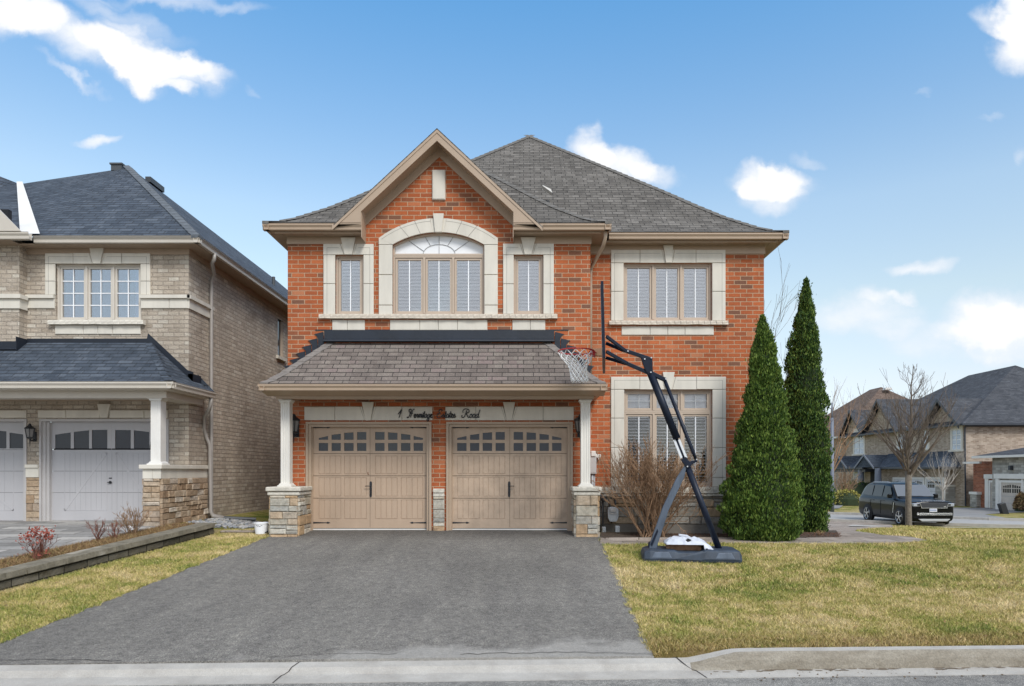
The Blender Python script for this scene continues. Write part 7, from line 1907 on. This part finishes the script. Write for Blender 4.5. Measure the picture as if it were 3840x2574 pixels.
# windows on the front
xwin(b, X0, pyx(2196,X0), pyx(2176,X0), Z(1025,51.0), Z(985,51.0), 2, 4)
xwin(b, X0, pyx(1974,X0), pyx(1952,X0), Z(1035,65.5), Z(988,65.5), 2, 4)
xwin(b, X0, pyx(2068,X0), pyx(2052,X0), Z(1022,57.8), Z(985,57.8), 1, 4); xwin(b, X0, pyx(2120,X0), pyx(2110,X0), Z(1022,54.3), Z(985,54.3), 1, 4)
# garage wing in front under a skirt roof
XG = 31.2; mb = MB(); mb.box(XG, X0+.01, 50.7, 60.0, RZ-.1, 1.35); mb.build('garage_wall', M['brick_tan_far'], b)
for a, b_ in ((2118,2156),(2081,2110),(2043,2069)):
    ya_, yb_ = pyx(b_, XG), pyx(a, XG); xdoor(b, XG, ya_, yb_, Z(1095,ya_+1), 'far_white_door')
for px in (2075,2114,2163):
    y_ = pyx(px, XG); mb = MB(); mb.box(XG-.18,XG,y_-.08,y_+.08,.78,1.1); mb.prism([(y_-.12,1.1),(y_+.12,1.1),(y_,1.25)], 'x', XG-.2, XG); mb.build('wall_lantern', M['dark_trim'], b)
mb = MB(); mb.box(XG-.1,XG+.05,50.64,51.6,RZ,.05); mb.box(XG-.1,X0+.1,50.6,50.7,RZ,.05); mb.build('stone_base', M['brick_far_stone'], b); mb = MB(); mb.box(XG-.16,XG+.1,50.58,51.6,.05,.17); mb.box(XG-.1,X0+.1,50.55,50.7,.05,.17); mb.build('cap_stone', M['stone_trim'], b)
mb = MB(); ze, zt2 = 1.52, 2.72; yA, yB = 49.9, 66.4; xf = XG-1.0; x_p = 30.2
q = [(xf,yA,ze),(xf,60.2,ze),(X0,59.8,zt2),(X0,50.9,zt2)]; mb.face(list(reversed(q)), [(50.9,2.1),(59.8,2.1),(60.2,0),(yA,0)]); mb.face([(xf,yA,ze),(X0,yA,ze),(X0,50.9,zt2)])
q = [(xf-.4,60.0,ze),(xf-.4,yB,ze),(X0,yB,zt2-.1),(X0,60.0,zt2-.1)]; mb.face(list(reversed(q)), [(60,2.1),(yB,2.1),(yB,0),(60,0)])
for yc, hw_ in ((64.6, 1.7), (59.7, 1.6)):
    for s in (-1, 1):
        q = [(xf-.45,yc,ze+1.1),(X0,yc,ze+1.1),(X0,yc+s*hw_,ze),(xf-.45,yc+s*hw_,ze)]; mb.face(q if s < 0 else list(reversed(q)), [(0,1.5),(3,1.5),(3,0),(0,0)])
    mb.prism([(yc-hw_,ze+.0),(yc+hw_,ze+.0),(yc,ze+1.05)], 'x', xf-.40, xf-.36)
mb.build('porch_roof', M['roof_blue'], b)
mb = MB(); mb.box(xf-.05,xf+.1,yA,60.2,ze-.14,ze+.01); mb.box(xf-.46,xf-.3,60.0,yB,ze-.14,ze+.01); mb.box(xf-.2,X0,60.0,yB-.2,ze-.4,ze-.14); mb.box(xf,X0,yA,60.2,ze-.12,ze-.06); mb.build('gutter', M['dark_trim'], b)
for yc, hw_ in ((64.6, 1.7),(59.7,1.6)):
    for s in (-1,1): mb = MB(); mb.prism([(yc,ze+1.16),(yc+s*(hw_+.1),ze+.02),(yc+s*(hw_+.1),ze-.14),(yc,ze+.98)], 'x', xf-.5, xf-.44); mb.build('rake_board', M['lamp_pole'], b)
for px in (1964, 2003):
    y_ = pyx(px, 30.0) ; mb = MB(); mb.lathe([(.28,0),(.25,1.55)], (30.1,y_,-.1), 'z', 10); mb.build('column', M['lamp_pole'], b); mb = MB(); mb.box(29.75,30.45,y_-.35,y_+.35,RZ,-.1); mb.build('stone_pier', M['brick_far_stone'], b)
mb = MB(); mb.box(X0-.02,X0,60.1,63.0,RZ,1.3); mb.build('entrance_shade_panel', M['dark'], b); mb = MB(); mb.box(X0-.04,X0-.02,61.0,62.0,RZ+.2,.9); mb.build('front_door', M['dark_trim'], b)  # flat dark panel on the wall imitates the shade of a recessed entrance
xwin(b, X0, 64.2, 66.0, -.3, .95, 2, 4)
for k in range(3): mb = MB(); mb.box(28.6+.35*k,32,61.8,65.2,RZ,RZ+.16*(k+1)); mb.build('step', M['brick_far_stone'], b)
mb = MB(); mb.tube([(XG+.75,49.45,EB-.2),(XG+.78,49.42,RZ)], .06, 6); mb.build('downspout', M['dark_trim'], b)
mb = MB(); mb.box(X0+1, 47.6, 49.44, 49.5, RZ, RZ+.25); mb.build('foundation', M['concrete'], b)
# --- house further left with reddish roof
c_ = thing('brown_house', 'far brick house with reddish brown roof partly behind the cedar', 'house', (32, 70, RZ))
mb = MB(); mb.box(32.6, 47, 69.6, 85, RZ-.2, 4.7); mb.build('wall', M['brick_tan_far'], c_)
mb = MB(); x0, x1, y0, y1 = 32.0, 47.6, 69.0, 85.6; xm = 39.8
e = [(x0,y0,4.7),(x1,y0,4.7),(x1,y1,4.7),(x0,y1,4.7)]; r0, r1 = (xm,76,10.55),(xm,78.5,10.55)
mb.face([e[0],e[1],r0], [(x0,0),(x1,0),(xm,9)]); mb.face([e[1],e[2],r1,r0]); mb.face([e[2],e[3],r1]); mb.face([e[3],e[0],r0,r1], [(y1,0),(y0,0),(76,9),(78.5,9)]); mb.face([(p[0],p[1],4.69) for p in reversed(e)])
rf = mb.build('roof', M['roof_red2'], c_)
mb = MB(); x, y, z = atd(2027,889,75.0); mb.prism([(x-.4,z-.1),(x+.4,z-.1),(x+.3,z+.12),(x-.3,z+.12)], 'y', y-.3, y+.3); mb.build('roof_vent', M['white'], rf)
mb = MB(); mb.box(x0-.1,x0+.05,y0,y1,4.55,4.72); mb.box(x0,x1,y0-.1,y0+.05,4.55,4.72); mb.build('gutter', M['white'], rf)
xwin(c_, 32.6, 71.5, 73.0, 1.4, 3.2, 2, 3)
d_ = thing('brown_house', 'farthest house with a red roof glimpsed between the cedar and the lamp', 'house', (33, 88, RZ))
mb = MB(); mb.box(33, 46, 88, 101, RZ-.2, 4.6); mb.build('wall', M['brick_red_far'], d_); mb = MB(); x0, x1, y0, y1 = 31.6, 46.6, 87.4, 101.6
e = [(x0,y0,4.6),(x1,y0,4.6),(x1,y1,4.6),(x0,y1,4.6)]; r0, r1 = (39,94.2,9.6),(39,95,9.6)
mb.face([e[0],e[1],r0]); mb.face([e[1],e[2],r1,r0]); mb.face([e[2],e[3],r1]); mb.face([e[3],e[0],r0,r1]); mb.build('roof', M['roof_red'], d_)
# --- pale stone house at the right edge
XS = 31.5; s_h = thing('stone_house', 'pale stone house with white garage surround at the right edge', 'house', (XS, 44, RZ)); zg = Z(1040,43.5)
mb = MB(); mb.box(XS, 40, 38.5, 45.9, RZ-.2, zg); mb.build('wall', M['brick_far_stone'], s_h)
mb = MB(); mb.box(XS+.5, 40, 45.9, 48.6, RZ-.2, zg-.35); mb.build('brick_wing', M['brick_red_far'], s_h)
mb = MB(); x0, y0, y1 = XS-.5, 38.0, 47.2; zr_ = zg+1.45
mb.face([(x0,y0,zg),(41,y0,zg),(37,42.4,zr_)]); mb.face([(x0,y1,zg),(x0,y0,zg),(37,42.4,zr_)], [(y1,0),(y0,0),(42.4,5.5)]); mb.face([(41,y1,zg),(x0,y1,zg),(37,42.4,zr_)]); mb.face([(x0,y1,zg-.01),(41,y1,zg-.01),(41,y0,zg-.01),(x0,y0,zg-.01)]); rs = mb.build('roof', M['roof_dark'], s_h)
mb = MB(); mb.box(x0-.05,x0+.1,y0,y1,zg-.14,zg+.01); mb.box(XS+.0,XS+.15,47.2,49.0,zg-.5,zg-.36); mb.build('gutter', M['white'], rs)
mb = MB(); mb.box(XS+.1, 40, 47.2, 49.0, zg-.36, zg-.30); mb.build('roof', M['roof_dark'], rs) if False else None
ya_, yb_ = pyx(2336,XS), pyx(2289,XS); xdoor(s_h, XS, ya_, yb_, Z(1103,44), 'far_tan_door')
mb = MB(); mb.box(XS-.09,XS,ya_-.1,ya_-.0+(-.0),RZ,Z(1090,44)); mb.box(XS-.1,XS,yb_+.18,yb_+.5,RZ,Z(1094,45)); mb.box(XS-.14,XS,ya_-.4,yb_+.62,Z(1094,44),Z(1083,44)); mb.build('garage_surround', M['white'], s_h)
y_ = (ya_+yb_)/2; mb = MB(); mb.box(XS-.2,XS,y_-.1,y_+.1,Z(1074,44),Z(1064,44)); mb.build('wall_lantern', M['dark_trim'], s_h)
xdoor(s_h, XS+.5, 46.05, 46.75, Z(1103,46), 'far_tan_door'); mb = MB(); mb.box(XS+.36,XS+.5,45.95,47.3,Z(1094,46.5),Z(1084,46.5)); mb.box(XS+.4,XS+.5,46.9,47.25,RZ,Z(1094,46.5)); mb.build('garage_surround', M['white'], s_h)
mb = MB(); mb.box(XS+.2,XS+.5,47.8,48.5,RZ,Z(1130,48)); mb.build('stone_pier', M['brick_far_stone'], s_h); mb = MB(); mb.box(XS+.15,XS+.5,47.7,48.55,Z(1130,48),Z(1124,48)); mb.build('cap_stone', M['white'], s_h)
# ------------------------------------------------------------------ black SUV
CXc, CYf = 18.62, 31.0; car = thing('parked_suv', 'black parked SUV with chrome bumper strips behind the bare tree', 'car', (CXc, CYf, RZ))
def CP(x, y, z): return (CXc+x, CYf+y, RZ+z)
st = [ # y, halfwidth, zbottom, shoulder z, [greenhouse base hw, z], [roof hw, z], centre z
 (0.00,.84,.28,1.00,(.78,1.08),(.40,1.11),1.12),(0.05,.94,.22,1.05,(.84,1.13),(.42,1.155),1.165),(0.20,1.00,.20,1.09,(.88,1.165),(.44,1.185),1.195),(0.75,1.02,.20,1.13,(.90,1.20),(.46,1.225),1.23),
 (1.28,1.03,.20,1.16,(.90,1.225),(.62,1.25),1.26),(1.38,1.03,.20,1.165,(.92,1.235),(.82,1.28),1.295),(2.02,1.03,.20,1.18,(.93,1.245),(.77,1.90),1.945),(2.5,1.03,.20,1.19,(.93,1.25),(.76,1.965),2.005),
 (3.4,1.03,.20,1.19,(.92,1.25),(.75,1.97),2.01),(4.25,1.02,.20,1.20,(.90,1.27),(.74,1.955),1.99),(4.84,1.00,.22,1.20,(.88,1.28),(.71,1.90),1.94),(4.98,.98,.30,1.18,(.86,1.25),(.68,1.52),1.54),(5.04,.90,.42,1.10,(.76,1.14),(.5,1.16),1.17)]
def csec(s):
    y, w, zb_, zs_, (gw, gz_), (rw_, rz_), cz = s
    return [(0,zb_),(w*.86,zb_),(w*.985,zb_+.10),(w,.62),(w*.995,zs_-.14),(w*.955,zs_),(gw,gz_),(rw_,rz_),(rw_*.5,(rz_+cz)/2+.012),(0,cz)]
mb = MB(); rows = []
for s in st:
    c = csec(s); full = [(-p[0],p[1]) for p in c[::-1]][:-1]+[(p[0],p[1]) for p in c][0:]
    full = [(-p[0],p[1]) for p in c[::-1]]+[(p[0],p[1]) for p in c[1:-1]]
    rows.append([CP(p[0], s[0], p[1]) for p in full])
n = len(rows[0]); vs = [p for r_ in rows for p in r_]; fs = []
for i in range(len(rows)-1):
    for k in range(n): fs.append((i*n+k, (i+1)*n+k, (i+1)*n+(k+1)%n, i*n+(k+1)%n))
fs.append(tuple(reversed(range(n)))); o = (len(rows)-1)*n; fs.append(tuple(o+k for k in range(n)))
fs = [tuple(reversed(f)) for f in fs]
mb.poly(vs, fs)
body = mb.build('body', M['car_paint'], car, smooth=True)
# merge the loft so it shades smoothly
bm = bmesh.new(); bm.from_mesh(body.data); bmesh.ops.remove_doubles(bm, verts=bm.verts, dist=.0005); bmesh.ops.recalc_face_normals(bm, faces=bm.faces); bm.to_mesh(body.data); bm.free()
sb_ = body.modifiers.new('sub', 'SUBSURF'); sb_.levels = sb_.render_levels = 2
def panel(name, pts, mat, par, th=.012, smooth=False):
    mb = MB(); P = [Vector(CP(*p)) for p in pts]; nn = (P[1]-P[0]).cross(P[2]-P[0]).normalized()*th; k = len(P)
    mb.poly(P+[p+nn for p in P], [tuple(reversed(range(k))), tuple(range(k, 2*k))]+[(i,(i+1)%k,(i+1)%k+k,i+k) for i in range(k)]); return mb.build(name, M[mat], par)
panel('windshield', [(-.86,1.42,1.33),(.86,1.42,1.33),(.74,1.98,1.865),(-.74,1.98,1.865)], 'car_windshield', car, .018)
for s in (-1, 1):
    def sp(y, t):   # point on the glasshouse side
        gw = interp(y, [a[0] for a in st], [a[4][0] for a in st]); gz_ = interp(y, [a[0] for a in st], [a[4][1] for a in st]); rw_ = interp(y, [a[0] for a in st], [a[5][0] for a in st]); rz_ = interp(y, [a[0] for a in st], [a[5][1] for a in st])
        return (s*(gw+(rw_-gw)*t+.012), y, gz_+(rz_-gz_)*t)
    for (ya_, yb_, ta, tb) in ((1.72,2.62,.05,.80),(2.72,3.60,.05,.84),(3.70,4.55,.07,.84)):
        q = [sp(ya_+(.0),ta), sp(yb_,ta), sp(yb_ if yb_ < 4 else yb_-.1,tb), sp(ya_+(.42 if ya_ < 2 else 0),tb)]
        if s > 0: q = [q[1],q[0],q[3],q[2]]
        panel('side_window', [q[1],q[0],q[3],q[2]] if s < 0 else [q[1],q[0],q[3],q[2]], 'car_glass', car, .01)
    # mirror
    mb = MB(); mb.box(CXc+s*1.0-.0*s, CXc+s*1.20, CYf+1.62, CYf+1.78, RZ+1.24, RZ+1.45); mi_ = mb.build('door_mirror', M['car_paint'], car, bevel=.04)
    for yw in (.93, 3.93):
        wr_ = .395; xo = s*1.015; cpt = CP(xo*.985, yw, wr_)
        mb = MB(); mb.lathe([(.47,-.10*s),(.47,.012*s),(.40,.016*s)][::1], (CXc+s*1.022, CYf+yw, RZ+wr_+.02), 'x', 24); mb.build('arch_shade_disc', M['tyre'], car)  # black disc on the body side imitates the shaded wheel recess
        mb = MB(); mb.lathe([(.27,-.22*s),(.38,-.2*s),(wr_,-.17*s),(wr_,.0*s),(.375,.03*s),(.30,.035*s)], (CXc+s*1.035, CYf+yw, RZ+wr_), 'x', 28); wl = mb.build('wheel', M['tyre'], car, smooth=True)
        mb = MB(); mb.lathe([(.29,.02*s),(.285,.045*s),(.26,.03*s),(.255,.01*s)], (CXc+s*1.035, CYf+yw, RZ+wr_), 'x', 28)
        for k in range(5):
            a = 2*math.pi*k/5+.3
            for da in (-.13,.13):
                p0 = (CXc+s*1.07, CYf+yw+.05*math.cos(a), RZ+wr_+.05*math.sin(a)); p1_ = (CXc+s*1.075, CYf+yw+.27*math.cos(a+da), RZ+wr_+.27*math.sin(a+da)); mb.beam(p0, p1_, .03, .03, up=(1,0,0))
        mb.lathe([(.07,.03*s),(.06,.05*s)], (CXc+s*1.035, CYf+yw, RZ+wr_), 'x', 12); mb.build('rim', M['alloy'], wl)
    # door lines and vent
    mb = MB()
    for yd in (1.58, 2.68, 3.66): mb.box(CXc+s*1.025, CXc+s*1.037, CYf+yd-.006, CYf+yd+.006, RZ+.45, RZ+1.12)
    mb.box(CXc+s*.99, CXc+s*1.016, CYf+.95, CYf+4.0, RZ+.335, RZ+.365); mb.build('door_seam', M['tyre'], car)
    mb = MB(); mb.beam(CP(s*1.04,1.52,.55), CP(s*1.04,1.44,1.05), .05, .015, up=(s,0,0)); mb.build('fender_vent', M['alloy'], car)
    mb = MB(); mb.box(CXc+s*1.012, CXc+s*1.03, CYf+2.35, CYf+2.58, RZ+1.08, RZ+1.10); mb.box(CXc+s*1.012, CXc+s*1.045, CYf+3.35, CYf+3.58, RZ+1.08, RZ+1.10); mb.build('door_handle', M['black'], car)
    # headlight
    mb = MB(); mb.box(CXc+s*.58, CXc+s*.93, CYf-.012, CYf+.20, RZ+.93, RZ+1.07); hl = mb.build('headlight', M['lamp_lens'], car, bevel=.02)
    mb = MB(); mb.box(CXc+s*.62, CXc+s*.76, CYf-.016, CYf-.010, RZ+.96, RZ+1.04); mb.build('lamp_unit', M['tyre'], hl)
    mb = MB(); mb.box(CXc+s*.35, CXc+s*.9, CYf+4.98, CYf+5.03, RZ+.98, RZ+1.02); mb.build('tail_light', M['rim_red'], car)
mb = MB(); mb.prism([(CXc-.62,RZ+1.07),(CXc+.62,RZ+1.07),(CXc+.57,RZ+.86),(CXc-.57,RZ+.86)], 'y', CYf-.035, CYf+.02); gr = mb.build('grille', M['mesh_black'], car, bevel=.01)
mb = MB(); mb.box(CXc-.60,CXc+.60,CYf-.045,CYf-.02,RZ+.845,RZ+.868)
for s in (-1,1): mb.beam((CXc+s*.565,CYf-.038,RZ+.855),(CXc+s*.64,CYf-.03,RZ+1.07),.02,.02)
mb.build('grille_trim', M['alloy'], gr)
mb = MB()
for z_ in (.53,.60): mb.box(CXc-.78,CXc+.84,CYf-.03,CYf+.06,RZ+z_,RZ+z_+.028)
mb.build('bumper_strip', M['alloy'], car, bevel=.006)
mb = MB(); mb.prism([(CXc-.55,RZ+.25),(CXc+.60,RZ+.25),(CXc+.74,RZ+.36),(CXc-.70,RZ+.36)], 'y', CYf-.03, CYf+.06); mb.build('skid_plate', M['alloy_dull'], car, bevel=.01)
mb = MB(); mb.box(CXc-.22,CXc+.12+.0,CYf-.05,CYf-.02,RZ+.69,RZ+.83); pl = mb.build('licence_plate', M['plate'], car, bevel=.004)
mb = MB(); rr = random.Random(2)
for k in range(7): x_ = CXc-.20+k*.043; mb.box(x_,x_+.024,CYf-.053,CYf-.049,RZ+.725,RZ+.795)
pm = mb.build('plate_characters', M['plate_blue'], pl)
mb = MB(); mb.box(CXc-.5,CXc+.5,CYf+2.0,CYf+2.02,RZ+.5,RZ+.52); 
# raised letters along the bonnet edge
def text_mesh(name, body_, size, loc, rot, mat, par, depth=.006, spacing=1.0):
    cu = bpy.data.curves.new(name, 'FONT'); cu.body = body_; cu.size = size; cu.extrude = depth; cu.align_x = 'CENTER'; cu.space_character = spacing
    t_ = bpy.data.objects.new(name, cu); C.objects.link(t_); dg = bpy.context.evaluated_depsgraph_get(); me = bpy.data.meshes.new_from_object(t_.evaluated_get(dg)); bpy.data.objects.remove(t_); bpy.data.curves.remove(cu)
    o_ = bpy.data.objects.new(name, me); me.materials.clear(); me.materials.append(M[mat]); C.objects.link(o_); o_.parent = par; o_.location = Vector(loc)-worg(par); o_.rotation_euler = rot; return o_
text_mesh('raised_lettering', 'RANGE ROVER', .115, CP(0,.05,1.145), (R(42),0,0), 'alloy', car, .008, 1.55)
mb = MB(); mb.box(CXc+.78-.35,CXc+.78-.24,CYf-.04,CYf-.034,RZ+.90,RZ+.94); mb.build('grille_badge', M['alloy'], gr)
for s in (-1,1):
    mb = MB(); mb.tube([CP(s*.64,2.5,1.97),CP(s*.66,2.7,2.01),CP(s*.64,4.0,2.0),CP(s*.62,4.2,1.94)], .018, 6); mb.build('roof_rail', M['alloy_dull'], car)
# ------------------------------------------------------------------ camera
cam = bpy.data.cameras.new('camera'); co_ = bpy.data.objects.new('camera', cam); C.objects.link(co_)
co_.location = (0, 0, ZC); co_.rotation_euler = (R(90), 0, 0)
cam.sensor_width = 36; cam.lens = F/2339*36
cam.shift_x = (1169.5-CX)/2339; cam.shift_y = (CY-784)/2339
cam.clip_end = 3000; cam.clip_start = .1; SC.camera = co_
# ------------------------------------------------------------------ sky and sun
SUN_EL, SUN_AZ = 45, 152       # azimuth clockwise from +Y: behind the camera, to its right
w = bpy.data.worlds.new('World'); SC.world = w; w.use_nodes = True
nt = NT(w.node_tree); nt.n.clear()
out = nt.node('ShaderNodeOutputWorld'); bg = nt.node('ShaderNodeBackground'); nt.l.new(bg.outputs[0], out.inputs[0])
sky = nt.node('ShaderNodeTexSky'); sky.sky_type = 'NISHITA'; sky.sun_disc = False
sky.sun_elevation = R(SUN_EL); sky.sun_rotation = R(SUN_AZ); sky.altitude = 200; sky.air_density = 1.0; sky.dust_density = .6; sky.ozone_density = 2.0
gen = nt.node('ShaderNodeTexCoord').outputs['Generated']
sp = nt.node('ShaderNodeSeparateXYZ'); nt.l.new(gen, sp.inputs[0])
ay = nt.math('MAXIMUM', nt.math('ABSOLUTE', sp.outputs[1]), .05)
u0 = nt.math('DIVIDE', sp.outputs[0], ay); v0 = nt.math('DIVIDE', sp.outputs[2], ay)
cb = nt.node('ShaderNodeCombineXYZ'); nt.l.new(u0, cb.inputs[0]); nt.l.new(v0, cb.inputs[1])
uvw = cb.outputs[0]
na = nt.node('ShaderNodeTexNoise'); na.inputs['Scale'].default_value = 9; na.inputs['Detail'].default_value = 6; na.inputs['Roughness'].default_value = .55; nt.l.new(uvw, na.inputs['Vector'])
nb = nt.node('ShaderNodeTexNoise'); nb.inputs['Scale'].default_value = 9; nb.inputs['Detail'].default_value = 6; nb.inputs['Roughness'].default_value = .55
nt.l.new(nt.vmap(uvw, (1,1,1), (7.3,2.1,0)), nb.inputs['Vector'])
WOB = .10
u = nt.math('ADD', u0, nt.math('MULTIPLY', nt.math('SUBTRACT', na.outputs[0], .5), WOB)); v = nt.math('ADD', v0, nt.math('MULTIPLY', nt.math('SUBTRACT', nb.outputs[0], .5), WOB))
# cumulus and wisps: direction (picture units from the photograph), radii, tilt, strength
CL = [(30,40,120,62,-8,1.1),(150,85,190,60,22,1.0),(300,118,120,55,20,1.3),(395,150,130,42,22,1.0),(470,165,80,22,18,.6),(300,160,90,40,35,.9),(325,200,42,26,30,.8),(420,205,42,15,22,.7),
      (290,40,140,26,22,.55),(430,8,190,17,4,.6),(150,178,90,12,22,.7),(585,203,18,10,40,.4),(228,318,52,16,-6,.9),
      (1350,350,55,42,0,1.2),(1430,375,75,48,8,1.3),(1500,400,55,26,15,.8),
      (1755,415,105,44,0,1.1),(1795,400,60,30,0,.6),(1760,455,85,38,0,.9),(1700,430,40,24,0,.5),(1852,358,36,15,5,.5),
      (2330,25,60,70,0,1.3),(2320,110,70,65,0,1.3),(2280,60,60,35,20,1.0),(2320,345,16,24,0,.5),
      (2112,618,66,22,0,.9),(2065,688,34,12,0,.6),(1985,680,60,20,0,.5),
      (1960,722,150,42,0,.8),(2130,770,150,40,0,.6),(2270,720,120,52,-12,1.0),(2330,760,130,60,0,1.0),(2110,205,30,8,0,.3),(2270,270,30,8,0,.3),
      (560,760,120,40,0,.3)]
dens = None
for (cx_, cy_, rx, ry, tilt, st) in CL:
    cu, cv = (cx_-CX)/F, (CY-cy_)/F; ca, sa = math.cos(R(-tilt)), math.sin(R(-tilt))
    du = nt.math('SUBTRACT', u, cu); dv = nt.math('SUBTRACT', v, cv)
    a = nt.math('ADD', nt.math('MULTIPLY', du, ca*F/(rx*1.12)), nt.math('MULTIPLY', dv, sa*F/(rx*1.12)))
    b_ = nt.math('ADD', nt.math('MULTIPLY', du, -sa*F/(ry*1.12)), nt.math('MULTIPLY', dv, ca*F/(ry*1.12)))
    r2 = nt.math('ADD', nt.math('MULTIPLY', a, a), nt.math('MULTIPLY', b_, b_))
    g = nt.math('MULTIPLY', nt.math('SUBTRACT', 1.15, r2, clamp=False), st)
    g = nt.math('MAXIMUM', g, 0)
    dens = g if dens is None else nt.math('ADD', dens, g)
nf = nt.node('ShaderNodeTexNoise'); nf.inputs['Scale'].default_value = 14; nf.inputs['Detail'].default_value = 8; nf.inputs['Roughness'].default_value = .62
nt.l.new(nt.vmap(uvw, (.75,1.3,1)), nf.inputs['Vector'])
dens = nt.math('ADD', dens, nt.math('MULTIPLY', nt.math('SUBTRACT', nf.outputs[0], .5), nt.math('MULTIPLY', nt.math('MINIMUM', dens, 1), 1.3)))
mask = nt.node('ShaderNodeMapRange', interpolation_type='SMOOTHSTEP'); nt.l.new(dens, mask.inputs[0]); mask.inputs[1].default_value = -.02; mask.inputs[2].default_value = 1.55
up = nt.node('ShaderNodeMapRange'); nt.l.new(sp.outputs[2], up.inputs[0]); up.inputs[1].default_value = 0; up.inputs[2].default_value = .1
# unseen cloud added overhead and behind the camera to soften and whiten daylight
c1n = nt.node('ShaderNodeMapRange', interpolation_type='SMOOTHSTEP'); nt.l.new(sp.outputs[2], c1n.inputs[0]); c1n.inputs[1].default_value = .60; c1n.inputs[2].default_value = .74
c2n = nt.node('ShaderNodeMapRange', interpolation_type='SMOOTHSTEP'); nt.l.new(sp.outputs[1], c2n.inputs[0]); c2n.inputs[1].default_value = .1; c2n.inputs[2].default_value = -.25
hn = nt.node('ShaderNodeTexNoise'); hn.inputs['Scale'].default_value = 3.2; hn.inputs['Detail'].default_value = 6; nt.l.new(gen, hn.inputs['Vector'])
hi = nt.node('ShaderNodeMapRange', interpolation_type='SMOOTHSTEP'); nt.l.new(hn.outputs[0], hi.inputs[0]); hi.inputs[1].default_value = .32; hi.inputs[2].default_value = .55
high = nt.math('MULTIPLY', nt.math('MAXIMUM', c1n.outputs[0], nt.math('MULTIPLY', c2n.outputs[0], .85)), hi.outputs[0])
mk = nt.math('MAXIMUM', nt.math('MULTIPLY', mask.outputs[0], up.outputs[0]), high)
# cloud light: whiter on top, slightly lilac grey underneath
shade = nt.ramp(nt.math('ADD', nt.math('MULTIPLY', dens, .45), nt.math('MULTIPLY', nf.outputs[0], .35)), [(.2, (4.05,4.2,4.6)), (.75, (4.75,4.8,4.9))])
rp = nt.node('ShaderNodeMath', operation='MULTIPLY'); nt.l.new(sp.outputs[2], rp.inputs[0]); rp.inputs[1].default_value = 1.25
tint = nt.ramp(rp.outputs[0], [(.0, (.60,.70,.98)), (.055, (.62,.60,.66)), (.145, (.87,.70,.62)), (.28, (1.10,.90,.68)), (.426, (1.13,1.02,.83)), (.55, (.88,.98,.91)), (.705, (.595,.953,1.016)), (1, (.50,.85,1.0))])
tg = nt.node('ShaderNodeVectorMath', operation='SCALE'); nt.l.new(tint, tg.inputs[0]); tg.inputs['Scale'].default_value = 1.25; tint = tg.outputs[0]
skyc = nt.mix(1, sky.outputs[0], tint, 'MULTIPLY')
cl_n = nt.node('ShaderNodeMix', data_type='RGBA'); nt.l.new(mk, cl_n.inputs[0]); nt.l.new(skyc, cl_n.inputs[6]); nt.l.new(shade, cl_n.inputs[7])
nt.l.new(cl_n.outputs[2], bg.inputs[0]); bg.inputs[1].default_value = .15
sl = bpy.data.lights.new('sun', 'SUN'); so = bpy.data.objects.new('sun', sl); C.objects.link(so)
sl.energy = 1.9; sl.angle = R(18); sl.color = (1, .965, .91)
az, el = R(SUN_AZ), R(SUN_EL)
d = Vector((math.sin(az)*math.cos(el), math.cos(az)*math.cos(el), math.sin(el)))
so.rotation_euler = d.to_track_quat('Z', 'Y').to_euler()
SC.view_settings.view_transform = 'Standard'; SC.view_settings.look = 'None'; SC.view_settings.exposure = 0.52; SC.view_settings.gamma = 1
SC.cycles.use_denoising = True
try: SC.cycles.denoiser = 'OPENIMAGEDENOISE'
except Exception: pass
SC.cycles.max_bounces = 8; SC.cycles.transparent_max_bounces = 16
SC.render.film_transparent = False
